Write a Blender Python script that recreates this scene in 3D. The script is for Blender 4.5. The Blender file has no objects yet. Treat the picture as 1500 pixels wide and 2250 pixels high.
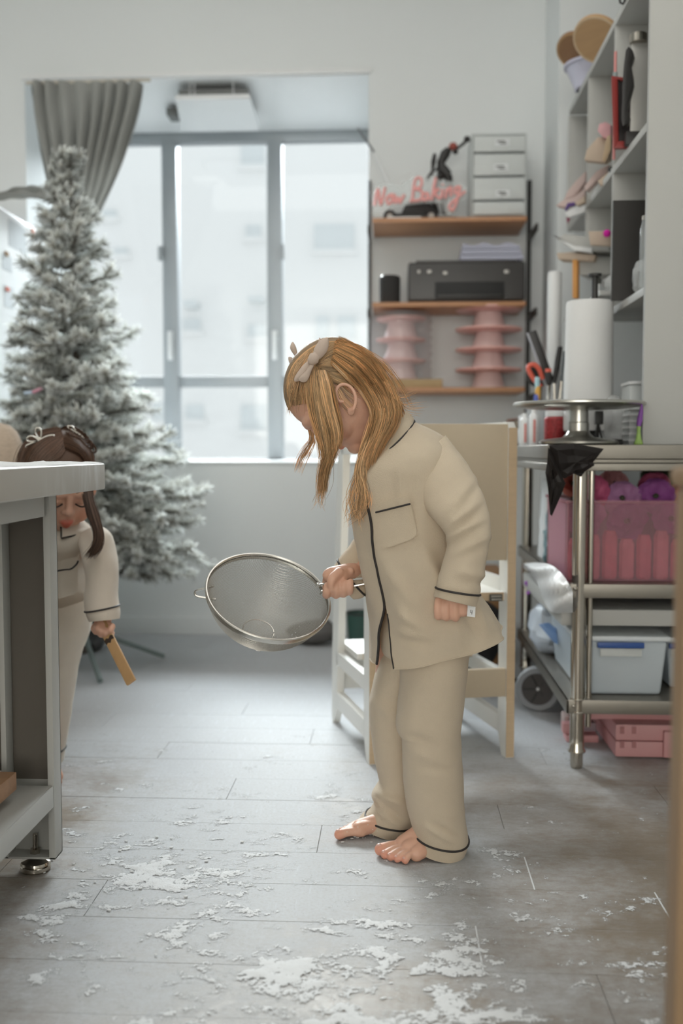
import bpy, bmesh, math, random
import numpy as np
from mathutils import Vector, Matrix, noise

SC = bpy.context.scene
COL = SC.collection
R = math.radians
random.seed(7)

# ---------------------------------------------------------------- camera, world, light, exposure
HC, FPX, PITCH, YAW = 0.78, 2187.0, R(3.53), R(3.09)
cam_d = bpy.data.cameras.new('camera')
cam = bpy.data.objects.new('camera', cam_d)
COL.objects.link(cam)
cam.location = (0, 0, HC)
cam.rotation_euler = (R(90) - PITCH, 0, YAW)
cam_d.sensor_width = 36.0
cam_d.lens = 35.0
cam_d.clip_start = 0.05
cam_d.dof.use_dof = True
cam_d.dof.focus_distance = 1.87
cam_d.dof.aperture_fstop = 2.2
SC.camera = cam

SC.view_settings.view_transform = 'Standard'
SC.view_settings.look = 'None'
SC.view_settings.exposure = 0.19
SC.view_settings.gamma = 1.0
SC.view_settings.use_curve_mapping = False
SC.cycles.use_denoising = True
SC.cycles.max_bounces = 10
SC.cycles.diffuse_bounces = 5
SC.cycles.transparent_max_bounces = 24
SC.cycles.sample_clamp_indirect = 6.0
SC.cycles.caustics_reflective = False
SC.cycles.caustics_refractive = False

world = bpy.data.worlds.new('world')
SC.world = world
world.use_nodes = True
bg = world.node_tree.nodes['Background']
bg.inputs[0].default_value = (0.93, 0.97, 1.0, 1)
bg.inputs[1].default_value = 0.95


def area_light(name, loc, target, sx, sy, watts, color):
    d = bpy.data.lights.new(name, 'AREA')
    d.shape = 'RECTANGLE'
    d.size, d.size_y, d.energy, d.color = sx, sy, watts, color
    o = bpy.data.objects.new(name, d)
    COL.objects.link(o)
    o.location = loc
    o.rotation_euler = (Vector(target) - Vector(loc)).to_track_quat('-Z', 'Y').to_euler()
    return o


# bright overcast sky over the roofs across the street, coming in through the bay window
area_light('sky_daylight', (-1.2, 10.0, 7.4), (-1.2, 0.0, 7.4), 9.0, 7.0, 8600, (0.88, 0.945, 1.0))
# sun behind thin cloud, low over the roofs, slanting in through the window
sun_d = bpy.data.lights.new('veiled_sun', 'SUN')
sun_d.energy, sun_d.angle, sun_d.color = 2.4, R(14), (1.0, 0.975, 0.94)
sun = bpy.data.objects.new('veiled_sun', sun_d)
COL.objects.link(sun)
sun.location = (-3, 12, 7)
sun.rotation_euler = Vector((math.sin(R(15)) * math.cos(R(28)), -math.cos(R(15)) * math.cos(R(28)), -math.sin(R(28)))).to_track_quat('-Z', 'Y').to_euler()
# added fill lights: a soft one behind the camera, one under the ceiling
area_light('fill_behind_camera', (-0.6, -5.92, 1.55), (-0.6, 3.0, 1.3), 3.2, 2.4, 112, (1.0, 0.955, 0.88))
area_light('ceiling_fill', (-0.5, 1.9, 2.92), (-0.5, 1.9, 0), 2.2, 2.2, 21, (1.0, 0.975, 0.94))

# ---------------------------------------------------------------- measuring: photo point + known depth -> place in the room
_F = Vector((-math.sin(YAW) * math.cos(PITCH), math.cos(YAW) * math.cos(PITCH), -math.sin(PITCH)))
_R = Vector((math.cos(YAW), math.sin(YAW), 0))
_U = _R.cross(_F)
EYE = Vector((0, 0, HC))


def ray(x, y):
    return _F + _R * ((x - 750) / FPX) + _U * ((1125 - y) / FPX)


def at(x, y, Y):
    r = ray(x, y)
    return EYE + r * (Y / r.y)


def flo(x, y, z=0.0):
    r = ray(x, y)
    return EYE + r * ((z - HC) / r.z)


# ---------------------------------------------------------------- materials
def S(r, g, b):
    f = lambda c: (c / 255 / 12.92) if c / 255 <= 0.04045 else ((c / 255 + 0.055) / 1.055) ** 2.4
    return (f(r), f(g), f(b))


MATS = {}


def mat(name, col, rough=0.6, metal=0.0, var=0.06, vscale=9.0, bump=0.0, bscale=60.0, stretch=(1, 1, 1), alpha=None,
        sheen=0.0, spec=0.5, sss=0.0, trans=0.0, attr=None, emit=0.0):
    if name in MATS:
        return MATS[name]
    m = bpy.data.materials.new(name)
    m.use_nodes = True
    nt = m.node_tree
    N, L = nt.nodes, nt.links
    b = N['Principled BSDF']
    b.inputs['Roughness'].default_value = rough
    b.inputs['Metallic'].default_value = metal
    b.inputs['Specular IOR Level'].default_value = spec
    if sheen:
        b.inputs['Sheen Weight'].default_value = sheen
    if sss:
        b.inputs['Subsurface Weight'].default_value = sss
        b.inputs['Subsurface Radius'].default_value = (0.012, 0.005, 0.003)
        b.inputs['Subsurface Scale'].default_value = 1.0
    if emit:
        b.inputs['Emission Color'].default_value = (*col, 1)
        b.inputs['Emission Strength'].default_value = emit
    tc = N.new('ShaderNodeTexCoord')
    mp = N.new('ShaderNodeMapping')
    mp.inputs['Scale'].default_value = stretch
    L.new(tc.outputs['Object'], mp.inputs['Vector'])
    nz = N.new('ShaderNodeTexNoise')
    nz.inputs['Scale'].default_value = vscale
    nz.inputs['Detail'].default_value = 5
    L.new(mp.outputs[0], nz.inputs['Vector'])
    mx = N.new('ShaderNodeMix')
    mx.data_type = 'RGBA'
    lo = [max(0, c * (1 - var)) for c in col]
    hi = [min(1, c * (1 + var)) for c in col]
    mx.inputs[6].default_value = (*lo, 1)
    mx.inputs[7].default_value = (*hi, 1)
    L.new(nz.outputs[0], mx.inputs[0])
    out = mx.outputs[2]
    if attr:
        at_ = N.new('ShaderNodeAttribute')
        at_.attribute_name = attr
        mu = N.new('ShaderNodeMix')
        mu.data_type = 'RGBA'
        mu.blend_type = 'MULTIPLY'
        mu.inputs[0].default_value = 1
        L.new(out, mu.inputs[6])
        L.new(at_.outputs['Color'], mu.inputs[7])
        out = mu.outputs[2]
    L.new(out, b.inputs['Base Color'])
    if bump:
        n2 = N.new('ShaderNodeTexNoise')
        n2.inputs['Scale'].default_value = bscale
        n2.inputs['Detail'].default_value = 3
        L.new(mp.outputs[0], n2.inputs['Vector'])
        bp = N.new('ShaderNodeBump')
        bp.inputs['Strength'].default_value = bump
        bp.inputs['Distance'].default_value = 0.002
        L.new(n2.outputs[0], bp.inputs['Height'])
        L.new(bp.outputs[0], b.inputs['Normal'])
    mo = N['Material Output']
    if trans:                       # thin cloth, petals: light comes through
        tr = N.new('ShaderNodeBsdfTranslucent')
        L.new(out, tr.inputs['Color'])
        ms = N.new('ShaderNodeMixShader')
        ms.inputs[0].default_value = trans
        L.new(b.outputs[0], ms.inputs[1])
        L.new(tr.outputs[0], ms.inputs[2])
        L.new(ms.outputs[0], mo.inputs['Surface'])
    if alpha is not None:           # clear or milky plastic: part of the light passes straight through
        tr = N.new('ShaderNodeBsdfTransparent')
        tr.inputs[0].default_value = (*[0.55 + 0.45 * c for c in col], 1)
        ms = N.new('ShaderNodeMixShader')
        ms.inputs[0].default_value = alpha
        L.new(tr.outputs[0], ms.inputs[1])
        L.new(b.outputs[0], ms.inputs[2])
        L.new(ms.outputs[0], mo.inputs['Surface'])
    MATS[name] = m
    return m


# ---------------------------------------------------------------- mesh builder
class MB:
    def __init__(s):
        s.v, s.f = [], []

    def add(s, vs, fs):
        o = len(s.v)
        s.v += [Vector(v) for v in vs]
        s.f += [tuple(i + o for i in f) for f in fs]
        return s

    def box(s, lo, hi):
        (x0, y0, z0), (x1, y1, z1) = lo, hi
        return s.add([(x0, y0, z0), (x1, y0, z0), (x1, y1, z0), (x0, y1, z0), (x0, y0, z1), (x1, y0, z1), (x1, y1, z1), (x0, y1, z1)],
                     [(0, 3, 2, 1), (4, 5, 6, 7), (0, 1, 5, 4), (1, 2, 6, 5), (2, 3, 7, 6), (3, 0, 4, 7)])

    def obox(s, c, ax, ay, az):
        c, ax, ay, az = Vector(c), Vector(ax), Vector(ay), Vector(az)
        vs = [c + ax * i + ay * j + az * k for k in (-1, 1) for (i, j) in ((-1, -1), (1, -1), (1, 1), (-1, 1))]
        return s.add(vs, [(0, 3, 2, 1), (4, 5, 6, 7), (0, 1, 5, 4), (1, 2, 6, 5), (2, 3, 7, 6), (3, 0, 4, 7)])

    def hexa(s, vs):                                    # eight corners: bottom four then top four
        return s.add(vs, [(0, 3, 2, 1), (4, 5, 6, 7), (0, 1, 5, 4), (1, 2, 6, 5), (2, 3, 7, 6), (3, 0, 4, 7)])

    def loft(s, rings, cap=True, closed=True):
        n = len(rings[0])
        vs = [p for r in rings for p in r]
        fs = []
        m = n if closed else n - 1
        for i in range(len(rings) - 1):
            for j in range(m):
                a, b = i * n + j, i * n + (j + 1) % n
                fs.append((a, b, b + n, a + n))
        if cap:
            fs.append(tuple(reversed(range(n))))
            fs.append(tuple(range((len(rings) - 1) * n, len(rings) * n)))
        return s.add(vs, fs)

    def tube(s, pts, r, n=8, cap=True, closed=False):
        pts = [Vector(p) for p in pts]
        k = len(pts)
        rs = r if isinstance(r, (list, tuple)) else [r] * k
        rings, up = [], None
        for i, p in enumerate(pts):
            a = pts[i - 1] if (i > 0 or closed) else p
            b = pts[(i + 1) % k] if (i < k - 1 or closed) else p
            t = (b - a).normalized() if (b - a).length > 1e-9 else Vector((0, 0, 1))
            if up is None:
                up = t.orthogonal().normalized()
            u = up - t * up.dot(t)
            u = u.normalized() if u.length > 1e-6 else t.orthogonal().normalized()
            up = u
            w = t.cross(u)
            rings.append([p + (u * math.cos(2 * math.pi * j / n) + w * math.sin(2 * math.pi * j / n)) * rs[i] for j in range(n)])
        if closed:
            rings.append(rings[0])
        return s.loft(rings, cap=cap and not closed)

    def lathe(s, prof, c=(0, 0, 0), n=24, ax=(0, 0, 1), cap=True):
        c, z = Vector(c), Vector(ax).normalized()
        x = z.orthogonal().normalized()
        y = z.cross(x)
        rings = [[c + z * h + (x * math.cos(2 * math.pi * j / n) + y * math.sin(2 * math.pi * j / n)) * max(r, 1e-5) for j in range(n)] for (r, h) in prof]
        return s.loft(rings, cap=cap)

    def ball(s, c, r, n=12, m=8, ax=None):
        c = Vector(c)
        rx, ry, rz = (r, r, r) if not isinstance(r, (tuple, list)) else r
        X, Yv, Z = ax if ax else (Vector((1, 0, 0)), Vector((0, 1, 0)), Vector((0, 0, 1)))
        rings = []
        for i in range(m + 1):
            t = -math.pi / 2 + math.pi * i / m
            k = max(math.cos(t), 1e-3)
            rings.append([c + X * (rx * k * math.cos(2 * math.pi * j / n)) + Yv * (ry * k * math.sin(2 * math.pi * j / n)) + Z * (rz * math.sin(t)) for j in range(n)])
        return s.loft(rings)

    def prism(s, poly, o, u, v, d):                     # polygon in the plane (o,u,v), pushed along d
        o, u, v, d = Vector(o), Vector(u), Vector(v), Vector(d)
        a = [o + u * x + v * y for x, y in poly]
        return s.loft([a, [p + d for p in a]])

    def grid(s, P, nu, nv):
        return s.add([P[i][j] for i in range(nu) for j in range(nv)],
                     [(i * nv + j, i * nv + j + 1, (i + 1) * nv + j + 1, (i + 1) * nv + j) for i in range(nu - 1) for j in range(nv - 1)])

    def mesh(s, name, material, off=Vector((0, 0, 0)), bevel=0.0, smooth=35, segs=2):
        me = bpy.data.meshes.new(name)
        me.from_pydata([tuple(p - off) for p in s.v], [], s.f)
        bm = bmesh.new()
        bm.from_mesh(me)
        bmesh.ops.recalc_face_normals(bm, faces=bm.faces)
        if bevel:
            ed = [e for e in bm.edges if len(e.link_faces) == 2 and e.calc_face_angle(0) > 0.6]
            bmesh.ops.bevel(bm, geom=ed, offset=bevel, segments=segs, affect='EDGES', profile=0.6, clamp_overlap=True)
        bm.to_mesh(me)
        bm.free()
        if smooth:
            me.polygons.foreach_set('use_smooth', [True] * len(me.polygons))
            me.set_sharp_from_angle(angle=R(smooth))
        if material:
            me.materials.append(material)
        return me

    def build(s, name, material, parent=None, bevel=0.0, smooth=35, segs=2, kind=None, label=None):
        off = Vector(ORG.get(parent.name, (0, 0, 0))) if parent else Vector((0, 0, 0))
        if parent is None and s.v:                      # a thing that is one mesh gets its origin at its base
            xs = [p.x for p in s.v]; ys = [p.y for p in s.v]; zs = [p.z for p in s.v]
            off = Vector(((min(xs) + max(xs)) / 2, (min(ys) + max(ys)) / 2, min(zs)))
        o = bpy.data.objects.new(name, s.mesh(name, material, off, bevel, smooth, segs))
        COL.objects.link(o)
        if parent:
            o.parent = parent
            ORG[o.name] = tuple(off)
        else:
            o.location = off
            ORG[o.name] = tuple(off)
        if kind:
            o['kind'] = kind
        if label:
            o['label'] = label
        return o


ORG = {}


def tag(o, label=None, cat=None, group=None, kind=None):
    if label: o['label'] = label
    if cat: o['category'] = cat
    if group: o['group'] = group
    if kind: o['kind'] = kind
    return o


def thing(name, loc, label, cat, group=None):
    o = bpy.data.objects.new(name, None)
    o.empty_display_size = 0.05
    COL.objects.link(o)
    o.location = loc
    ORG[o.name] = tuple(loc)
    return tag(o, label, cat, group)


def structure(name, loc=(0, 0, 0)):
    o = bpy.data.objects.new(name, None)
    o.empty_display_size = 0.05
    COL.objects.link(o)
    o.location = loc
    ORG[o.name] = tuple(loc)
    o['kind'] = 'structure'
    return o


def copy_tree(o, parent=None):
    c = o.copy()
    COL.objects.link(c)
    if parent:
        c.parent = parent
    for ch in [k for k in bpy.data.objects if k.parent == o]:
        copy_tree(ch, c)
    return c


def pb(mb, x0, y0, x1, y1, Y0, Y1):                      # box whose front face fills a photo rectangle at depth Y0
    a, b = at(x0, y1, Y0), at(x1, y0, Y0)
    return mb.box((a.x, Y0, a.z), (b.x, Y1, b.z))


def cr(pts, n):                                          # Catmull-Rom through points (tuples of any length), n samples per span
    P = [np.array(p, float) for p in pts]
    P = [2 * P[0] - P[1]] + P + [2 * P[-1] - P[-2]]
    out = []
    for i in range(1, len(P) - 2):
        for k in range(n):
            t = k / n
            a, b, c, d = P[i - 1], P[i], P[i + 1], P[i + 2]
            out.append(0.5 * (2 * b + (c - a) * t + (2 * a - 5 * b + 4 * c - d) * t * t + (3 * b - a - 3 * c + d) * t ** 3))
    out.append(P[-2])
    return out


def fb(p, s=1.0, o=4):
    return noise.fractal(Vector(p) * s, 0.7, 2.1, o, noise_basis='PERLIN_ORIGINAL')

# ================================================================ THE SETTING
XL, XR, YB, YF, ZC, YBW = -2.4, 1.02, -6.0, 4.16, 3.0, 4.98
M_WALL = mat('wall_paint', (0.795, 0.82, 0.82), 0.7, var=0.02, vscale=2, bump=0.05, bscale=120)
M_SHELFW = mat('white_laminate', (0.50, 0.50, 0.475), 0.5, var=0.02)
M_WHITE = mat('white_plastic', (0.82, 0.83, 0.83), 0.4, var=0.02)

# floor planks with a dusting of flour
def floor_material():
    m = bpy.data.materials.new('floury_vinyl_plank')
    m.use_nodes = True
    nt = m.node_tree
    N, L = nt.nodes, nt.links
    b = N['Principled BSDF']
    geo = N.new('ShaderNodeNewGeometry')

    def noi(scale, sx=1, sy=1, det=6, rough=0.6):
        mp = N.new('ShaderNodeMapping')
        mp.inputs['Scale'].default_value = (sx, sy, 1)
        L.new(geo.outputs['Position'], mp.inputs[0])
        n = N.new('ShaderNodeTexNoise')
        n.inputs['Scale'].default_value = scale
        n.inputs['Detail'].default_value = det
        n.inputs['Roughness'].default_value = rough
        L.new(mp.outputs[0], n.inputs['Vector'])
        return n.outputs[0]

    def math_(op, a, bb=None, clamp=False):
        n = N.new('ShaderNodeMath')
        n.operation = op
        n.use_clamp = clamp
        for i, x in enumerate((a, bb)):
            if x is None: continue
            if isinstance(x, (int, float)): n.inputs[i].default_value = x
            else: L.new(x, n.inputs[i])
        return n.outputs[0]

    def rng(x, a, bb, c=0.0, d=1.0):
        n = N.new('ShaderNodeMapRange')
        n.interpolation_type = 'SMOOTHSTEP'
        for i, vv in enumerate((a, bb, c, d)): n.inputs[i + 1].default_value = vv
        L.new(x, n.inputs[0])
        return n.outputs[0]
    sep = N.new('ShaderNodeSeparateXYZ')
    L.new(geo.outputs['Position'], sep.inputs[0])
    X, Yv = sep.outputs[0], sep.outputs[1]
    # wood print: streaks along each plank
    g = noi(6, 1.2, 14, 7, 0.65)
    g2 = noi(2.2, 1, 3)
    wood = N.new('ShaderNodeMix'); wood.data_type = 'RGBA'
    wood.inputs[6].default_value = (0.17, 0.135, 0.10, 1)
    wood.inputs[7].default_value = (0.31, 0.26, 0.205, 1)
    L.new(math_('ADD', math_('MULTIPLY', g, 0.6), math_('MULTIPLY', g2, 0.4)), wood.inputs[0])
    # flour: where the child has been sifting it lies nearly everywhere, thinner towards the right and under the tables
    region = math_('MULTIPLY', rng(X, 0.62, -0.38), rng(Yv, 1.0, 1.9, 0.30, 1.0))
    region = math_('MULTIPLY', region, rng(X, -0.74, -0.46))
    far = math_('MULTIPLY', rng(Yv, 2.0, 2.9), rng(X, 0.9, 0.35))
    region = math_('MAXIMUM', region, math_('MULTIPLY', far, 1.25))  # flour cover raised here also to brighten the dim far floor
    big = noi(3.1, 1, 1.3, 8, 0.62)
    mid = noi(11, 1, 1.3, 8, 0.7)
    thr = math_('ADD', math_('MULTIPLY', region, 0.36), math_('ADD', math_('MULTIPLY', big, 0.65), math_('MULTIPLY', mid, 0.35)))
    dust = rng(math_('ADD', thr, math_('MULTIPLY', math_('SUBTRACT', noi(48, 1, 1.4, 5, 0.7), 0.5), 0.30)), 0.40, 0.84)
    fine = noi(160, 1, 1, 3)
    dust = math_('MULTIPLY', dust, rng(fine, 0.15, 0.6, 0.7, 1.0), True)
    # scratches across the planks where the flour was swept
    scr = noi(26, 5, 0.5, 4, 0.7)
    dust = math_('ADD', math_('MULTIPLY', dust, 0.86), math_('MULTIPLY', rng(scr, 0.55, 0.7), math_('MULTIPLY', region, 0.14)), True)
    mix = N.new('ShaderNodeMix'); mix.data_type = 'RGBA'
    L.new(dust, mix.inputs[0])
    L.new(wood.outputs[2], mix.inputs[6])
    mix.inputs[7].default_value = (0.55, 0.575, 0.60, 1)
    L.new(mix.outputs[2], b.inputs['Base Color'])
    L.new(rng(dust, 0, 1, 0.38, 0.85), b.inputs['Roughness'])
    b.inputs['Specular IOR Level'].default_value = 0.4
    bp = N.new('ShaderNodeBump')
    bp.inputs['Strength'].default_value = 0.35
    bp.inputs['Distance'].default_value = 0.0025
    L.new(math_('ADD', math_('MULTIPLY', noi(34, 1, 1.3, 6, 0.7), 1.2), math_('MULTIPLY', dust, 0.6)), bp.inputs['Height'])
    L.new(bp.outputs[0], b.inputs['Normal'])
    return m


M_FLOOR = floor_material()
floor = MB().box((XL, YB, -0.06), (XR, YF, -0.0025)).build('floor', mat('joint_dark', (0.42, 0.40, 0.375), 0.8), smooth=0)
floor['kind'] = 'structure'
PW = 0.1425
row0 = 1.458 - 7 * PW
joint_x = {7: 0.134, 8: 0.46, 9: 0.25}
PLEN = 0.98
plank_me = MB().box((0.0006, 0.0004, -0.0024), (PLEN - 0.0006, PW - 0.0004, 0.0)).mesh('plank', M_FLOOR, bevel=0.0004, segs=1, smooth=0)
for r_ in range(0, 26):
    y0 = row0 + r_ * PW
    if y0 + PW > YF + 0.03: break
    j = joint_x.get(r_, (r_ * 0.377) % PLEN)
    x = j - PLEN * math.ceil((j - XL) / PLEN)
    while x < XR:
        if x + PLEN > -1.75:
            o = bpy.data.objects.new('plank', plank_me)
            COL.objects.link(o)
            o.parent = floor
            o.location = Vector((x, y0, random.uniform(-0.0004, 0.0002))) - Vector(ORG['floor'])
        x += PLEN

# flour lying in drifts and flakes on the boards
M_FLOUR = mat('flour', (0.76, 0.765, 0.765), 0.95, var=0.04, vscale=60, bump=0.5, bscale=400, spec=0.1)
def flour_field():
    x0, x1, y0, y1, st = -0.95, 0.78, 1.2, 2.7, 0.0050
    nx, ny = int((x1 - x0) / st), int((y1 - y0) / st)
    H = np.zeros((nx, ny))
    spots = [(-0.47, 1.72, 0.16, 0.5), (-0.42, 1.80, 0.15, 0.4), (0.10, 1.68, 0.16, 0.42), (0.03, 1.56, 0.13, 0.35), (-0.20, 1.40, 0.26, 0.38), (-0.08, 1.30, 0.2, 0.4),
             (0.42, 1.55, 0.12, 0.30), (0.30, 1.38, 0.14, 0.30), (0.36, 2.02, 0.2, 0.20), (-0.35, 2.15, 0.3, 0.15), (0.45, 1.34, 0.12, 0.2), (0.14, 1.45, 0.10, 0.28)]
    for i in range(nx):
        x = x0 + i * st
        for j in range(ny):
            y = y0 + j * st
            g = -0.34 - 0.10 * max(0, (x - 0.05) / 0.4) - 0.25 * max(0, (y - 2.2))
            for (sx, sy, sr, a) in spots:
                d2 = ((x - sx) ** 2 + (y - sy) ** 2) / (sr * sr)
                if d2 < 6: g += 0.62 * a * math.exp(-d2)
            if g < -0.75:
                H[i, j] = -1
                continue
            H[i, j] = g + 0.42 * noise.fractal(Vector((x * 6, y * 8, 3.1)), 0.7, 2.1, 6) + 0.46 * noise.fractal(Vector((x * 24, y * 34, 8.2)), 0.9, 2.1, 5) + 0.22 * noise.noise(Vector((x * 95, y * 95, 0)))
    Z = np.clip(H * 0.0048, 0.0, 0.003) + 0.0004
    keep = H > -0.24
    idx = -np.ones((nx, ny), int)
    vs, fs, cov = [], [], []
    for i in range(nx - 1):
        for j in range(ny - 1):
            if keep[i:i + 2, j:j + 2].any():
                q = []
                for (a, b) in ((i, j), (i + 1, j), (i + 1, j + 1), (i, j + 1)):
                    if idx[a, b] < 0:
                        idx[a, b] = len(vs)
                        vs.append((x0 + a * st, y0 + b * st, Z[a, b]))
                        cov.append(float(np.clip(0.30 + H[a, b] * 1.35, 0, 1)))
                    q.append(idx[a, b])
                fs.append(tuple(q))
    mb = MB()
    mb.v = [Vector(v) for v in vs]
    mb.f = fs
    mb.cov = cov
    # flour packed in the short joints between plank ends
    for (jx, r_) in ((0.134, 7), (0.46, 8), (0.25, 9)):
        y = row0 + r_ * PW
        mb.box((jx - 0.0013, y, -0.004), (jx + 0.0013, y + PW, 0.0006))
    return mb


ff = flour_field()
def flour_powder():
    # grains lie thinner towards the rim of each drift: the boards show between them
    m = mat('flour_powder', (0.70, 0.71, 0.715), 0.95, var=0.05, vscale=60, bump=0.5, bscale=300, spec=0.1)
    N, L = m.node_tree.nodes, m.node_tree.links
    b = N['Principled BSDF']
    a = N.new('ShaderNodeAttribute'); a.attribute_name = 'cover'
    g = N.new('ShaderNodeNewGeometry')
    n = N.new('ShaderNodeTexNoise'); n.inputs['Scale'].default_value = 150; n.inputs['Detail'].default_value = 4; n.inputs['Roughness'].default_value = 0.75
    L.new(g.outputs['Position'], n.inputs['Vector'])
    su = N.new('ShaderNodeMath'); su.operation = 'SUBTRACT'
    mr = N.new('ShaderNodeMapRange'); mr.inputs[1].default_value = 0.25; mr.inputs[2].default_value = 0.72; mr.inputs[3].default_value = 0.0; mr.inputs[4].default_value = 0.85
    L.new(n.outputs[0], mr.inputs[0])
    L.new(a.outputs['Fac'], su.inputs[0]); L.new(mr.outputs[0], su.inputs[1])
    m2 = N.new('ShaderNodeMapRange'); m2.inputs[1].default_value = -0.12; m2.inputs[2].default_value = 0.12
    L.new(su.outputs[0], m2.inputs[0])
    t = N.new('ShaderNodeBsdfTransparent'); ms = N.new('ShaderNodeMixShader')
    L.new(m2.outputs[0], ms.inputs[0]); L.new(t.outputs[0], ms.inputs[1]); L.new(b.outputs[0], ms.inputs[2])
    L.new(ms.outputs[0], N['Material Output'].inputs[0])
    return m


fl = ff.build('flour', flour_powder(), smooth=80, kind='stuff')
at_ = fl.data.attributes.new('cover', 'FLOAT', 'POINT')
at_.data.foreach_set('value', ff.cov + [1.0] * (len(fl.data.vertices) - len(ff.cov)))
tag(fl, 'white flour spilled in drifts and flakes over the plank floor', 'flour')
# crumbs of flour: small lumps and the dust falling round the far foot
mb = MB()
rs = random.Random(3)
for k in range(240):
    if k < 40:
        p = flo(rs.gauss(300, 130), rs.gauss(1900, 60), 0.002)
    elif k < 240:
        p = flo(rs.gauss(800, 50), rs.gauss(1830, 12), 0.002)
        p.z += abs(rs.gauss(0, 0.03))
    else:
        p = flo(rs.uniform(900, 1250), rs.uniform(1880, 2100), 0.002)
    r_ = rs.uniform(0.0008, 0.0026) if p.z < 0.004 else 0.0007
    mb.ball(p, (r_ * 1.9, r_ * 1.3, r_ * 0.6), 5, 3)
tag(mb.build('flour_crumbs', M_FLOUR, kind='stuff'), 'small lumps of flour scattered on the floor near the feet', 'flour')

# walls, ceiling (the window bay is a deep opening in the back wall)
wx0, wx1, wz0, wz1 = at(62, 600, YF).x, at(809, 600, YF).x, at(500, 1017, YF).z, at(500, 168, YF).z
wb = MB()
wb.box((XL - 0.1, YF, -0.06), (wx0, YBW, ZC)).box((wx1, YF, -0.06), (XR + 0.1, YBW, ZC))
wb.box((wx0, YF, -0.06), (wx1, YBW, wz0)).box((wx0, YF, wz1), (wx1, YBW, ZC))
o = wb.build('wall_back', M_WALL, smooth=0); o['kind'] = 'structure'
ob = MB().box((XL - 0.1, YBW, -0.06), (wx0 - 0.01, YBW + 0.02, ZC)).box((wx1 + 0.01, YBW, -0.06), (XR + 0.1, YBW + 0.02, ZC)).box((wx0 - 0.01, YBW, -0.06), (wx1 + 0.01, YBW + 0.02, wz0 - 0.01))
o = ob.build('outer_bounce_blocker', mat('bounce_blocker_dark', (0.07, 0.07, 0.07), 0.9), smooth=0); o['kind'] = 'structure'  # added unseen dark skin, keeps bounced light off the facade opposite
o = MB().box((XL - 0.1, YB, -0.06), (XL, YF, ZC)).build('wall_left', M_WALL, smooth=0); o['kind'] = 'structure'
XW = at(1192, 600, YF).x                                                 # the last stretch of the right wall stands forward of the shelf niche
o = MB().box((XR, YB, -0.06), (XR + 0.1, YF, ZC)).box((XW, (ray(1225, 400) * (XW / ray(1225, 400).x)).y, 0), (XR, YF, ZC)).build('wall_right', M_WALL, smooth=0); o['kind'] = 'structure'
o = MB().box((XL - 0.1, YB - 0.1, -0.06), (XR + 0.1, YB, ZC)).build('wall_front', M_WALL, smooth=0); o['kind'] = 'structure'
o = MB().box((XL - 0.1, YB - 0.1, ZC), (XR + 0.1, YBW, ZC + 0.1)).build('ceiling', M_WALL, smooth=0); o['kind'] = 'structure'
M_BAY_LIFT = mat('bay_lift_white', (0.92, 0.93, 0.93), 0.35, var=0.01)  # whiter than the walls: linings added to brighten the bay
o = MB().box((wx0, YF + 0.002, wz1 - 0.004), (wx1, YBW - 0.13, wz1)).build('trim_reflector_head', M_BAY_LIFT, smooth=0); o['kind'] = 'structure'
o = MB().box((wx0, YF - 0.012, wz0), (wx1, YBW - 0.13, wz0 + 0.006)).build('trim_reflector_sill', M_BAY_LIFT, bevel=0.002); o['kind'] = 'structure'
o = MB().box((wx0 - 0.012, YF - 0.012, wz1), (wx1 + 0.012, YF + 0.02, wz1 + 0.022)).build('trim_1', M_WHITE, bevel=0.004); o['kind'] = 'structure'
o = MB().box((XL, YF - 0.014, 0), (XW, YF - 0.001, 0.075)).build('baseboard_back', M_WALL, bevel=0.003); o['kind'] = 'structure'

# window at the back of the bay
YG = 4.86
M_ALU = mat('grey_aluminium', (0.36, 0.385, 0.40), 0.45, 0.3, var=0.03)
win = structure('window_1', (0.5 * (wx0 + wx1), YG, wz0))
m1, m2 = at(375, 640, YG).x, at(604, 640, YG).x
zt, ztop = at(500, 838, YG).z, wz1 - 0.002
fr = MB()
fr.box((wx0, YG, wz0), (wx0 + 0.05, YG + 0.06, wz1)).box((wx1 - 0.022, YG, wz0), (wx1, YG + 0.06, wz1))
fr.box((wx0, YG, wz1 - 0.05), (wx1, YG + 0.06, wz1)).box((wx0, YG, wz0), (wx1, YG + 0.06, wz0 + 0.012))
fr.build('window_frame', M_ALU, win, bevel=0.003)
for mx_ in (m1, m2):
    MB().box((mx_ - 0.037, YG - 0.012, wz0 + 0.012), (mx_ + 0.037, YG + 0.06, wz1 - 0.05)).build('mullion', M_ALU, win, bevel=0.004)
    MB().box((mx_ - 0.035 if mx_ == m1 else mx_ + 0.03, YG - 0.03, 1.70), (mx_ - 0.055 if mx_ == m1 else mx_ + 0.05, YG - 0.005, 1.77)).build('hinge', M_ALU, win, bevel=0.003)
    hb = MB().box((mx_ - 0.012, YG - 0.035, 1.22), (mx_ + 0.012, YG - 0.01, 1.36))
    hb.box((mx_ - 0.008, YG - 0.05, 1.24), (mx_ + 0.008, YG - 0.03, 1.34)).build('window_handle', M_WHITE, win, bevel=0.004)
spans = [(wx0 + 0.05, m1 - 0.037), (m1 + 0.037, m2 - 0.037), (m2 + 0.037, wx1 - 0.022)]
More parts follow.
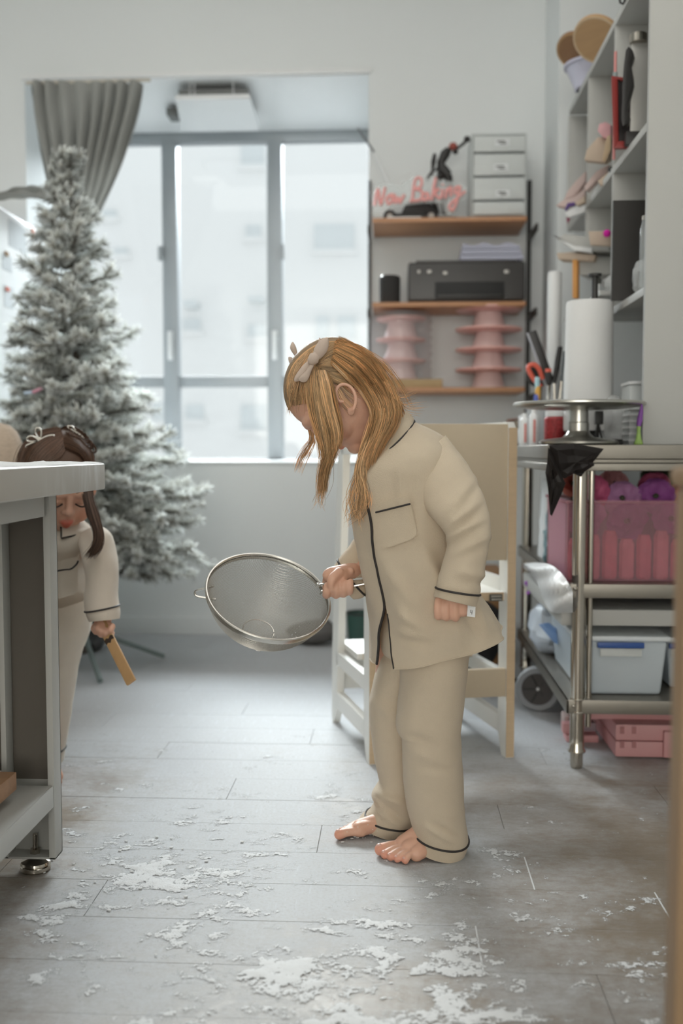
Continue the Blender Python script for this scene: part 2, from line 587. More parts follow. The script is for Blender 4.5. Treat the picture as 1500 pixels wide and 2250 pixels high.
def glass_material():
    m = bpy.data.materials.new('window_glass')
    m.use_nodes = True
    N, L = m.node_tree.nodes, m.node_tree.links
    N.remove(N['Principled BSDF'])
    t, g, ms, lw = N.new('ShaderNodeBsdfTransparent'), N.new('ShaderNodeBsdfGlossy'), N.new('ShaderNodeMixShader'), N.new('ShaderNodeFresnel')
    lw.inputs[0].default_value = 1.35
    g.inputs['Roughness'].default_value = 0.03
    t.inputs[0].default_value = (0.97, 0.985, 0.98, 1)
    L.new(lw.outputs[0], ms.inputs[0]); L.new(t.outputs[0], ms.inputs[1]); L.new(g.outputs[0], ms.inputs[2])
    L.new(ms.outputs[0], N['Material Output'].inputs[0])
    return m


M_GLASS = glass_material()
for (a, b) in spans:
    MB().box((a, YG + 0.005, zt - 0.026), (b, YG + 0.055, zt + 0.026)).build('transom', M_ALU, win, bevel=0.003)
    MB().box((a, YG + 0.03, zt + 0.026), (b, YG + 0.034, wz1 - 0.05)).build('pane', M_GLASS, win, smooth=0)
    MB().box((a, YG + 0.03, wz0 + 0.012), (b, YG + 0.034, zt - 0.026)).build('pane', M_GLASS, win, smooth=0)
# thin wand standing on the wall shelf, leaning into the window corner
wand = thing('wand', at(888, 474, 4.06), 'thin white wand with a dark tip leaning behind the pink sign into the window corner', 'wand')
q0, q1, q2 = at(888, 474, 4.06), at(822, 335, 4.09), at(786, 283, 4.11)
MB().tube([q0, q1], 0.005, 8).build('shaft', M_WHITE, wand)
MB().tube([q1, q2], 0.0045, 8).build('tip', mat('dull_steel', (0.2, 0.21, 0.21), 0.4, 0.6), wand)

# block of flats across the street
M_FAC = mat('facade_paint', (0.80, 0.80, 0.795), 0.9, var=0.012, vscale=0.4)
M_FWIN = mat('facade_window', (0.64, 0.67, 0.68), 0.4, var=0.05, vscale=1.0)
YQ = 11.6
bld = thing('apartment_building', (-1.6, YQ, -6.0), 'pale apartment block seen through the window, with small grey windows', 'building')
MB().box((-10, YQ, -6), (7, YQ + 1.5, 4.5)).build('facade', M_FAC, bld, smooth=0)
for (x0, y0, x1, y1) in ((690, 492, 778, 550), (530, 300, 580, 365), (540, 495, 572, 522), (402, 701, 440, 727), (545, 714, 584, 741), (694, 695, 722, 755), (742, 695, 780, 748),
                         (408, 890, 446, 922), (530, 890, 584, 945), (225, 462, 255, 478), (336, 885, 362, 925), (250, 545, 280, 560)):
    q = MB()
    a, b = at(x0, y1, YQ - 0.02), at(x1, y0, YQ - 0.02)
    q.box((a.x, YQ - 0.03, a.z), (b.x, YQ + 0.02, b.z))
    w_ = q.build('facade_window', M_FWIN, bld, smooth=0)
    MB().box((a.x - 0.04, YQ - 0.07, a.z - 0.05), (b.x + 0.04, YQ, a.z)).build('ledge', M_FAC, w_, smooth=0)
for (x0, y0, x1, y1) in ((405, 660, 432, 675), (545, 652, 578, 662)):
    q = MB()
    a, b = at(x0, y1, YQ - 0.2), at(x1, y0, YQ - 0.2)
    q.box((a.x, YQ - 0.25, a.z), (b.x, YQ, b.z)).build('cooling_unit', M_FWIN, bld, smooth=0)

# ================================================================ FURNITURE
M_STEEL = mat('brushed_steel', (0.25, 0.232, 0.20), 0.38, 0.7, var=0.05, vscale=20, bump=0.03, bscale=300, stretch=(1, 8, 1))
M_CHROME = mat('polished_steel', (0.52, 0.48, 0.42), 0.14, 1.0, var=0.02)
M_GREY = mat('grey_powder_coat', (0.47, 0.465, 0.435), 0.5, 0.0, var=0.03, bump=0.05, bscale=500)
M_GREYD = mat('grey_panel_and_leg_shade', (0.115, 0.10, 0.082), 0.6, 0.0, var=0.03, bump=0.05, bscale=500)  # panel grey, also carries the shade tone inside the legs
M_TAN = mat('plywood_edge', (0.60, 0.45, 0.29), 0.6, var=0.10, vscale=14, stretch=(1, 1, 12))
M_TANF = mat('beige_board', (0.56, 0.465, 0.335), 0.55, var=0.03, vscale=60)
M_OAK = mat('brown_wood', (0.36, 0.20, 0.105), 0.5, var=0.22, vscale=7, stretch=(2, 14, 14), bump=0.2, bscale=60)
M_OAKX = mat('brown_wood_across', (0.40, 0.225, 0.12), 0.5, var=0.22, vscale=7, stretch=(14, 2, 14), bump=0.2, bscale=60)
M_BLACK = mat('black_plastic', (0.030, 0.028, 0.027), 0.45, var=0.1)
M_RUBBER = mat('black_rubber', (0.035, 0.033, 0.033), 0.75, var=0.1)

# ---- grey work table on the left
tb = thing('work_table', (-1.05, 1.15, 0), 'grey metal work table at the left with a floury steel top', 'table')
_c, _d = at(231, 1018, 1.957), at(231, 1075, 1.957)
TX, TY, TZ0, TZ1 = _c.x, 1.957, _d.z, _c.z
def tabletop_mat():
    m = mat('floury_steel_top', (0.50, 0.475, 0.43), 0.38, 0.3, var=0.05, vscale=3, stretch=(1, 3, 1))
    nt = m.node_tree
    N, L = nt.nodes, nt.links
    b = N['Principled BSDF']
    old = b.inputs['Base Color'].links[0].from_socket
    g = N.new('ShaderNodeNewGeometry')
    mp = N.new('ShaderNodeMapping')
    mp.inputs['Scale'].default_value = (8, 22, 5)
    L.new(g.outputs['Position'], mp.inputs[0])
    n = N.new('ShaderNodeTexNoise'); n.inputs['Scale'].default_value = 1.6; n.inputs['Detail'].default_value = 6
    L.new(mp.outputs[0], n.inputs['Vector'])
    r_ = N.new('ShaderNodeMapRange'); r_.inputs[1].default_value = 0.52; r_.inputs[2].default_value = 0.72
    L.new(n.outputs[0], r_.inputs[0])
    s = N.new('ShaderNodeSeparateXYZ'); L.new(g.outputs['Position'], s.inputs[0])
    r2 = N.new('ShaderNodeMapRange'); r2.inputs[1].default_value = 1.55; r2.inputs[2].default_value = 1.9
    L.new(s.outputs[1], r2.inputs[0])
    mu = N.new('ShaderNodeMath'); mu.operation = 'MULTIPLY'
    L.new(r_.outputs[0], mu.inputs[0]); L.new(r2.outputs[0], mu.inputs[1])
    mx = N.new('ShaderNodeMix'); mx.data_type = 'RGBA'
    L.new(mu.outputs[0], mx.inputs[0]); L.new(old, mx.inputs[6]); mx.inputs[7].default_value = (0.66, 0.66, 0.64, 1)
    L.new(mx.outputs[2], b.inputs['Base Color'])
    return m


MB().box((-1.55, 0.35, TZ0), (TX, TY, TZ1)).build('tabletop', tabletop_mat(), tb, bevel=0.0045, segs=3)
LZ = 0.028
_a, _b = flo(122, 1889, LZ), flo(138, 1873, LZ)
LX0, LX1, LY0, LY1 = _a.x - 0.098, _a.x, _a.y, _a.y + 0.04
ap = MB().box((LX1 - 0.016, 0.5, 0.662), (LX1 - 0.004, LY0 - 0.012, TZ0 - 0.0005))
ap.box((LX1 - 0.076, 0.5, 0.690), (LX1 - 0.016, LY0 - 0.012, TZ0 - 0.0005)).build('apron', M_GREY, tb, bevel=0.0015)
def table_leg(x0, x1, y0, y1, flip=False):
    q = MB()
    w = (y1 - 0.004, y1) if not flip else (y0, y0 + 0.004)
    q.box((x0, w[0], LZ), (x1, w[1], TZ0))
    q.box((x0, y0, LZ), (x0 + 0.010, y1, TZ0)).box((x1 - 0.012, y0, LZ), (x1, y1, TZ0))
    q.box((x0, y0, LZ), (x1, y1, LZ + 0.004))
    lg = q.build('leg', M_GREY, tb, bevel=0.001)
    MB().box((x0 + 0.0105, w[0] - 0.004 if not flip else w[1] + 0.001, LZ + 0.14), (x1 - 0.0125, w[0] - 0.001 if not flip else w[1] + 0.004, TZ0 - 0.04)).build('leg_shade_plate', M_GREYD, lg, smooth=0)  # added dark plate: shade inside the leg put into its colour
    cx, cy = (x0 + x1) / 2 + 0.004, (y0 + y1) / 2
    MB().lathe([(0.0045, LZ - 0.012), (0.0045, LZ + 0.040)], (cx, cy, 0), 10).lathe([(0.010, LZ + 0.003), (0.010, LZ + 0.012)], (cx, cy, 0), 6) \
        .lathe([(0.026, 0.0), (0.028, 0.003), (0.0275, 0.009), (0.0255, 0.011), (0.0275, 0.013), (0.026, 0.017), (0.012, 0.022), (0.006, 0.026)], (cx, cy, 0), 28).build('levelling_foot', M_CHROME, lg)


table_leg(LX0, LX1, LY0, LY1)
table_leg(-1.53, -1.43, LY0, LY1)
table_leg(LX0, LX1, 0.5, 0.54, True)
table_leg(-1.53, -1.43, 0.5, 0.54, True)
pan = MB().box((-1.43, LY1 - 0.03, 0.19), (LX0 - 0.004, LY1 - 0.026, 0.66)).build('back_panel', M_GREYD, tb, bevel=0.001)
bm_ = MB().box((LX1 - 0.004, 0.5, 0.128), (LX1 - 0.0005, LY0 - 0.002, 0.1675)).box((LX1 - 0.136, 0.5, 0.1645), (LX1 - 0.004, LY0 - 0.002, 0.1675))
bm_.build('shelf_beam', M_GREY, tb, bevel=0.0012)
MB().box((-1.53, 0.5, 0.128), (-1.40, LY0 - 0.002, 0.1675)).build('shelf_beam', M_GREY, tb, bevel=0.0012)
MB().box((-1.40, 0.5, 0.150), (LX1 - 0.136, LY0 - 0.002, 0.1640)).build('shelf_plate', M_GREY, tb, bevel=0.001)
# flour heaped along the table's far edge
mb = MB()
nx, ny = 60, 40
P = []
for i in range(nx):
    row = []
    for j in range(ny):
        x = -1.2 + (TX - 0.003 + 1.2) * i / (nx - 1)
        y = 1.35 + (TY - 0.003 - 1.35) * j / (ny - 1)
        e = min(1, (TX - x) * 60 + 0.15, (TY - y) * 60 + 0.15)
        h = e * (0.0015 + 0.005 * max(0, fb((x, y, 2), 14) + 0.25))
        row.append((x, y, TZ1 - 0.0008 + h))
    P.append(row)
mb.grid(P, nx, ny)
tag(mb.build('table_flour', M_FLOUR, kind='stuff', smooth=80), 'layer of white flour lying on the grey work table', 'flour')
# wooden boards stored on the table's lower shelf
a = at(100, 1670, 1.76)
o = MB().box((-1.30, LY0 - 0.175, 0.187), (LX1 - 0.038, LY0 - 0.08, 0.219)).build('wooden_plank', M_OAK, bevel=0.0025)
tag(o, 'short brown wooden plank lying on top on the lower shelf of the grey work table', 'plank')
o = MB().box((-0.99, 0.72, 0.168), (LX1 - 0.078, LY0 - 0.09, 0.1865)).build('wooden_board', M_OAKX, bevel=0.003)
tag(o, 'long brown wooden board under the short plank on the grey table shelf', 'board')

# ---- tall woven hamper behind the table
M_WEAVE = mat('beige_weave', (0.50, 0.40, 0.31), 0.9, var=0.25, vscale=70, stretch=(1, 1, 3), bump=0.8, bscale=130)
BGX = at(-4, 960, 2.78).x
hmp = thing('hamper', (BGX, 2.78, 0), 'tall beige woven hamper with a rounded lid behind the grey work table', 'basket')
MB().lathe([(0.075, 0), (0.08, 0.01), (0.078, 0.40), (0.070, 0.745)], (BGX, 2.78, 0), 32).build('body', M_WEAVE, hmp)
MB().lathe([(0.072, 0.745), (0.073, 0.755), (0.066, 0.80), (0.052, 0.835), (0.030, 0.853), (0.0, 0.860)], (BGX, 2.78, 0), 32).build('lid', M_WEAVE, hmp)

# ---- white fridge at the left with papers
XFR = -1.455
fg = thing('fridge', (-1.80, 3.70, 0), 'tall white fridge at the left edge with papers on its side', 'fridge')
ztf = at(0, 436, 3.62).z - 0.015
MB().box((-2.10, 3.25, 0.03), (XFR, 4.10, ztf)).build('body', M_WHITE, fg, bevel=0.02, segs=4)
MB().box((-2.08, 3.20, 0.05), (XFR - 0.01, 3.25, ztf - 0.55)).build('door', M_WHITE, fg, bevel=0.012)
MB().box((-2.08, 3.20, ztf - 0.54), (XFR - 0.01, 3.25, ztf - 0.01)).build('door', M_WHITE, fg, bevel=0.012)
for sx in (-2.05, -1.55):
    for sy in (3.3, 4.0):
        MB().lathe([(0.02, 0), (0.02, 0.035)], (sx, sy, 0), 10).build('foot', M_BLACK, fg)
M_PAPER = mat('paper', (0.77, 0.79, 0.80), 0.8, var=0.03, vscale=30)
M_PAPER2 = mat('printed_paper', (0.68, 0.71, 0.73), 0.8, var=0.12, vscale=60, stretch=(1, 1, 6))
def on_fridge(x0, y0, x1, y1, m, name, label, cat, th=0.0015, group=None):
    # photo corner -> point on the plane X = XFR
    def pl(x, y):
        r_ = ray(x, y); t = XFR / r_.x
        return EYE + r_ * t
    a, b = pl(x0, y0), pl(x1, y1)
    o = MB().box((XFR + 0.0003, min(a.y, b.y), min(a.z, b.z)), (XFR + th, max(a.y, b.y), max(a.z, b.z))).build(name, m, bevel=0.0004, segs=1)
    return tag(o, label, cat, group)


on_fridge(18, 480, 58, 560, M_PAPER2, 'pinned_paper', 'grey printed paper near the top of the fridge side', 'paper')
on_fridge(4, 555, 26, 600, M_PAPER2, 'pinned_paper', 'small paper held by the brown magnet on the fridge side', 'paper')
on_fridge(8, 625, 30, 680, M_PAPER2, 'pinned_paper', 'small paper held by the red magnet on the fridge side', 'paper')
on_fridge(10, 552, 16, 564, mat('brown_magnet', (0.36, 0.22, 0.10), 0.5), 'magnet', 'small brown magnet on the fridge side', 'magnet', 0.008)
on_fridge(11, 630, 18, 641, mat('red_magnet', (0.65, 0.15, 0.08), 0.5), 'magnet', 'small red magnet on the fridge side', 'magnet', 0.008)
on_fridge(69, 500, 74, 525, mat('coral_magnet', (0.80, 0.36, 0.25), 0.5), 'magnet', 'tall coral magnet near the far edge of the fridge', 'magnet', 0.006)

# ---- curtain gathered at the left of the bay
M_CURT = mat('grey_curtain', (0.34, 0.34, 0.315), 0.85, var=0.06, vscale=6, trans=0.22, sheen=0.2)
cu = thing('curtain', at(190, 185, 4.13), 'grey curtain gathered at the left of the window, its end thrown over the fridge', 'curtain')
nu, nv = 110, 40
P = []
for i in range(nu):
    u = i / (nu - 1)
    row = []
    for j in range(nv):
        v = j / (nv - 1)
        xl = 64 + 4 * v + 48 * v ** 1.6
        xr = 318 - 6 * v - 92 * v ** 1.7
        yb = 452 + 18 * math.sin(u * 3.0)
        x = xl + (xr - xl) * u
        y = 180 + (yb - 180) * v
        if u > 0.85: y = 180 + (470 - 180) * v
        ph = u * 2 * math.pi * 8.5 + 1.0 * math.sin(u * 9) + 0.5 * math.sin(v * 4 + u * 5)
        amp = 0.020 + 0.012 * math.sin(v * 3) - 0.006 * v
        Y = 4.10 + amp * math.sin(ph) + 0.010 * math.sin(3 * ph * 0.37 + v * 6)
        p = at(x, y, 4.10)
        row.append((p.x + 0.006 * math.cos(ph), Y, p.z))
    P.append(row)
MB().grid(P, nu, nv).build('drape', M_CURT, cu, smooth=80)
nu, nv = 60, 14
P = []
for i in range(nu):
    u = i / (nu - 1)
    row = []
    for j in range(nv):
        v = j / (nv - 1)
        x = 190 - 200 * u
        yt = 432 - 26 * math.sin(u * 2.6) + 6 * u
        y = yt + (38 - 20 * u) * v
        Y = 4.08 - 0.36 * u
        p = at(x, y, Y)
        sag = 0.012 * math.sin(v * 9 + u * 7) + 0.008 * math.sin(u * 30 + v * 5)
        row.append((p.x, p.y + sag, max(p.z, ztf + 0.004 + 0.004 * v if p.x < XFR + 0.01 else 0)))
    P.append(row)
MB().grid(P, nu, nv).build('curtain_end', M_CURT, cu, smooth=80)
MB().tube([at(58, 183, 4.11), at(330, 176, 4.11)], 0.007, 10).build('curtain_rod', mat('cream_rod', (0.62, 0.58, 0.5), 0.5), cu)
# flat panel hung under the top of the bay
pnl = thing('hanging_panel', at(470, 250, 4.3), 'flat white panel hung on cords under the top of the window bay', 'fixture')
zp = at(470, 222, 4.22).z
c0, c1, c2, c3 = at(385, 226, 4.20), at(549, 214, 4.20), at(571, 277, 4.62), at(400, 291, 4.62)
bt = [Vector((p.x, p.y, zp)) for p in (c0, c1, c2, c3)]
MB().hexa(bt + [p + Vector((0, 0, 0.02)) for p in bt]).build('panel', M_WHITE, pnl, bevel=0.003)
bt2 = [p + Vector((0.01 if i in (0, 3) else -0.01, 0.02 if i < 2 else -0.02, 0.02)) for i, p in enumerate(bt)]
MB().hexa(bt2 + [p + Vector((0, 0, 0.03)) for p in bt2]).build('housing', mat('dull_grey', (0.16, 0.165, 0.16), 0.6), pnl, bevel=0.002)
for (i, k) in ((0, 0.2), (0, 0.26), (0, 0.78)):
    p = bt[0].lerp(bt[1], k)
    MB().tube([p + Vector((0, -0.002, 0.0)), Vector((p.x, p.y - 0.002, wz1))], 0.0018, 6).build('cord', M_WHITE, pnl)
q = at(378, 250, 4.5)
tag(MB().box((q.x - 0.015, 4.45, q.z - 0.02), (q.x + 0.03, 4.55, q.z + 0.012)).box((q.x, 4.49, q.z), (q.x + 0.012, 4.5, wz1)).build('clamp', mat('dull_grey', (0.2, 0.2, 0.2), 0.6), bevel=0.002), 'small dull grey clamp hanging left of the white panel', 'clamp')

# ---- wall shelf with three boards
M_BRD = mat('orange_wood', (0.50, 0.255, 0.13), 0.5, var=0.18, vscale=6, stretch=(1, 12, 12))
M_POST = mat('black_steel', (0.035, 0.035, 0.033), 0.45, 0.5)
ws = thing('wall_shelf', (0.2, 4.0, 0), 'wall shelf of three orange wooden boards on thin black posts', 'shelf')
YS = 3.89
bz = {}
for k, (yt_, yb_) in enumerate(((477, 487), (663, 673), (851, 861))):
    zt_, zb_ = at(990, yt_, YS).z, at(990, yb_, YS).z
    bz[k] = zt_
    MB().box((at(818, 480, YS).x, YS, zb_), (at(1157, 480, YS).x, YF - 0.004, zt_)).build('shelf_board', M_BRD, ws, bevel=0.002)
for (px, w) in ((812, 0.005), (1164, 0.008)):
    a = at(px, 395, 4.13)
    MB().box((a.x - w, 4.135, 0.85), (a.x + w, 4.158, a.z)).build('post', M_POST, ws, bevel=0.001)
    for k in range(3):
        MB().box((a.x - w * 0.6, YS + 0.02, bz[k] - 0.05), (a.x + w * 0.6, 4.136, bz[k] - 0.022)).build('bracket', M_POST, ws, bevel=0.001)

# ---- children's step tower, pale plywood
tw = thing('step_tower', (0.12, 2.63, 0), 'white and beige wooden step tower standing behind the girl', 'step tower')
M_LAM = mat('white_board', (0.78, 0.77, 0.73), 0.45, var=0.015)
nr, nl = Vector((0.302, 2.508, 0)), Vector((-0.062, 2.43, 0))           # near feet of the right and the left side
dirv = Vector((-0.285, 0.958, 0)).normalized()
wv = (nr - nl).normalized()
TH = 0.02
def side(o0, sgn):
    H = 0.852
    outer = [(0, 0), (0.012, 0), (0.06, 0.055), (0.30, 0.055), (0.40, 0.0), (0.415, 0.0), (0.41, 0.20), (0.36, 0.60), (0.33, H - 0.02), (0.31, H), (0.02, H), (0, H - 0.02)]
    hole1 = [(0.055, 0.215), (0.30, 0.215), (0.34, 0.25), (0.31, 0.39), (0.055, 0.40)]
    hole2 = [(0.06, 0.11), (0.33, 0.11), (0.355, 0.135), (0.35, 0.175), (0.06, 0.175)]
    hole3 = [(0.06, 0.46), (0.29, 0.46), (0.30, 0.50), (0.27, 0.77), (0.06, 0.77)]
    bm = bmesh.new()
    d3 = lambda u, z, k: o0 + dirv * u + Vector((0, 0, z)) + wv * (k * TH * sgn)
    q = MB()
    # strips between the holes make one board with three openings
    us = [0.0, 0.055, 0.30, 0.415]
    def quad(pts):
        a = [d3(u, z, 0) for u, z in pts]; b = [d3(u, z, 1) for u, z in pts]
        q.loft([a, b])
    quad([(0, 0.0), (0.03, 0.0), (0.055, 0.06), (0.055, 0.84), (0.045, H), (0.02, H), (0, H - 0.02)])
    quad([(0.355, 0.055), (0.40, 0.0), (0.418, 0.0), (0.412, 0.20), (0.36, 0.60), (0.33, H - 0.02), (0.31, H), (0.27, H), (0.285, 0.70), (0.315, 0.45), (0.345, 0.20)])
    for (z0, z1) in ((0.055, 0.10), (0.178, 0.215), (0.41, 0.455), (0.77, H)):
        quad([(0.05, z0), (0.36 if z0 < 0.3 else 0.30, z0), (0.36 if z0 < 0.3 else 0.30, z1), (0.05, z1)])
    return q


sr = side(nr, -1).build('side_panel', M_LAM, tw, smooth=0)
sl = side(nl, 1).build('side_panel', M_LAM, tw, smooth=0)
# the plywood's bare edges, a thin strip along each near edge
for o0 in (nr, nl):
    sg = -1 if o0 is nr else 1
    MB().obox(o0 + wv * (TH / 2 * sg) - dirv * 0.0012 + Vector((0, 0, 0.42)), wv * (TH / 2 + 0.0003), dirv * 0.0012, Vector((0, 0, 0.417))).build('edge_band', M_TAN, sr if o0 is nr else sl, smooth=0)
inn_l, inn_r = nl + wv * TH, nr - wv * TH
def cross(u0, u1, z0, z1, m, name, parent=tw, bev=0.002):
    a, b = inn_l + dirv * u0, inn_r + dirv * u0
    c_, d_ = inn_r + dirv * u1, inn_l + dirv * u1
    bt = [Vector((p.x, p.y, z0)) for p in (a, b, c_, d_)]
    return MB().hexa(bt + [Vector((p.x, p.y, z1)) for p in bt]).build(name, m, parent, bevel=bev)


cross(0.006, 0.022, 0.505, 0.846, M_TANF, 'back_board')
pf = cross(0.012, 0.30, 0.402, 0.424, M_LAM, 'platform')
MB().obox((inn_l + inn_r) / 2 + dirv * 0.0105 + Vector((0, 0, 0.413)), wv * 0.160, dirv * 0.0012, Vector((0, 0, 0.0105))).build('platform_edge', M_TAN, pf, smooth=0)
q = inn_r - wv * 0.028 + dirv * 0.006 + Vector((0, 0, 0.411))
lt = MB().obox(q, wv * 0.016, dirv * 0.004, Vector((0, 0, 0.0085))).build('latch', mat('dark_steel', (0.10, 0.10, 0.09), 0.4, 0.6), tw, bevel=0.001)
for k in (-1, 1):
    MB().obox(q + Vector((0, 0, 0.004 * k)) - dirv * 0.004, wv * 0.013, dirv * 0.001, Vector((0, 0, 0.0018))).build('latch_bar', M_CHROME, lt, smooth=0)
cross(0.004, 0.022, 0.158, 0.229, M_TANF, 'front_rail')
st = cross(0.20, 0.40, 0.222, 0.240, M_LAM, 'step')
MB().obox((inn_l + inn_r) / 2 + dirv * 0.1985 + Vector((0, 0, 0.231)), wv * 0.15, dirv * 0.0013, Vector((0, 0, 0.0085))).build('step_edge', M_TAN, st, smooth=0)
cross(0.388, 0.404, 0.10, 0.222, M_LAM, 'rear_rail')

# ---- stainless prep table on the right
pt = thing('prep_table', (0.68, 3.0, 0), 'stainless steel prep table with two lower shelves along the right wall', 'table')
BX0, BX1, BY0, BY1 = 0.358, 1.0, 2.37, 3.70
zt_ = at(1400, 977, BY0).z
q = MB().box((BX0, BY0, zt_ - 0.034), (BX1, BY1, zt_))
q.box((BX0 + 0.008, BY0 + 0.006, zt_ - 0.044), (BX1, BY1 - 0.01, zt_ - 0.034)).box((BX0 + 0.003, BY0 + 0.002, zt_ - 0.062), (BX1, BY1 - 0.01, zt_ - 0.044))
q.build('tabletop', M_STEEL, pt, bevel=0.003, segs=3)
ZM, ZLW = 0.457, 0.172
for (lx, ly) in ((0.448, 2.44), (0.448, 3.40), (0.965, 2.44), (0.965, 3.40)):
    lg = MB().lathe([(0.0175, 0.075), (0.0175, zt_ - 0.06)], (lx, ly, 0), 24).build('leg', M_CHROME, pt)
    for zz in (0.172, 0.14):
        MB().lathe([(0.0182, zz - 0.003), (0.0195, zz), (0.0182, zz + 0.003)], (lx, ly, 0), 24).build('collar', M_CHROME, lg)
    MB().ball((lx - 0.012, ly - 0.016, 0.157), 0.0045, 8, 6).build('bolt', M_CHROME, lg)
    MB().ball((lx - 0.012, ly - 0.016, ZM - 0.012), 0.0055, 8, 6).build('bolt', M_CHROME, lg)
    MB().lathe([(0.0135, 0.0), (0.0155, 0.006), (0.0155, 0.038), (0.0215, 0.040), (0.0215, 0.044), (0.0185, 0.05), (0.0175, 0.078)], (lx, ly, 0), 24).build('adjustable_foot', M_CHROME, lg)
    if ly < 3:
        MB().tube([(lx + 0.029, ly + 0.012, 0.10), (lx + 0.029, ly + 0.012, zt_ - 0.06)], 0.0075, 12).build('brace', M_CHROME, lg)
for (zz, nm) in ((ZM, 'mid_shelf'), (ZLW, 'lower_shelf')):
    q = MB().box((0.42, 2.43, zz - 0.004), (0.99, 3.42, zz)).box((0.42, 2.425, zz - 0.034), (0.99, 2.432, zz)).box((0.42, 3.41, zz - 0.034), (0.99, 3.418, zz)).box((0.42, 2.425, zz - 0.034), (0.426, 3.418, zz))
    q.build(nm, M_STEEL, pt, bevel=0.0015)

# ---- shelving unit on the prep table
su = thing('shelving_unit', (0.79, 3.0, zt_), 'white open shelving unit with a tall end panel standing on the prep table', 'shelves')
SY0, SY1 = 2.465, 3.60
SX0, SX1 = at(1418, 600, SY0).x, 0.985
MB().box((SX0, SY0, zt_ + 0.001), (SX1, SY0 + 0.018, 2.95)).build('end_panel', M_SHELFW, su, bevel=0.001)
ZS = (1.178, 1.57, 1.972)
MB().box((SX0 + 0.002, SY0 + 0.018, ZS[0] - 0.02), (SX1, 2.86, ZS[0])).build('shelf', M_SHELFW, su, bevel=0.001)
MB().box((SX0 + 0.002, SY0 + 0.018, ZS[1] - 0.02), (SX1, SY1, ZS[1])).build('shelf', M_SHELFW, su, bevel=0.001)
MB().box((SX0 + 0.002, SY0 + 0.018, ZS[2] - 0.02), (SX1, SY1, ZS[2])).build('shelf', M_SHELFW, su, bevel=0.001)
for (px, z0, z1) in ((1343, ZS[0] + 0.0, ZS[1] - 0.02), (1343, ZS[1], ZS[2] - 0.02), (1287, ZS[1], ZS[2] - 0.02), (1285, 1.45, ZS[1] - 0.02), (1245, ZS[1], ZS[2] - 0.02)):
    Yd = (ray(px, 400) * (SX0 / ray(px, 400).x)).y
    MB().box((SX0 + 0.003, Yd - 0.006, z0), (SX1, Yd + 0.008, z1)).build('divider', M_SHELFW, su, bevel=0.001)
MB().box((SX1, SY0, zt_ + 0.001), (SX1 + 0.012, SY1, 2.95)).build('back_panel', M_SHELFW, su, smooth=0)
a, b = at(1232, 668, 3.1), at(1345, 656, 3.1)
MB().box((SX0 - 0.03, 2.86, 1.215), (SX1, 3.45, 1.228)).build('shelf', M_SHELFW, su, bevel=0.001)

# ---- blurred wooden post close to the camera at the right edge
po = thing('wooden_stool', (0.35, 0.98, 0), 'blurred brown wooden post of a stool close by at the right edge', 'stool')
pt0, pt1 = at(1492, 2290, 0.93), at(1499, 1030, 0.93)
M_POSTW = mat('post_wood', (0.33, 0.215, 0.12), 0.5, var=0.15, vscale=8, stretch=(10, 10, 1))
x_ = at(1502, 2250, 0.93).x
xt = at(1510, 1040, 0.93).x
MB().hexa([(x_ - 0.01, 0.93, 0), (x_ + 0.05, 0.93, 0), (x_ + 0.05, 0.97, 0), (x_ - 0.01, 0.97, 0), (xt, 0.93, 0.745), (xt + 0.05, 0.93, 0.745), (xt + 0.05, 0.97, 0.745), (xt, 0.97, 0.745)]).build('leg', M_POSTW, po, bevel=0.006)
MB().hexa([(x_ + 0.29, 0.93, 0), (x_ + 0.33, 0.93, 0), (x_ + 0.33, 0.97, 0), (x_ + 0.29, 0.97, 0), (xt + 0.28, 0.93, 0.745), (xt + 0.32, 0.93, 0.745), (xt + 0.32, 0.97, 0.745), (xt + 0.28, 0.97, 0.745)]).build('leg', M_POSTW, po, bevel=0.006)
MB().box((xt - 0.004, 0.92, 0.745), (xt + 0.33, 0.98, 0.765)).build('top_rail', M_POSTW, po, bevel=0.008)

# ================================================================ THE FLOCKED TREE
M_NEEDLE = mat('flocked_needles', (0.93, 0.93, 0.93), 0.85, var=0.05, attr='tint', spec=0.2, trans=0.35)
M_BARK = mat('tree_bark', (0.12, 0.10, 0.085), 0.9, var=0.2)
TRX, TRY = -1.125, 3.50


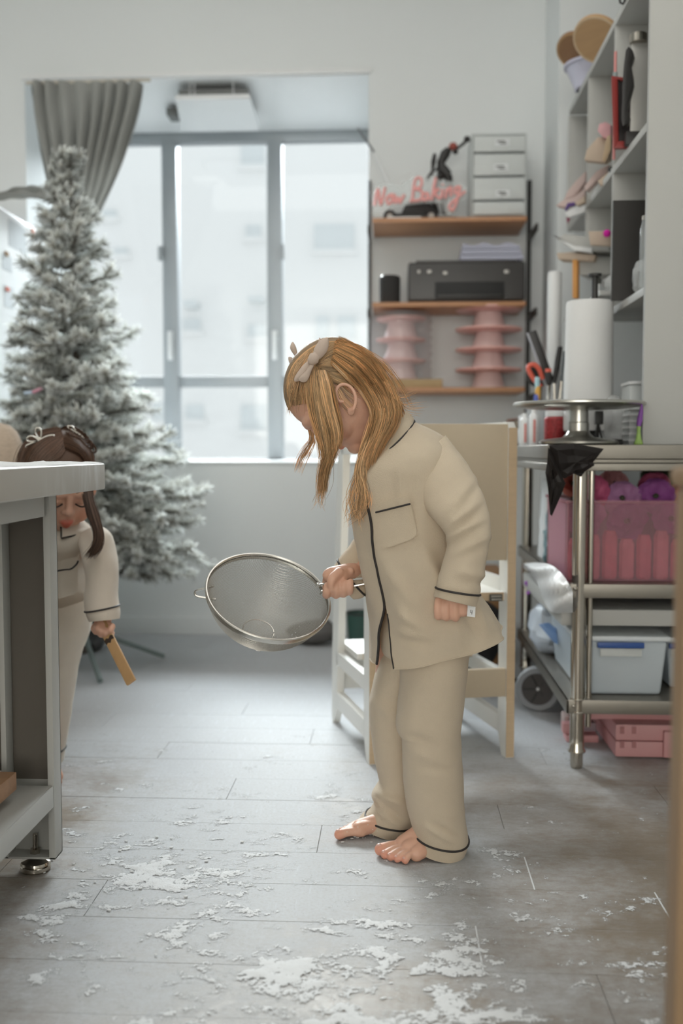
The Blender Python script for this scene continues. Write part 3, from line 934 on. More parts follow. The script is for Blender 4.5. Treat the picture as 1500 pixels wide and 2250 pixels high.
def branch_mesh(Lb, seed):
    rg = random.Random(seed)
    mb = MB()
    tint = []

    def needles(p, q, dens, ln, r0):
        d = q - p
        n = max(4, int(d.length * dens))
        dn = d.normalized()
        u = dn.orthogonal().normalized()
        w = dn.cross(u)
        for k in range(n):
            t = rg.random()
            a = rg.uniform(0, 2 * math.pi)
            o = p + d * t
            rad = u * math.cos(a) + w * math.sin(a)
            tip = (dn * 0.62 + rad * 0.78).normalized() * ln * rg.uniform(0.7, 1.15)
            s = dn.cross(rad).normalized() * 0.0021
            base = len(mb.v)
            mb.v += [o - s, o + s, o + tip + s * 0.8, o + tip - s * 0.8]
            mb.f.append((base, base + 1, base + 2, base + 3))
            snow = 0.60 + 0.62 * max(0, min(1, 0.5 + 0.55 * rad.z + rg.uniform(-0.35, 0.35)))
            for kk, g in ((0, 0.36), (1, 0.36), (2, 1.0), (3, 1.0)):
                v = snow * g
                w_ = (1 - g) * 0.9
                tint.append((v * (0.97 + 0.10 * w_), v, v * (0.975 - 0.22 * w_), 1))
    stem = [Vector((0, 0, 0)), Vector((Lb * 0.5, 0, -0.01 * Lb)), Vector((Lb, 0, 0.04 * Lb))]
    needles(stem[0].lerp(stem[1], 0.35), stem[1], 520, 0.030, 0)
    needles(stem[1], stem[2], 900, 0.033, 0)
    k = max(2, int(Lb / 0.052))
    for i in range(k):
        t = 0.22 + 0.76 * i / k
        p = stem[0].lerp(stem[1], t * 2) if t < 0.5 else stem[1].lerp(stem[2], t * 2 - 1)
        sd = 1 if i % 2 else -1
        ll = Lb * (0.36 * (1 - t) + 0.16) * rg.uniform(0.8, 1.25) + 0.02
        dr = Vector((0.72, sd * 0.75, rg.uniform(-0.25, 0.45))).normalized()
        needles(p, p + dr * ll, 760, 0.031, 0)
    nt_ = len(mb.v)
    mb.tube(stem, [0.006, 0.004, 0.002], 5)
    tint += [(0.16, 0.14, 0.12, 1)] * (len(mb.v) - nt_)
    me = bpy.data.meshes.new('branch')
    me.from_pydata([tuple(v) for v in mb.v], [], mb.f)
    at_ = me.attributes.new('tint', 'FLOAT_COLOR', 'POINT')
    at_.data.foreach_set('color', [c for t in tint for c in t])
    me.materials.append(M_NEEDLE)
    return me


tree = thing('christmas_tree', (TRX, TRY, 0), 'white flocked artificial christmas tree standing in front of the window at the left', 'tree')
MB().tube([(TRX, TRY, 0.05), (TRX, TRY, 1.0), (TRX - 0.015, TRY, 1.76)], [0.02, 0.017, 0.006], 8).build('trunk', M_BARK, tree)
CL = (0.08, 0.13, 0.19, 0.26, 0.34, 0.42)
BM = {c: [branch_mesh(c, 10 * i + s) for s in range(3)] for i, c in enumerate(CL)}
prof = [(1.84, 0.03), (1.72, 0.06), (1.58, 0.11), (1.42, 0.15), (1.25, 0.19), (1.08, 0.225), (0.90, 0.26), (0.74, 0.31), (0.60, 0.35), (0.47, 0.375), (0.40, 0.34), (0.32, 0.22)]
rg = random.Random(5)
z, nb = 1.80, 0
ang = 0.0
while z > 0.36:
    for i in range(len(prof) - 1):
        if prof[i][0] >= z >= prof[i + 1][0]:
            t = (prof[i][0] - z) / (prof[i][0] - prof[i + 1][0])
            rr = prof[i][1] + t * (prof[i + 1][1] - prof[i][1])
    ang += 2.399963 + rg.uniform(-0.3, 0.3)
    dx = math.cos(ang)
    L_ = rr * rg.uniform(0.75, 1.28)
    if dx < -0.45: L_ *= 0.85                             # squeezed by the fridge
    c = min(CL, key=lambda q: abs(q - L_))
    o = bpy.data.objects.new('branch', rg.choice(BM[c]))
    COL.objects.link(o)
    o.parent = tree
    k = (z - 0.36) / 1.48
    lift = -0.22 + 0.75 * k ** 1.5 + rg.uniform(-0.15, 0.15)
    o.location = (-0.015 * k - 0.03 * (k > 0.3), 0, z - L_ * math.sin(lift) * 0.5)
    o.rotation_euler = (rg.uniform(-0.4, 0.4), -lift, ang)
    o.scale = (L_ / c,) * 3
    nb += 1
    z -= 0.0042 + 0.0062 * k ** 0.7
for k in range(5):
    o = bpy.data.objects.new('branch', BM[0.08][k % 3])
    COL.objects.link(o); o.parent = tree
    o.location = (-0.015, 0, 1.745)
    o.rotation_euler = (0, -1.25 + 0.1 * k, k * 1.26)
for k in range(4):
    a = k * math.pi / 2 + 0.5
    MB().tube([(TRX, TRY, 0.16), (TRX + 0.10 * math.cos(a), TRY + 0.10 * math.sin(a), 0.10), (TRX + 0.30 * math.cos(a), TRY + 0.30 * math.sin(a), 0.012)], 0.009, 8).build('stand_leg', mat('stand_green', (0.20, 0.25, 0.24), 0.5), tree)
cl = thing('hair_clip', at(80, 858, 3.28), 'small pink and pale blue clip lying on the tree branches', 'clip')
MB().tube([at(72, 862, 3.28), at(92, 853, 3.28)], 0.006, 8).build('pink_half', mat('pink_clip', (0.75, 0.38, 0.48), 0.5), cl)
MB().tube([at(54, 864, 3.28), at(71, 862, 3.28)], 0.006, 8).build('blue_half', mat('blue_clip', (0.55, 0.66, 0.80), 0.5), cl)

# ================================================================ THINGS ON THE WALL SHELF
YI = 3.97
zs = [z_ + 0.0005 for z_ in bz.values()]
M_CLEAR = mat('clear_acrylic', (0.90, 0.93, 0.93), 0.1, alpha=0.28)
M_MILK = mat('milky_plastic', (0.80, 0.83, 0.82), 0.35, alpha=0.72)
M_NEON = mat('neon_pink', (0.90, 0.42, 0.40), 0.4, var=0.02)
# sign
sg = thing('sign', at(915, 470, 3.925), 'pink script lettering sign on a clear plate reading Now Baking, on the wall shelf', 'sign')
def spx(pts, Y): return [at(x, y, Y) for x, y in pts]
outline = [(818, 470), (816, 430), (828, 405), (850, 402), (880, 410), (893, 396), (918, 382), (940, 392), (950, 385), (965, 395), (985, 398), (1010, 400), (1026, 412), (1022, 430), (1008, 440), (1002, 462), (988, 474), (976, 466), (972, 446), (930, 446), (880, 452), (850, 460), (840, 472)]
fr_ = spx(outline, 3.925)
MB().loft([fr_, [p + Vector((0, 0.006, 0)) for p in fr_]]).build('backing_plate', M_CLEAR, sg, smooth=0)
strokes = {
    'letter_n': [(822, 452), (830, 415), (836, 450), (846, 412)],
    'letter_o': [(858, 428), (850, 436), (853, 448), (862, 440), (858, 428), (868, 430)],
    'letter_w': [(868, 430), (868, 446), (876, 434), (878, 446), (888, 428)],
    'letter_b': [(905, 440), (912, 395), (925, 393), (924, 410), (911, 415), (926, 420), (924, 438), (900, 442)],
    'letter_a': [(938, 424), (929, 428), (930, 440), (939, 434), (939, 424), (942, 440)],
    'letter_k': [(948, 440), (957, 390), (951, 425), (964, 414), (955, 424), (966, 438)],
    'letter_i': [(969, 436), (972, 416)],
    'letter_n.001': [(978, 436), (982, 414), (981, 422), (990, 411), (990, 432)],
    'letter_g': [(1010, 410), (1000, 413), (1000, 425), (1009, 420), (1010, 410), (1004, 440), (994, 462), (988, 450), (1022, 420)]}
for nm, pts in strokes.items():
    P = [at(x, y, 3.921) for x, y in cr(pts, 5)]
    MB().tube(P, 0.0058, 6).build(nm.split('.')[0], M_NEON, sg)
P = [at(*p, 3.921) for p in ((971.5, 404), (973, 407))]
MB().tube(P, 0.0045, 6).build('letter_dot', M_NEON, sg)
MB().box((at(850, 470, 3.925).x, 3.915, zs[0]), (at(925, 470, 3.925).x, 3.945, zs[0] + 0.009)).build('foot_block', M_WHITE, sg, bevel=0.002)
# toy truck behind the sign with a toy figure on top
tk = thing('toy_truck', at(905, 472, 4.02), 'small dark toy truck with big wheels behind the pink sign', 'toy')
for px in (856, 947):
    c_ = at(px, 459, 3.985)
    w_ = MB().lathe([(0.012, 0.0), (0.022, 0.0), (0.0255, 0.004), (0.0255, 0.018), (0.022, 0.022), (0.012, 0.022)], (c_.x, 3.975, zs[0] + 0.0258), 24, ax=(0, 1, 0)).build('wheel', M_RUBBER, tk)
    MB().lathe([(0.0, 0.0), (0.012, 0.001), (0.012, 0.004)], (c_.x, 3.9735, zs[0] + 0.0258), 16, ax=(0, 1, 0)).build('hub', mat('hub_grey', (0.5, 0.47, 0.43), 0.4), w_)
a, b = at(848, 450, 4.0), at(962, 444, 4.0)
MB().box((a.x, 3.985, zs[0] + 0.018), (b.x, 4.05, zs[0] + 0.04)).build('chassis', M_BLACK, tk, bevel=0.004)
MB().box((b.x - 0.002, 3.985, zs[0] + 0.01), (b.x + 0.075, 4.04, zs[0] + 0.024)).build('tow_bar', M_BLACK, tk, bevel=0.004)
MB().hexa([(a.x + 0.06, 3.988, zs[0] + 0.041), (b.x - 0.01, 3.988, zs[0] + 0.041), (b.x - 0.01, 4.047, zs[0] + 0.041), (a.x + 0.06, 4.047, zs[0] + 0.041), (a.x + 0.08, 3.995, zs[0] + 0.085), (b.x - 0.03, 3.995, zs[0] + 0.085), (b.x - 0.03, 4.04, zs[0] + 0.085), (a.x + 0.08, 4.04, zs[0] + 0.085)]).build('cab', M_BLACK, tk, bevel=0.004)
tf = thing('toy_figure', at(970, 395, 4.02), 'black jointed toy figure with a red head raising one arm on the shelf', 'toy')
q = MB()
Yf = 4.02
q.tube(spx([(984, 386), (972, 374), (968, 358), (978, 338), (986, 328)], Yf), [0.020, 0.024, 0.016, 0.020, 0.013], 10)
q.tube(spx([(984, 386), (988, 410), (975, 440), (978, 470)], Yf), [0.016, 0.014, 0.011, 0.012], 8)
q.tube(spx([(968, 384), (958, 410), (952, 440), (960, 470)], Yf), [0.014, 0.012, 0.010, 0.011], 8)
q.build('body', M_BLACK, tf)
MB().tube(spx([(998, 330), (1010, 322), (1022, 312)], Yf), [0.007, 0.006, 0.007], 8).ball(at(1026, 306, Yf), (0.014, 0.011, 0.013), 8, 6).build('raised_arm', M_BLACK, tf)
MB().tube(spx([(964, 368), (950, 378), (952, 355), (955, 338)], Yf), [0.009, 0.007, 0.010, 0.007], 8).tube(spx([(950, 378), (940, 390), (938, 398)], Yf), [0.007, 0.006, 0.006], 8).build('lowered_arm', M_BLACK, tf)
MB().ball(at(995, 322, Yf), (0.017, 0.016, 0.016), 12, 8).build('head', mat('dark_red', (0.33, 0.07, 0.05), 0.5), tf)
MB().ball(at(1000, 334, Yf), (0.012, 0.013, 0.010), 10, 6).build('jaw', M_BLACK, tf)
# drawer box
db = thing('drawer_box', at(1098, 470, 3.95), 'milky white plastic box of four small drawers at the right end of the wall shelf', 'drawers')
x0_, x1_, zt1 = at(1036, 300, 3.92).x, at(1158, 300, 3.92).x, at(1098, 291, 3.92).z
MB().box((x0_, 3.93, zs[0]), (x0_ + 0.006, 4.12, zt1)).box((x1_ - 0.006, 3.93, zs[0]), (x1_, 4.12, zt1)).box((x0_, 3.93, zt1 - 0.006), (x1_, 4.12, zt1)).box((x0_, 4.114, zs[0]), (x1_, 4.12, zt1)).box((x0_, 3.93, zs[0]), (x1_, 4.12, zs[0] + 0.012)).build('casing', M_MILK, db, bevel=0.002)
ys_ = [298, 338, 390, 443]
hs = [334, 386, 439, 464]
for k, (ya, yb2) in enumerate(zip(ys_, hs)):
    za, zb = at(1098, ya, 3.92).z, at(1098, yb2, 3.92).z
    if k == 3: zb = zs[0] + 0.013
    dw = MB().box((x0_ + 0.008, 3.918, zb + 0.001), (x1_ - 0.008, 3.922, za - 0.001)).box((x0_ + 0.012, 3.922, zb + 0.002), (x1_ - 0.012, 4.10, zb + 0.02)).build('drawer', M_MILK, db, bevel=0.001)
    tl = mat('teal_stuff', (0.42, 0.56, 0.56), 0.7, var=0.3, vscale=60)
    MB().box((x0_ + 0.03, 3.926, zb + 0.021), (x1_ - 0.03, 4.05, zb + 0.021 + min(0.012, (za - zb) * 0.3))).build('contents', tl, dw, bevel=0.003)
    if k < 3:
        lx, ly = (1103, 1100, 1104)[k], (313, 368, 425)[k]
        p = at(lx, ly, 3.917)
        lb = MB().box((p.x - 0.027, 3.9165, p.z - 0.013), (p.x + 0.027, 3.9178, p.z + 0.013)).build('paper_label', M_PAPER, dw, smooth=0)
        for (dx, dz, w_) in ((-0.004, 0.004, 0.016), (0.004, -0.004, 0.013)):
            MB().box((p.x + dx - w_, 3.9155, p.z + dz - 0.002), (p.x + dx + w_, 3.9164, p.z + dz + 0.002)).build('ink_line', M_BLACK, lb, smooth=0)
for (px, py) in ((1068, 303), (1077, 303)):
    p = at(px, py, 3.928)
    MB().box((p.x - 0.006, 3.926, p.z - 0.004), (p.x + 0.005, 3.9285, p.z + 0.004)).build('black_tab', M_BLACK, db, smooth=0)
# speaker, printer, folded cloth
sp = thing('speaker', at(856, 663, 3.95), 'small black cylinder speaker on the middle board of the wall shelf', 'speaker')
c_ = at(856, 663, 3.95)
MB().lathe([(0.036, 0), (0.041, 0.003), (0.042, 0.10), (0.040, 0.108)], (c_.x, 3.97, zs[1]), 28).build('body', mat('black_mesh_cloth', (0.035, 0.033, 0.032), 0.9, var=0.3, vscale=200), sp)
MB().lathe([(0.040, 0.108), (0.036, 0.112), (0.0, 0.112)], (c_.x, 3.97, zs[1]), 28).build('top_cap', mat('glossy_black', (0.05, 0.05, 0.05), 0.15), sp)
pr = thing('printer', at(1025, 663, 3.95), 'wide black inkjet printer on the middle board of the wall shelf', 'printer')
x0_, x1_ = at(896, 620, 3.92).x, at(1153, 620, 3.92).x
zt1 = at(1025, 576, 3.92).z
M_PRN = mat('printer_black', (0.045, 0.042, 0.040), 0.38, var=0.08)
MB().box((x0_, 3.91, zs[1] + 0.006), (x1_, 4.14, zt1)).build('body', M_PRN, pr, bevel=0.012, segs=3)
MB().box((x0_ + 0.03, 3.92, zt1 - 0.001), (x1_ - 0.03, 4.12, zt1 + 0.008)).build('lid', M_PRN, pr, bevel=0.004)
a, b = at(955, 655, 3.9), at(1108, 618, 3.9)
sl_ = MB().box((a.x, 3.903, a.z), (b.x, 3.912, b.z)).build('paper_slot', mat('slot_black', (0.012, 0.012, 0.012), 0.6), pr, bevel=0.003)
MB().box((a.x + 0.01, 3.898, a.z + 0.004), (b.x - 0.01, 3.908, a.z + 0.012)).build('output_tray', M_PRN, pr, bevel=0.002)
for px, w_ in ((920, 4), (943, 6), (978, 6), (1113, 7)):
    p = at(px, 596 if px != 978 else 599, 3.905)
    MB().box((p.x - w_ * 0.0013, 3.905, p.z - 0.007), (p.x + w_ * 0.0013, 3.912, p.z + 0.005)).build('button', mat('silver_button', (0.5, 0.48, 0.45), 0.3, 0.4), pr, bevel=0.002)
fc = thing('folded_cloth', at(1080, 572, 3.97), 'folded pale lavender cloth lying on top of the black printer', 'cloth')
M_LAV = mat('lavender_cloth', (0.52, 0.53, 0.64), 0.9, var=0.06, trans=0.1)
for k in range(3):
    x0_, x1_ = at(1010 + 3 * k, 560, 3.93).x, at(1150 - 4 * k, 560, 3.93).x
    q = MB(); P = []
    z0 = zt1 + 0.009 + 0.021 * k
    bt = [[(x0_ + (x1_ - x0_) * i / 14, 3.93 + 0.012 * k * 0 + 0.17 * j, z0 + 0.0205 + 0.006 * math.sin(i * 1.1 + k) * (k == 2)) for j in range(2)] for i in range(15)]
    lo = [[(p[0], p[1], z0) for p in r_] for r_ in bt]
    rings = [[Vector(lo[i][0]), Vector(lo[i][1]), Vector(bt[i][1]), Vector(bt[i][0])] for i in range(15)]
    q.loft(rings).build('fold', M_LAV, fc, bevel=0.006)
# pink cake stands
M_PINKP = mat('pink_plastic', (0.80, 0.46, 0.41), 0.35, var=0.03, sss=0.05)
def cake_stand(x, y, z, lab, r=0.125, h=0.078):
    t = thing('cake_stand', (x, y, z), lab, 'cake stand', 'pink cake stands on the lowest wall-shelf board')
    MB().lathe([(0.066, 0), (0.068, 0.003), (0.062, 0.02), (0.050, h - 0.014), (0.050, h - 0.008)], (x, y, z), 36).build('pedestal', mat('pink_plastic_light', (0.76, 0.58, 0.56), 0.4), t)
    MB().lathe([(0.046, h - 0.012), (r - 0.006, h - 0.010), (r, h - 0.006), (r, h), (r - 0.004, h + 0.001), (0, h)], (x, y, z), 48).build('plate', M_PINKP, t)
    return t
cx = at(1072, 850, 4.02).x
for k, w_ in enumerate(('lowest', 'second from the bottom', 'third from the bottom', 'topmost')):
    cake_stand(cx, 4.02, zs[2] + 0.0795 * k, 'pink cake stand, %s in the right stack under the black printer' % w_, r=0.132)
cx2 = at(880, 850, 4.02).x
o = MB().box((at(822, 850, 3.92).x, 3.92, zs[2]), (at(972, 850, 3.92).x, 4.13, zs[2] + 0.034)).build('cake_board', mat('tan_card', (0.48, 0.35, 0.19), 0.7), bevel=0.003)
tag(o, 'thick tan board under the bagged pink cake stands on the wall shelf', 'board')
for k, w_ in enumerate(('bottom one', 'middle one', 'top one')):
    cake_stand(cx2, 4.02, zs[2] + 0.0355 + 0.083 * k, 'pink cake stand in a clear bag, %s of the left stack' % w_, r=0.10, h=0.08)
q = MB()
rings = []
for k in range(26):
    t = k / 25
    z_ = zs[2] + 0.036 + 0.262 * t
    rr = 0.121 + 0.004 * math.sin(k * 2.1)
    rings.append([Vector((cx2 + (rr * 1.0 + 0.006 * noise.noise(Vector((j * 0.8, k * 0.7, 2)))) * math.cos(2 * math.pi * j / 30), 4.015 + (min(0.118, rr) + 0.006 * noise.noise(Vector((j * 0.8, k * 0.7, 7)))) * math.sin(2 * math.pi * j / 30), z_)) for j in range(30)])
tag(q.loft(rings, cap=False).build('plastic_bag', mat('clear_bag', (0.88, 0.87, 0.88), 0.12, alpha=0.16), smooth=80), 'clear plastic bag over the left stack of pink cake stands', 'bag')

# ================================================================ ON THE PREP TABLE
ZT = zt_ = at(1400, 977, BY0).z
# turntable
M_TURN = mat('turntable_metal', (0.50, 0.49, 0.45), 0.28, 0.85, var=0.06, vscale=4)
tt = thing('turntable', (0.452, 2.50, ZT), 'grey metal cake turntable on the near corner of the prep table', 'turntable')
MB().lathe([(0.088, 0.0), (0.096, 0.003), (0.0965, 0.008), (0.085, 0.013), (0.04, 0.018), (0.030, 0.026), (0.0265, 0.034)], (0.452, 2.50, ZT + 0.0005), 48).build('base', M_TURN, tt)
MB().lathe([(0.0255, 0.034), (0.0255, 0.054), (0.024, 0.056), (0.0235, 0.088)], (0.452, 2.50, ZT + 0.0005), 32).build('column', M_TURN, tt)
MB().lathe([(0.03, 0.085), (0.12, 0.089), (0.155, 0.094), (0.1605, 0.098), (0.1605, 0.102), (0.157, 0.1045), (0.0, 0.1045)], (0.452, 2.50, ZT + 0.0005), 64).build('plate', M_TURN, tt)
tag(MB().obox(Vector((at(1335, 882, 2.50).x, 2.50, ZT + 0.1075)), (0.055, 0.02, -0.0), (-0.004, 0.011, 0), (0, 0, 0.0022)).build('spatula', M_BLACK, bevel=0.001), 'flat black spatula lying on the metal turntable plate', 'spatula')
# black bag hanging over the table corner
bgp = thing('black_sheet', at(1260, 1000, 2.36), 'crumpled black plastic sheet hanging over the corner of the prep table', 'sheet')
YK = BY0 - 0.006
def sheet(px, m, name, Y0, th=0.003, jit=0.006, seed=1):
    rg = random.Random(seed)
    n = len(px)
    c = (sum(p[0] for p in px) / n, sum(p[1] for p in px) / n)
    def ring(k, a, b): return [at(c[0] + (x - c[0]) * k, c[1] + (y - c[1]) * k, Y0 - rg.uniform(a, b)) for x, y in px]
    fr = ring(1.0, 0, jit)
    bk = [p + Vector((0, th, 0)) for p in fr]
    return MB().loft([ring(0.05, 0.006, 0.006), ring(0.35, 0.0, 0.016), ring(0.7, 0.0, 0.018), fr, bk]).build(name, m, bgp, smooth=12)
M_BSH = mat('black_sheet_plastic', (0.018, 0.015, 0.014), 0.45, var=0.15, spec=0.2, bump=0.6, bscale=14)
sheet([(1206, 978), (1258, 974), (1326, 986), (1312, 1004), (1302, 1016), (1306, 1022), (1285, 1036), (1262, 1040), (1240, 1052), (1222, 1042), (1212, 1020)], M_BSH, 'front_flap', YK - 0.004, seed=2)
sheet([(1204, 982), (1214, 1000), (1230, 1036), (1242, 1062), (1234, 1084), (1212, 1134), (1208, 1130), (1204, 1074), (1198, 1038), (1202, 1016)], M_BSH, 'hanging_flap', YK - 0.012, th=0.004, seed=3)
sheet([(1232, 1028), (1294, 1024), (1276, 1048), (1255, 1038)], M_BSH, 'under_fold', YK - 0.001, seed=4)
# paper towel roll
pr_ = thing('paper_roll', at(1292, 960, 2.76), 'tall white paper towel roll on a black rod holder on the prep table', 'paper roll')
xc = at(1293, 800, 2.76).x
MB().lathe([(0.010, 0.04), (0.064, 0.04), (0.066, 0.05), (0.063, 0.382), (0.061, 0.388), (0.018, 0.388), (0.018, 0.37)], (xc, 2.76, ZT), 40, cap=False).build('roll', mat('tissue', (0.80, 0.80, 0.79), 0.95, var=0.02, bump=0.2, bscale=200), pr_)
hd = MB().lathe([(0.075, 0.0), (0.078, 0.004), (0.075, 0.012), (0.01, 0.014), (0.009, 0.020)], (xc, 2.76, ZT), 32).build('holder_base', M_BLACK, pr_)
MB().lathe([(0.0085, 0.015), (0.0085, 0.455), (0.018, 0.456), (0.018, 0.463), (0.0, 0.464)], (xc + 0.013, 2.76, ZT), 16).build('holder_rod', M_BLACK, pr_)
# tall white tube by the wall
xc = at(1217, 700, 3.35).x
tag(MB().lathe([(0.021, 0), (0.023, 0.003), (0.023, 0.565), (0.020, 0.572), (0.0, 0.572)], (xc, 3.35, ZT), 24).build('parchment_roll', M_WHITE), 'long thin white roll standing upright behind the cup of tools on the prep table', 'roll')
# tool cups with handles
M_CUP = mat('clear_cup', (0.85, 0.87, 0.88), 0.15, alpha=0.35)
def cup(px, Y, r, h, lab, m=None):
    x = at(px, 950, Y).x
    return tag(MB().lathe([(r * 0.85, 0), (r * 0.9, 0.002), (r, h), (r - 0.003, h), (r * 0.85 - 0.002, 0.004), (0, 0.004)], (x, Y, ZT), 24, cap=False).build('cup', m or M_CUP), lab, 'cup', 'cups on the prep table'), x
_, x1c = cup(1182, 3.05, 0.037, 0.125, 'clear cup with the black knife and red scissors on the prep table')
_, x2c = cup(1222, 2.95, 0.030, 0.135, 'clear cup with two dark tool handles beside the paper towel roll')
_, x3c = cup(1160, 3.25, 0.032, 0.10, 'white cup behind the clear tool cup near the wooden step tower', M_WHITE)
kn = thing('knife', (x1c, 3.05, ZT + 0.006), 'long black handled knife standing slanted in the clear cup', 'knife')
ka, kb = at(1208, 838, 3.05), at(1168, 728, 3.04)
dd = (kb - ka).normalized(); sd = Vector((dd.z, 0, -dd.x))
MB().obox((ka + kb) / 2, sd * 0.0125, Vector((0, 0.008, 0)), dd * ((kb - ka).length / 2)).build('handle', M_BLACK, kn, bevel=0.004)
MB().obox((ka + kb) / 2 - sd * 0.0145, sd * 0.0022, Vector((0, 0.0075, 0)), dd * ((kb - ka).length / 2)).build('handle_edge', mat('grey_edge', (0.45, 0.46, 0.50), 0.4), kn)
ke = Vector((x1c + 0.018, 3.05, ZT + 0.02))
MB().tube([ka, ke], 0.0045, 6).build('blade', M_CHROME, kn)
sc_ = thing('scissors', (x1c, 3.04, ZT + 0.006), 'scissors with red and black grips standing in the clear cup', 'scissors')
MB().tube(spx(cr([(1188, 850), (1170, 830), (1160, 808), (1172, 801), (1184, 812), (1192, 834)], 4), 3.035), 0.0075, 8).build('red_grip', mat('scissor_red', (0.72, 0.14, 0.09), 0.4), sc_)
MB().tube(spx(cr([(1186, 852), (1166, 838), (1159, 818), (1170, 812), (1180, 830), (1190, 850)], 4), 3.055), 0.008, 8).build('black_grip', M_BLACK, sc_)
MB().tube([at(1187, 850, 3.04), Vector((x1c, 3.04, ZT + 0.015))], 0.004, 6).build('blade', M_CHROME, sc_)
for nm, p0_, p1_, r0_, r1_, m_, lab in (
        ('piping_knife', (1217, 842), (1230, 762), 0.008, 0.0075, M_BLACK, 'dark slim tool handle standing upright in the cup beside the paper roll'),
        ('palette_knife', (1233, 838), (1239, 772), 0.0035, 0.004, mat('slate_handle', (0.12, 0.14, 0.15), 0.5), 'thin dark palette knife handle touching the paper roll'),
        ('marker', (1206, 846), (1204, 818), 0.010, 0.009, M_BLACK, 'short black pen with a red end in the clear tool cup')):
    t = thing(nm, at(p0_[0], 960, 2.97), lab, 'tool')
    a, b = at(*p0_, 2.97), at(*p1_, 2.97)
    MB().tube([a, a.lerp(b, 0.6), b], [r0_ * 0.8, r0_ * 1.15, r1_], 10).build('handle', m_, t)
    MB().tube([a, Vector((x2c if nm != 'marker' else x1c + 0.028, 2.965 if nm != 'marker' else 3.04, ZT + 0.01))], 0.003, 6).build('shaft', M_CHROME, t)
    if nm == 'marker': MB().lathe([(0.0095, 0), (0.0095, 0.01), (0, 0.011)], b, 10).build('cap', mat('scissor_red', (0.72, 0.14, 0.09), 0.4), t)
for px, py, cl_, lab in ((1180, 838, (0.45, 0.68, 0.74), 'light blue lump'), (1181, 858, (0.80, 0.45, 0.10), 'orange lump'), (1178, 876, (0.12, 0.16, 0.52), 'deep blue lump')):
    p = at(px, py, 3.0)
    t = tag(MB().lathe([(0.006, -0.03), (0.0085, -0.005), (0.008, 0.012), (0.0, 0.014)], p, 10).build('piping_tip', mat('tip_' + lab.split()[0] + str(px), cl_, 0.5)), '%s of a piping tip among the tools in the clear cup' % lab.replace(' lump', ' end'), 'piping tip')
# white tubes, red jar
for px, Y, r, h, lab in ((1152, 2.96, 0.016, 0.075, 'white bottle nearest to the wooden tower'), (1172, 2.9, 0.013, 0.085, 'white bottle with a red stripe beside the red glitter jar')):
    x = at(px, 950, Y).x
    t = thing('bottle', (x, Y, ZT), lab + ' on the prep table', 'bottle', 'white bottles on the prep table')
    MB().lathe([(r, 0), (r, h), (r * 0.6, h + 0.008)], (x, Y, ZT), 16).build('body', M_WHITE, t)
    MB().lathe([(r * 0.55, h + 0.008), (r * 0.55, h + 0.02), (0, h + 0.021)], (x, Y, ZT), 12).build('cap', M_WHITE, t)
    MB().box((x - 0.003, Y - r - 0.001, ZT + 0.01), (x + 0.003, Y - r + 0.002, ZT + h - 0.01)).build('stripe', mat('stripe_red', (0.70, 0.22, 0.18), 0.5), t)
jr = thing('jar', at(1218, 958, 2.80), 'jar of red glitter on the prep table beside the turntable column', 'jar')
xj = at(1219, 930, 2.80).x
MB().lathe([(0.028, 0), (0.030, 0.003), (0.030, 0.075), (0.026, 0.08)], (xj, 2.80, ZT), 28).build('body', mat('red_glitter', (0.42, 0.045, 0.05), 0.35, var=0.9, vscale=160, bump=0.8, bscale=220), jr)
MB().lathe([(0.0275, 0.08), (0.0275, 0.096), (0, 0.097)], (xj, 2.80, ZT), 28).build('lid', M_WHITE, jr)
# small black stand, tablet, striped white tub, clear bag, toothpaste-like tube
sb = thing('mini_tripod', at(1312, 960, 2.66), 'small black tripod clamp behind the turntable column', 'tripod')
xs_ = at(1316, 930, 2.66).x
MB().box((xs_ - 0.010, 2.655, ZT + 0.055), (xs_ + 0.010, 2.675, ZT + 0.09)).build('clamp', M_BLACK, sb, bevel=0.002)
for k in (-1, 0, 1):
    MB().tube([(xs_ - 0.002, 2.665, ZT + 0.058), (xs_ + 0.012 * k, 2.665 + 0.012 * (k == 0), ZT + 0.003)], 0.003, 8).build('leg', M_BLACK, sb)
tag(MB().box((at(1342, 970, 2.62).x, 2.62, ZT), (at(1368, 970, 2.62).x, 2.70, ZT + 0.016)).build('phone_charger', M_BLACK, bevel=0.003), 'flat black box lying on the prep table right of the turntable base', 'box')
wt = thing('ribbed_tub', at(1395, 960, 2.62), 'white ribbed plastic tub against the end of the shelving on the prep table', 'tub')
xa, xb = at(1382, 940, 2.60).x, at(1412, 940, 2.60).x
MB().box((xa, 2.60, ZT), (xb, 2.70, ZT + 0.155)).build('body', M_MILK, wt, bevel=0.004)
for k in range(6):
    MB().box((xa - 0.002, 2.597, ZT + 0.01 + 0.016 * k), (xb + 0.002, 2.703, ZT + 0.016 + 0.016 * k)).build('rib', M_WHITE, wt, bevel=0.001)
MB().box((xa - 0.002, 2.597, ZT + 0.155), (xb + 0.002, 2.703, ZT + 0.163)).build('lid', M_WHITE, wt, bevel=0.002)
def crumple(name, c, rad, m, lab, cat, seed, amp=0.35, sc=14, flat=None):
    q = MB().ball(c, rad, 28, 18)
    for v in q.v:
        d = v - Vector(c)
        k = 1 + amp * noise.noise(v * sc + Vector((seed, seed, seed))) + amp * 0.5 * noise.noise(v * sc * 2.7 + Vector((seed, 0, 0)))
        v.xyz = Vector(c) + d * k
        if flat is not None and v.z < flat: v.z = flat
    return tag(q.build(name, m, smooth=25), lab, cat)
M_BAG = mat('crinkled_clear_bag', (0.84, 0.85, 0.84), 0.18, alpha=0.45)
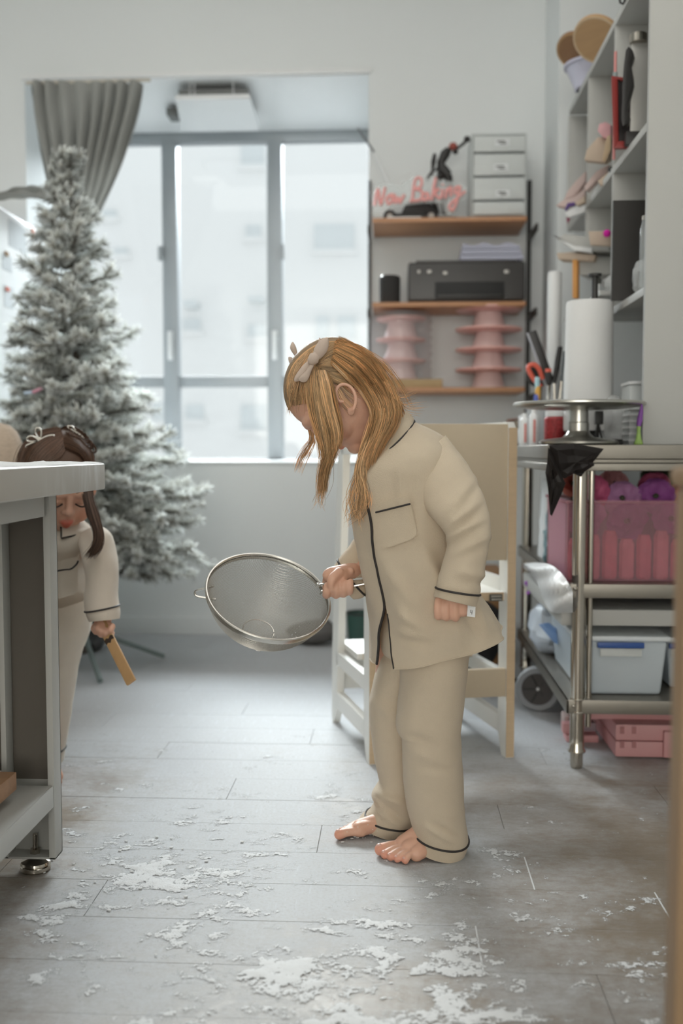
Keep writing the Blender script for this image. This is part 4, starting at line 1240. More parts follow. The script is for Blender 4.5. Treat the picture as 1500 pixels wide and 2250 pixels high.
crumple('plastic_bag', at(1352, 920, 2.72) + Vector((0, 0, 0.0)), (0.042, 0.05, 0.062), M_BAG, 'crinkled clear bag of ingredients behind the turntable plate', 'bag', 3, flat=ZT + 0.001)
tg = thing('brush', at(1404, 976, 2.43), 'small green and purple modelling brush standing at the edge of the prep table', 'brush')
xg = at(1402, 976, 2.42).x
MB().lathe([(0.010, 0), (0.011, 0.003), (0.007, 0.014), (0.0045, 0.03), (0.005, 0.045)], (xg, 2.42, ZT), 14).build('green_base', mat('lime_green', (0.30, 0.46, 0.12), 0.5, var=0.25, vscale=90), tg)
MB().tube([(xg, 2.42, ZT + 0.044), (xg + 0.002, 2.42, ZT + 0.06), (xg + 0.005, 2.42, ZT + 0.08), (xg + 0.006, 2.42, ZT + 0.098)], [0.0055, 0.0068, 0.005, 0.002], 12).build('purple_tip', mat('violet', (0.22, 0.07, 0.33), 0.5), tg)

# ================================================================ IN THE SHELVING UNIT
def sx(px, Y=None):                                       # depth along the unit's open front for a photo column
    return SX0 * FPX / (px - 868)
def wood_disc(px, py, X, r, nrm, m, rim, lab, group='round wooden cake boards'):
    r_ = ray(px, py); p = EYE + r_ * ((X + SX0 - 0.622) / r_.x)
    t = thing('cake_board', p, lab, 'board', group)
    n = Vector(nrm).normalized()
    MB().lathe([(r - 0.003, -0.008), (r, -0.005), (r, 0.005), (r - 0.003, 0.008)], p, 48, ax=n).build('board', m, t)
    MB().lathe([(r - 0.008, 0.0081), (r - 0.004, 0.0092), (r - 0.001, 0.0081)], p, 48, ax=n, cap=False).build('rim', rim, t)
    return t
M_CKB = mat('honey_wood', (0.46, 0.29, 0.145), 0.5, var=0.12, vscale=6, stretch=(2, 2, 16))
M_CKD = mat('dark_honey_wood', (0.30, 0.165, 0.08), 0.5, var=0.12, vscale=6, stretch=(2, 2, 16))
wood_disc(1268, 112, 0.61, 0.070, (-0.42, -0.42, -0.80), M_CKD, M_CKB, 'darker round wooden board leaning on the top shelf, behind the lighter one')
wood_disc(1312, 86, 0.63, 0.076, (-0.45, -0.50, -0.74), M_CKB, M_TAN, 'lighter round wooden board leaning on the top shelf')
lp = thing('lavender_bowl', (0.70, 3.52, ZS[2]), 'pale lavender plastic bowl at the far end of the top shelf', 'bowl')
MB().lathe([(0.05, 0), (0.055, 0.003), (0.085, 0.075), (0.083, 0.075), (0.052, 0.006), (0, 0.006)], (SX0 + 0.045, 3.42, ZS[2] + 0.0005), 36, cap=False).build('body', mat('lavender_plastic', (0.60, 0.60, 0.72), 0.4), lp)
MB().lathe([(0.083, 0.073), (0.092, 0.074), (0.092, 0.082), (0.084, 0.084), (0.0, 0.084)], (SX0 + 0.045, 3.42, ZS[2] + 0.0005), 36, cap=False).build('lid', mat('lavender_plastic', (0.60, 0.60, 0.72), 0.4), lp)
p = at(1350, 44, 2.83)
tag(MB().ball((0.66, 2.83, ZS[2] + 0.022), (0.018, 0.014, 0.022), 12, 8).build('toy_egg', mat('sky_blue', (0.42, 0.62, 0.70), 0.5, var=0.4, vscale=80)), 'little sky blue ornament on the edge of the top shelf', 'ornament')
hk = thing('hook', (0.64, 2.72, ZS[2] + 0.05), 'black curved hook hanging above the top shelf', 'hook')
MB().tube([at(1360, -8, 2.74), at(1362, 6, 2.74), at(1368, 9, 2.74), at(1372, 2, 2.74), at(1374, -10, 2.74)], 0.003, 8).build('wire', M_BLACK, hk)
MB().tube([(0.634, 2.74, ZS[2]), (0.634, 2.74, ZS[2] + 0.12)], 0.003, 8).build('stem', M_BLACK, hk)
# bench scraper with black wavy handle, red frame, pink stick
X0 = SX0 + 0.012
def plX(px, py, X):
    r_ = ray(px, py)
    return EYE + r_ * (X / r_.x)
bs = thing('cake_scraper', (0.66, 2.60, ZS[1]), 'tall silver scraper with a wavy black handle on the right middle shelf', 'scraper')
za, zb = ZS[1] + 0.012, ZS[1] + 0.372
pb(MB(), 1384, 94, 1450, 290, 2.675, 2.681).build('blade', mat('satin_steel', (0.50, 0.49, 0.46), 0.4, 0.3), bs, bevel=0.002)
wav = [(1380, 102), (1388, 108), (1390, 120), (1383, 140), (1388, 165), (1389, 182), (1381, 212), (1376, 235), (1381, 255), (1378, 270), (1368, 278), (1364, 262), (1366, 215), (1366, 190), (1370, 140), (1374, 110)]
fr = [at(x, y, 2.640) for x, y in wav]
o = MB().loft([fr, [v + Vector((0.012, 0.03, 0)) for v in fr]]).build('wavy_handle', M_BLACK, bs, bevel=0.002)
cpz = MB().lathe([(0.022, 0.0), (0.022, 0.02), (0.02, 0.022)], (at(1402, 90, 2.678).x, 2.678, at(1402, 94, 2.678).z), 20).build('cap', M_CHROME, bs)
MB().box((at(1374, 300, 2.67).x, 2.665, ZS[1] + 0.001), (at(1440, 300, 2.67).x, 2.69, at(1400, 290, 2.675).z)).build('stand', M_BLACK, bs, bevel=0.003)
fr2 = thing('picture_frame', (0.70, 2.76, ZS[1]), 'dark red picture frame with a black centre on the right middle shelf', 'frame')
rf = [at(x, y, 2.70) for x, y in ((1342, 172), (1392, 180), (1396, 330), (1347, 332))]
ri = [at(x, y, 2.70) for x, y in ((1356, 180), (1388, 190), (1390, 316), (1358, 316))]
q = MB()
bd = Vector((0.006, 0.016, 0))
for i in range(4):
    j = (i + 1) % 4
    q.hexa([rf[i], rf[j], ri[j], ri[i], rf[i] + bd, rf[j] + bd, ri[j] + bd, ri[i] + bd])
dz = ZS[1] + 0.0015 - min(p.z for p in rf)
for v in q.v: v.z += dz
q.build('red_border', mat('dark_red_frame', (0.30, 0.035, 0.03), 0.4), fr2, bevel=0.0015)
q = MB().loft([[p + bd * 0.5 + Vector((0, 0, dz)) for p in ri], [p + bd + Vector((0, 0, dz)) for p in ri]])
q.build('dark_panel', mat('frame_black', (0.03, 0.025, 0.025), 0.4), fr2, smooth=0)
ps = thing('pink_stick', (0.66, 2.80, ZS[1]), 'thin pink stick standing beside the red frame on the right middle shelf', 'stick')
a, b = at(1348, 352, 2.80), at(1352, 114, 2.80)
a.z = ZS[1] + 0.001
MB().tube([a, b], 0.004, 8).build('rod', mat('pink_rod', (0.72, 0.30, 0.28), 0.5), ps)
p = a.lerp(b, 0.72)
MB().tube([p, p + (b - a).normalized() * 0.025], 0.0062, 8).build('grey_clip', mat('grey_clip', (0.33, 0.38, 0.38), 0.5), ps)
# packets sticking out
M_KRAFT = mat('kraft_paper', (0.58, 0.47, 0.37), 0.8, var=0.06)
M_PINKB = mat('pale_pink_bag', (0.72, 0.58, 0.54), 0.6, var=0.05, trans=0.2)
M_LILAC = mat('deep_purple', (0.10, 0.05, 0.22), 0.5)
def slab(px, Y, m, name, lab, cat, th=0.012, group=None, dX=0.0):
    fr = [at(x, y, Y) for x, y in px]
    t = MB().loft([fr, [p + Vector((th * 0.5, th, 0)) for p in fr]]).build(name, m, bevel=0.0015)
    return tag(t, lab, cat, group)
slab([(1283, 352), (1288, 330), (1312, 302), (1340, 300), (1336, 348), (1326, 356)], 3.0, M_KRAFT, 'paper_bag', 'beige paper bag leaning in the middle column of the shelving', 'bag', 0.03)
slab([(1312, 288), (1316, 272), (1330, 268), (1341, 274), (1341, 300), (1326, 304)], 2.98, mat('rose_packet', (0.76, 0.42, 0.44), 0.5, var=0.25, vscale=30), 'packet', 'rose and white packet at the top of the beige paper bag', 'packet', 0.02)
slab([(1332, 300), (1341, 296), (1341, 330), (1328, 356), (1322, 354)], 2.96, M_TAN, 'cardboard_strip', 'narrow tan card beside the beige paper bag', 'card', 0.006)
slab([(1246, 420), (1264, 398), (1286, 376), (1286, 398), (1262, 430), (1238, 440)], 3.30, M_PINKB, 'sweet_bag', 'pale pink bag, upper one sticking out of the far column of the shelving', 'bag', 0.025, 'pale pink bags in the shelving')
slab([(1282, 410), (1310, 376), (1336, 362), (1338, 374), (1308, 398), (1288, 420)], 3.05, M_PINKB, 'sweet_bag', 'pale pink bag with a dark bead, sticking out of the middle column', 'bag', 0.025, 'pale pink bags in the shelving')
slab([(1220, 452), (1236, 440), (1262, 432), (1286, 412), (1284, 430), (1262, 446), (1236, 456)], 3.28, M_PINKB, 'sweet_bag', 'pale peach bag lying below the upper pink bag in the far column', 'bag', 0.03, 'pale pink bags in the shelving')
slab([(1312, 398), (1332, 380), (1338, 384), (1320, 410)], 3.0, M_KRAFT, 'cardboard_strip', 'short brown card under the pale pink bag in the middle column', 'card', 0.008)
slab([(1284, 430), (1262, 446), (1268, 452), (1284, 444)], 3.20, M_KRAFT, 'paper_bag', 'small brown paper corner under the peach bag', 'bag', 0.02)
slab([(1240, 460), (1246, 446), (1262, 444), (1262, 452), (1250, 454), (1242, 464)], 3.22, M_LILAC, 'ribbon', 'deep purple ribbon hanging below the pale peach bag', 'ribbon', 0.008)
slab([(1243, 478), (1252, 479), (1246, 492)], 3.24, mat('wine_clip', (0.25, 0.05, 0.10), 0.5), 'clip', 'tiny wine red clip under the deep purple ribbon', 'clip', 0.006)
slab([(1238, 468), (1262, 454), (1286, 452), (1284, 466), (1250, 478)], 3.26, M_WHITE, 'paper_bag', 'white paper bag below the purple ribbon', 'bag', 0.02)
tag(MB().ball(at(1341, 372, 2.9), 0.008, 10, 8).build('bead', M_BLACK), 'small black bead at the end of the pale pink bag', 'bead')
# lower right: black board, clear things
a, b = plX(1345, 640, SX0 + 0.02), plX(1411, 440, SX0 + 0.02)
o = MB().box((at(1346, 500, 2.715).x, 2.715, ZS[0] + 0.001), (at(1346, 500, 2.715).x + 0.20, 2.725, at(1380, 440, 2.715).z)).build('black_board', mat('black_card', (0.036, 0.033, 0.03), 0.6, var=0.08))
tag(o, 'plain black board standing on the lowest shelf of the unit', 'board')
crumple('plastic_bag', Vector((SX0 + 0.040, 2.62, ZS[0] + 0.045)), (0.036, 0.055, 0.045), M_BAG, 'crinkled clear bag on the lowest shelf in front of the black board', 'bag', 9, 0.45, 18, flat=ZS[0] + 0.001)
gl = thing('glass_jar', (SX0 + 0.045, 2.515, ZS[0]), 'tall clear jar at the near end of the lowest shelf', 'jar')
MB().lathe([(0.022, 0), (0.024, 0.003), (0.024, 0.145), (0.019, 0.16), (0.019, 0.165)], (SX0 + 0.022, 2.522, ZS[0] + 0.001), 24, cap=False).build('body', M_CLEAR, gl)
MB().lathe([(0.020, 0.165), (0.020, 0.176), (0, 0.177)], (SX0 + 0.022, 2.522, ZS[0] + 0.001), 24).build('lid', M_CHROME, gl)
# far column: envelopes, pompom, flaps, orange strip
slab([(1292, 508), (1340, 508), (1342, 540), (1296, 538)], 2.99, M_KRAFT, 'envelope', 'beige envelopes standing under the pompom', 'envelope', 0.02)
tag(MB().ball(at(1333, 513, 2.96), 0.011, 14, 10).build('pompom', mat('magenta', (0.70, 0.02, 0.38), 0.9, bump=0.8, bscale=200)), 'bright magenta pompom on the beige envelopes', 'pompom')
slab([(1216, 518), (1222, 520), (1260, 550), (1300, 556), (1300, 545), (1262, 540), (1224, 522)], 3.12, M_WHITE, 'card_flap', 'white card flap sticking out from the far column', 'card', 0.01)
slab([(1222, 524), (1262, 552), (1338, 552), (1338, 540), (1290, 520), (1240, 514)], 3.15, M_SHELFW, 'card_flap', 'wide pale card tray above the orange packet', 'card', 0.10)
slab([(1222, 556), (1260, 554), (1308, 560), (1304, 574), (1226, 570)], 3.16, M_KRAFT, 'card_flap', 'peach card under the pale card tray', 'card', 0.05)
slab([(1257, 570), (1268, 568), (1268, 655), (1257, 655)], 3.16, mat('orange_packet', (0.72, 0.34, 0.09), 0.5), 'packet', 'narrow orange packet hanging above the white ledge', 'packet', 0.02)
slab([(1270, 566), (1342, 564), (1342, 602), (1272, 604)], 3.18, M_SHELFW, 'box', 'pale grey box between the orange packet and the shelf divider', 'box', 0.10)
cz = thing('spool', at(1274, 620, 3.02), 'small steel and white spool on the ledge above the paper roll', 'spool')
p = Vector((SX0 - 0.012, 2.98, 1.2282))
MB().lathe([(0.010, 0), (0.010, 0.003), (0.006, 0.005), (0.006, 0.03), (0.010, 0.032), (0.010, 0.036)], p, 14).build('core', M_WHITE, cz)
MB().lathe([(0.010, 0.036), (0.011, 0.05), (0.006, 0.056)], p, 14).build('tip', mat('dark_steel', (0.10, 0.10, 0.09), 0.4, 0.6), cz)
crumple('plastic_bag', Vector((SX0 + 0.05, 2.95, 1.228 + 0.035)), (0.05, 0.06, 0.036), M_BAG, 'crinkled white bag on the small ledge behind the black rod', 'bag', 21, 0.35, 20, flat=1.2285)

# ================================================================ UNDER THE PREP TABLE
M_PTUB = mat('pink_clear_tub', (0.80, 0.50, 0.55), 0.2, alpha=0.2)
tubp = thing('flower_tub', (0.70, 2.62, ZM), 'clear pink tub full of pink and purple artificial flowers on the middle shelf', 'tub')
x0_, x1_ = at(1242, 1180, 2.50).x, 0.94
zt1 = at(1400, 1103, 2.47).z
q = MB()
for (lo, hi) in (((x0_, 2.47, ZM + 0.002), (x1_, 2.473, zt1)), ((x0_, 2.80, ZM + 0.002), (x1_, 2.803, zt1)), ((x0_, 2.47, ZM + 0.002), (x0_ + 0.003, 2.80, zt1)), ((x1_ - 0.003, 2.47, ZM + 0.002), (x1_, 2.80, zt1)), ((x0_, 2.47, ZM + 0.001), (x1_, 2.80, ZM + 0.004))):
    q.box(lo, hi)
q.build('wall', M_PTUB, tubp, smooth=0)
MB().box((x0_ - 0.004, 2.464, zt1 - 0.004), (x1_ + 0.004, 2.474, zt1 + 0.004)).box((x0_ - 0.004, 2.80, zt1 - 0.004), (x1_ + 0.004, 2.808, zt1 + 0.004)).box((x0_ - 0.006, 2.47, zt1 - 0.004), (x0_ + 0.003, 2.80, zt1 + 0.004)).build('rim', M_PTUB, tubp, bevel=0.001)
rg = random.Random(12)
FLC = [mat('petal_' + n, c, 0.6, var=0.2, vscale=30, trans=0.25) for n, c in (('violet', (0.42, 0.12, 0.42)), ('pink', (0.72, 0.16, 0.32)), ('coral', (0.72, 0.26, 0.20)), ('lilac', (0.60, 0.30, 0.55)), ('rose', (0.70, 0.35, 0.36)))]
M_LEAF = mat('dark_leaf', (0.05, 0.06, 0.03), 0.6, var=0.3)
M_STALK = mat('wrapped_stalk', (0.62, 0.20, 0.22), 0.35, var=0.35, vscale=60)
def flower(c, r, m, lab, stalk, A):
    t = thing('artificial_flower', c, lab, 'flower', 'artificial flowers in the pink tub')
    c = Vector(c)
    A = A.normalized()
    U = A.orthogonal().normalized(); W = A.cross(U)
    for ring, (n, tilt, ln) in enumerate(((5, 0.25, 1.0), (5, 0.75, 0.8))):
        for k in range(n):
            a = 2 * math.pi * (k + 0.5 * ring) / n + rg.uniform(-0.25, 0.25)
            d = U * math.cos(a) + W * math.sin(a); s_ = W * math.cos(a) - U * math.sin(a)
            P = []
            for i in range(6):
                u = i / 5
                w_ = r * 0.66 * math.sin(math.pi * (0.12 + 0.80 * u)) ** 0.8
                row = []
                for j in range(5):
                    v = (j / 4 - 0.5) * 2
                    el = tilt + 0.5 * u * (1 - u)
                    pt = c + d * (r * ln * u * math.cos(el)) + A * (r * ln * (u * math.sin(el) - 0.25 * u * u) + 0.25 * w_ * v * v) + s_ * (w_ * v)
                    pt += A * (0.22 * r * noise.noise(pt * 45))
                    row.append(pt)
                P.append(row)
            MB().grid(P, 6, 5).build('petal', m, t, smooth=80)
    MB().ball(c + A * (0.12 * r), r * 0.16, 8, 6).build('centre', M_LEAF, t)
    MB().tube([c - A * 0.2 * r, Vector((c.x, c.y + 0.03, c.z - 0.05)), Vector((c.x, c.y + 0.03, ZM + 0.006))], stalk, 6).build('stalk', M_LEAF, t)
for row_, (z0, y0, n) in enumerate(((zt1 - 0.045, 2.535, 4), (zt1 + 0.012, 2.60, 5), (zt1 + 0.035, 2.70, 4))):
    for k in range(n):
        fx = x0_ + 0.055 + (0.36 - 0.0) * (k + 0.3 * (row_ % 2)) / (n - 0.6)
        mi = (k * 2 + row_ + (row_ == 0)) % 5
        flower((fx, y0 + rg.uniform(-0.008, 0.008), min(z0 + rg.uniform(-0.012, 0.012), zt_ - 0.105)), (0.052, 0.050, 0.046)[row_] + rg.uniform(-0.004, 0.004), FLC[(0, 3, 1, 0, 2)[mi] if row_ == 0 else mi],
               '%s artificial flower, %s from the left in the %s row of the pink tub' % (('violet', 'lilac', 'pink', 'violet', 'coral')[mi] if row_ == 0 else ('violet', 'pink', 'coral', 'lilac', 'rose')[mi], ('first', 'second', 'third', 'fourth', 'fifth')[k], ('front', 'middle', 'back')[row_]), 0.0025,
               Vector((rg.uniform(-0.5, 0.4), -0.9, rg.uniform(0.2, 0.7))))
pk = thing('flower_packs', (0.7, 2.52, ZM), 'row of clear wrapped pink packets standing in the bottom of the pink tub', 'packets')
for k in range(9):
    fx = x0_ + 0.025 + 0.042 * k
    if fx > x1_ - 0.03: break
    MB().lathe([(0.016, 0.0), (0.019, 0.005), (0.019, 0.085 + 0.01 * (k % 3)), (0.013, 0.10 + 0.01 * (k % 3))], (fx, 2.50, ZM + 0.005), 8).build('packet', mat('wrapped_pink' + str(k % 2), ((0.70, 0.22, 0.26), (0.78, 0.36, 0.38))[k % 2], 0.18, var=0.35, vscale=40), pk, smooth=0)
dk = thing('dark_box', (0.78, 2.75, zt1), 'dark green black bundle of leaves above the pink tub under the table top', 'leaves')
q = MB().box((at(1425, 1060, 2.76).x, 2.815, ZM + 0.002), (at(1520, 1060, 2.76).x, 2.86, zt_ - 0.075)).build('backing', M_LEAF, dk)
for k in range(10):
    c_ = Vector((at(1430 + 9 * k, 1060, 2.74).x, 2.80, zt1 + 0.03 + 0.02 * (k % 3)))
    P = [[c_ + Vector((-0.012 + 0.024 * i / 4, -0.01 * math.sin(math.pi * j / 3), 0.06 * (j / 3) * (1 if i in (1, 2, 3) else 0.6))) for j in range(4)] for i in range(5)]
    MB().grid(P, 5, 4).build('leaf', M_LEAF, dk, smooth=80)
# left of the pole: tall pale box, teal cloth, white bag
x0_, x1_ = at(1228, 1180, 2.56).x, at(1242, 1180, 2.56).x
tag(MB().box((0.428, 2.53, ZM + 0.001), (0.436, 2.80, ZM + 0.20)).build('lilac_folder', mat('pale_lilac', (0.66, 0.66, 0.74), 0.5)), 'pale lilac folder standing beside the pink tub behind the table leg', 'folder')
sl2 = thing('white_sack', (0.50, 3.05, ZM), 'white paper sack on the middle shelf behind the table leg', 'sack')
rings = []
for k in range(14):
    t = k / 13
    rings.append([Vector((0.50 + (0.062 + 0.006 * noise.noise(Vector((j, k * 0.6, 1)))) * (1 - 0.2 * t) * math.copysign(abs(math.cos(2 * math.pi * j / 20)) ** 0.5, math.cos(2 * math.pi * j / 20)), 3.05 + 0.07 * math.copysign(abs(math.sin(2 * math.pi * j / 20)) ** 0.5, math.sin(2 * math.pi * j / 20)), ZM + 0.001 + 0.235 * t)) for j in range(20)])
MB().loft(rings).build('body', M_PAPER, sl2, smooth=50)
MB().box((0.455, 2.985, ZM + 0.215), (0.50, 2.992, ZM + 0.228)).build('red_seal', mat('seal_red', (0.6, 0.12, 0.08), 0.5), sl2)
M_TEAL = mat('teal_bow', (0.22, 0.36, 0.40), 0.6, var=0.25, vscale=30, trans=0.15)
crumple('teal_bow', at(1218, 1190, 2.88), (0.035, 0.05, 0.085), M_TEAL, 'crumpled teal ribbon bow in front of the white sack', 'bow', 5, 0.5, 22, flat=ZM + 0.001)
# white boards and foam sheets between the shelves
wbz = ZLW + 0.16
o = MB().box((0.41, 2.46, at(1400, 1376, 2.46).z), (0.98, 3.2, at(1400, 1340, 2.46).z)).build('foam_board', M_SHELFW, bevel=0.004)
tag(o, 'thick white foam board lying on the clear boxes of the lower shelf', 'board')
wsb = MB()
lo_ = cr([(1150, 1247), (1170, 1264), (1184, 1290), (1194, 1320), (1214, 1346), (1258, 1346)], 4)
hi_ = cr([(1150, 1238), (1180, 1236), (1210, 1241), (1235, 1262), (1250, 1284), (1258, 1300)], 4)
P = []
for i_, (a, b) in enumerate(zip(hi_, lo_)):
    P.append([plX(a[0] + (b[0] - a[0]) * t / 7, a[1] + (b[1] - a[1]) * t / 7, 0.406 - 0.022 * math.sin(math.pi * t / 7) - 0.006 * math.sin(i_ * 0.9 + t)) for t in range(8)])
wsb.grid(P, len(P), 8)
tag(wsb.build('white_cloth', M_WHITE, smooth=80), 'white folded plastic sheet hanging out from under the middle shelf', 'sheet')
tag(MB().tube(spx([(1154, 1278), (1162, 1290), (1163, 1300), (1157, 1305)], 3.1), 0.0055, 8).build('purple_clip', mat('bright_purple', (0.42, 0.10, 0.58), 0.4)), 'small bright purple clip under the white folded sheet', 'clip')
# clear boxes with blue handles
M_CBOX = mat('frosted_box', (0.70, 0.77, 0.82), 0.3, alpha=0.78)
M_BLUE = mat('blue_handle', (0.035, 0.095, 0.32), 0.4)
def cbox(name, x0, x1, y0, y1, z0, z1, lab, hx=None):
    t = thing(name, ((x0 + x1) / 2, (y0 + y1) / 2, z0), lab, 'box', 'frosted storage boxes under the prep table')
    q = MB()
    tp = 0.012
    q.hexa([(x0 + tp, y0 + tp, z0), (x1 - tp, y0 + tp, z0), (x1 - tp, y1 - tp, z0), (x0 + tp, y1 - tp, z0), (x0, y0, z1 - 0.012), (x1, y0, z1 - 0.012), (x1, y1, z1 - 0.012), (x0, y1, z1 - 0.012)])
    q.build('body', M_CBOX, t, bevel=0.010, segs=3)
    MB().box((x0 - 0.005, y0 - 0.005, z1 - 0.012), (x1 + 0.005, y1 + 0.005, z1)).build('lid', mat('frosted_lid', (0.74, 0.78, 0.80), 0.35), t, bevel=0.003)
    if hx:
        h = MB().box((hx[0], y0 - 0.014, z1 - 0.028), (hx[1], y0 - 0.003, z1 - 0.014)).build('handle', M_BLUE, t, bevel=0.003)
        MB().box((hx[0] + 0.008, y0 - 0.006, z1 - 0.050), (hx[1] - 0.004, y0 - 0.002, z1 - 0.030)).build('latch', M_MILK, h, bevel=0.002)
    return t
x1_ = at(1466, 1450, 2.47).x
cbox('storage_box', 0.452, x1_, 2.47, 2.90, ZLW + 0.001, at(1400, 1398, 2.47).z, 'frosted box with a dark blue handle on the lower shelf of the prep table', (at(1312, 1410, 2.46).x, at(1415, 1410, 2.46).x))
cbox('storage_box', x1_ + 0.02, 0.97, 2.55, 2.95, ZLW + 0.001, at(1490, 1400, 2.55).z, 'frosted box with a blue clip at the right edge, behind the wooden post', (x1_ + 0.022, x1_ + 0.05))
crumple('plastic_bag', Vector((0.465, 3.05, ZLW + 0.07)), (0.055, 0.12, 0.07), mat('white_blue_bag', (0.66, 0.72, 0.80), 0.4, var=0.12, vscale=12), 'white and blue crumpled plastic bag on the lower shelf behind the table leg', 'bag', 14, 0.4, 12, flat=ZLW + 0.001)
fr = [at(x, y, 2.80) for x, y in ((1182, 1372), (1192, 1370), (1246, 1412), (1242, 1424), (1216, 1412))]
tag(MB().loft([fr, [p + Vector((0.02, 0.02, 0)) for p in fr]]).build('blue_packet', mat('sky_packet', (0.24, 0.40, 0.72), 0.4, var=0.2), bevel=0.002), 'blue corner of a packet lying slanted over the plastic bag', 'packet')
# pink crates on the floor
M_PCR = mat('pink_crate', (0.66, 0.34, 0.34), 0.5, var=0.04)
cr1 = thing('folding_crate', (0.75, 2.62, 0), 'folded pink plastic crate lying flat on the floor under the prep table', 'crate')
x0_, x1_ = at(1352, 1600, 2.52).x, 0.97
zt1 = at(1400, 1592, 2.52).z
MB().box((x0_, 2.52, 0.003), (x1_, 2.85, zt1 * 0.5)).build('lower_frame', M_PCR, cr1, bevel=0.005)
MB().box((x0_, 2.52, zt1 * 0.5 + 0.002), (x1_, 2.85, zt1)).build('upper_frame', M_PCR, cr1, bevel=0.005)
MB().box((at(1458, 1610, 2.51).x, 2.508, 0.006), (at(1482, 1610, 2.51).x, 2.522, zt1 - 0.014)).build('latch', M_PCR, cr1, bevel=0.003)
for (px, py) in ((1366, 1604), (1392, 1604), (1366, 1635), (1392, 1635)):
    p = at(px, py, 2.52)
    MB().box((p.x - 0.005, 2.517, p.z - 0.009), (p.x + 0.005, 2.521, p.z + 0.009)).build('notch', mat('pink_notch', (0.45, 0.20, 0.20), 0.6), cr1, smooth=0)
cr2 = thing('folding_crate', (0.72, 2.75, zt1), 'second folded pink crate resting on the lower one under the prep table', 'crate')
MB().box((0.478, 2.56, zt1 + 0.001), (0.97, 2.92, zt1 + 0.024)).build('frame', M_PCR, cr2, bevel=0.005)
MB().box((0.485, 2.60, zt1 - 0.010), (0.53, 2.605, zt1 + 0.0005)).build('lip', M_PCR, cr2, bevel=0.002)
gd = thing('glue_gun', at(1312, 1640, 2.62), 'pink and grey tool lying on the floor beside the pink crates', 'tool')
MB().box((0.475, 2.66, 0.028), (0.54, 2.70, 0.052)).build('body', mat('mauve_grey', (0.30, 0.24, 0.26), 0.5), gd, bevel=0.006)
MB().box((0.452, 2.665, 0.020), (0.476, 2.695, 0.048)).build('pink_end', M_PCR, gd, bevel=0.004)
MB().box((0.46, 2.65, 0.0), (0.545, 2.71, 0.020)).build('base', M_PCR, gd, bevel=0.004)
tag(MB().box((at(1238, 1590, 2.75).x, 2.74, 0.001), (at(1254, 1590, 2.75).x, 2.80, 0.048)).build('pink_block', M_PINKB, bevel=0.006), 'pale pink block on the floor left of the chrome table leg', 'block')
# black trolley with wheel, dark bag, box
tr = thing('trolley', (0.42, 3.05, 0), 'black trolley with a large wheel parked behind the step tower', 'trolley')
wc = at(1182, 1512, 2.98)
rw = wc.z - 0.001
wl = MB().lathe([(rw * 0.72, -0.016), (rw * 0.95, -0.018), (rw, -0.01), (rw, 0.01), (rw * 0.95, 0.018), (rw * 0.72, 0.016)], wc, 40, ax=(0.25, 1, 0), cap=False).build('wheel', mat('grey_tyre', (0.30, 0.31, 0.32), 0.6), tr)
MB().lathe([(0.0, -0.012), (rw * 0.78, -0.014), (rw * 0.78, 0.010)], wc, 40, ax=(0.25, 1, 0)).build('hub_disc', mat('dark_brown_plastic', (0.06, 0.052, 0.048), 0.5), wl)
MB().ball(wc + Vector((-0.003, -0.014, 0)), 0.005, 10, 8).build('axle_cap', M_WHITE, wl)
for k in range(6):
    a = k * math.pi / 3
    d_ = Vector((math.cos(a), 0, math.sin(a)))
    MB().tube([wc + d_ * 0.012 + Vector((0, -0.0145, 0)), wc + d_ * rw * 0.72 + Vector((0, -0.0145, 0))], 0.002, 6).build('spoke', M_BLACK, wl)
wc2 = wc + Vector((0.10, 0.62, 0))
w2_ = MB().lathe([(0.0, -0.016), (rw * 0.95, -0.018), (rw, -0.01), (rw, 0.01), (rw * 0.95, 0.018), (0, 0.016)], wc2, 40, ax=(0.25, 1, 0)).build('wheel', mat('grey_tyre', (0.30, 0.31, 0.32), 0.6), tr)
MB().tube([wc + Vector((0, 0.02, 0)), wc2 - Vector((0, 0.02, 0))], 0.008, 8).build('axle', M_BLACK, tr)
MB().tube([wc + Vector((0.0, 0.06, 0)), wc + Vector((-0.30, 0.20, 0.012))], 0.008, 8).build('frame_bar', M_BLACK, tr)
crumple('backpack', Vector((0.17, 3.40, 0.15)), (0.20, 0.11, 0.155), mat('black_fabric', (0.03, 0.028, 0.028), 0.8, var=0.2), 'black fabric bag on the floor behind the step tower', 'bag', 8, 0.16, 6, flat=0.001)
xa = at(1040, 1400, 3.45).x
o = MB().box((0.05, 3.62, 0.001), (0.40, 3.90, 0.335)).build('wooden_crate', mat('orange_brown_box', (0.40, 0.21, 0.09), 0.6, var=0.2, vscale=5), bevel=0.004)
tag(o, 'orange brown wooden box behind the black fabric bag', 'box')
tag(MB().tube([(0.03, 3.52, 0.325), (0.10, 3.54, 0.325), (0.14, 3.56, 0.33)], [0.018, 0.022, 0.015], 10).build('red_pouch', mat('coral_red', (0.48, 0.15, 0.12), 0.6)), 'coral red pouch lying on the black fabric bag', 'pouch')
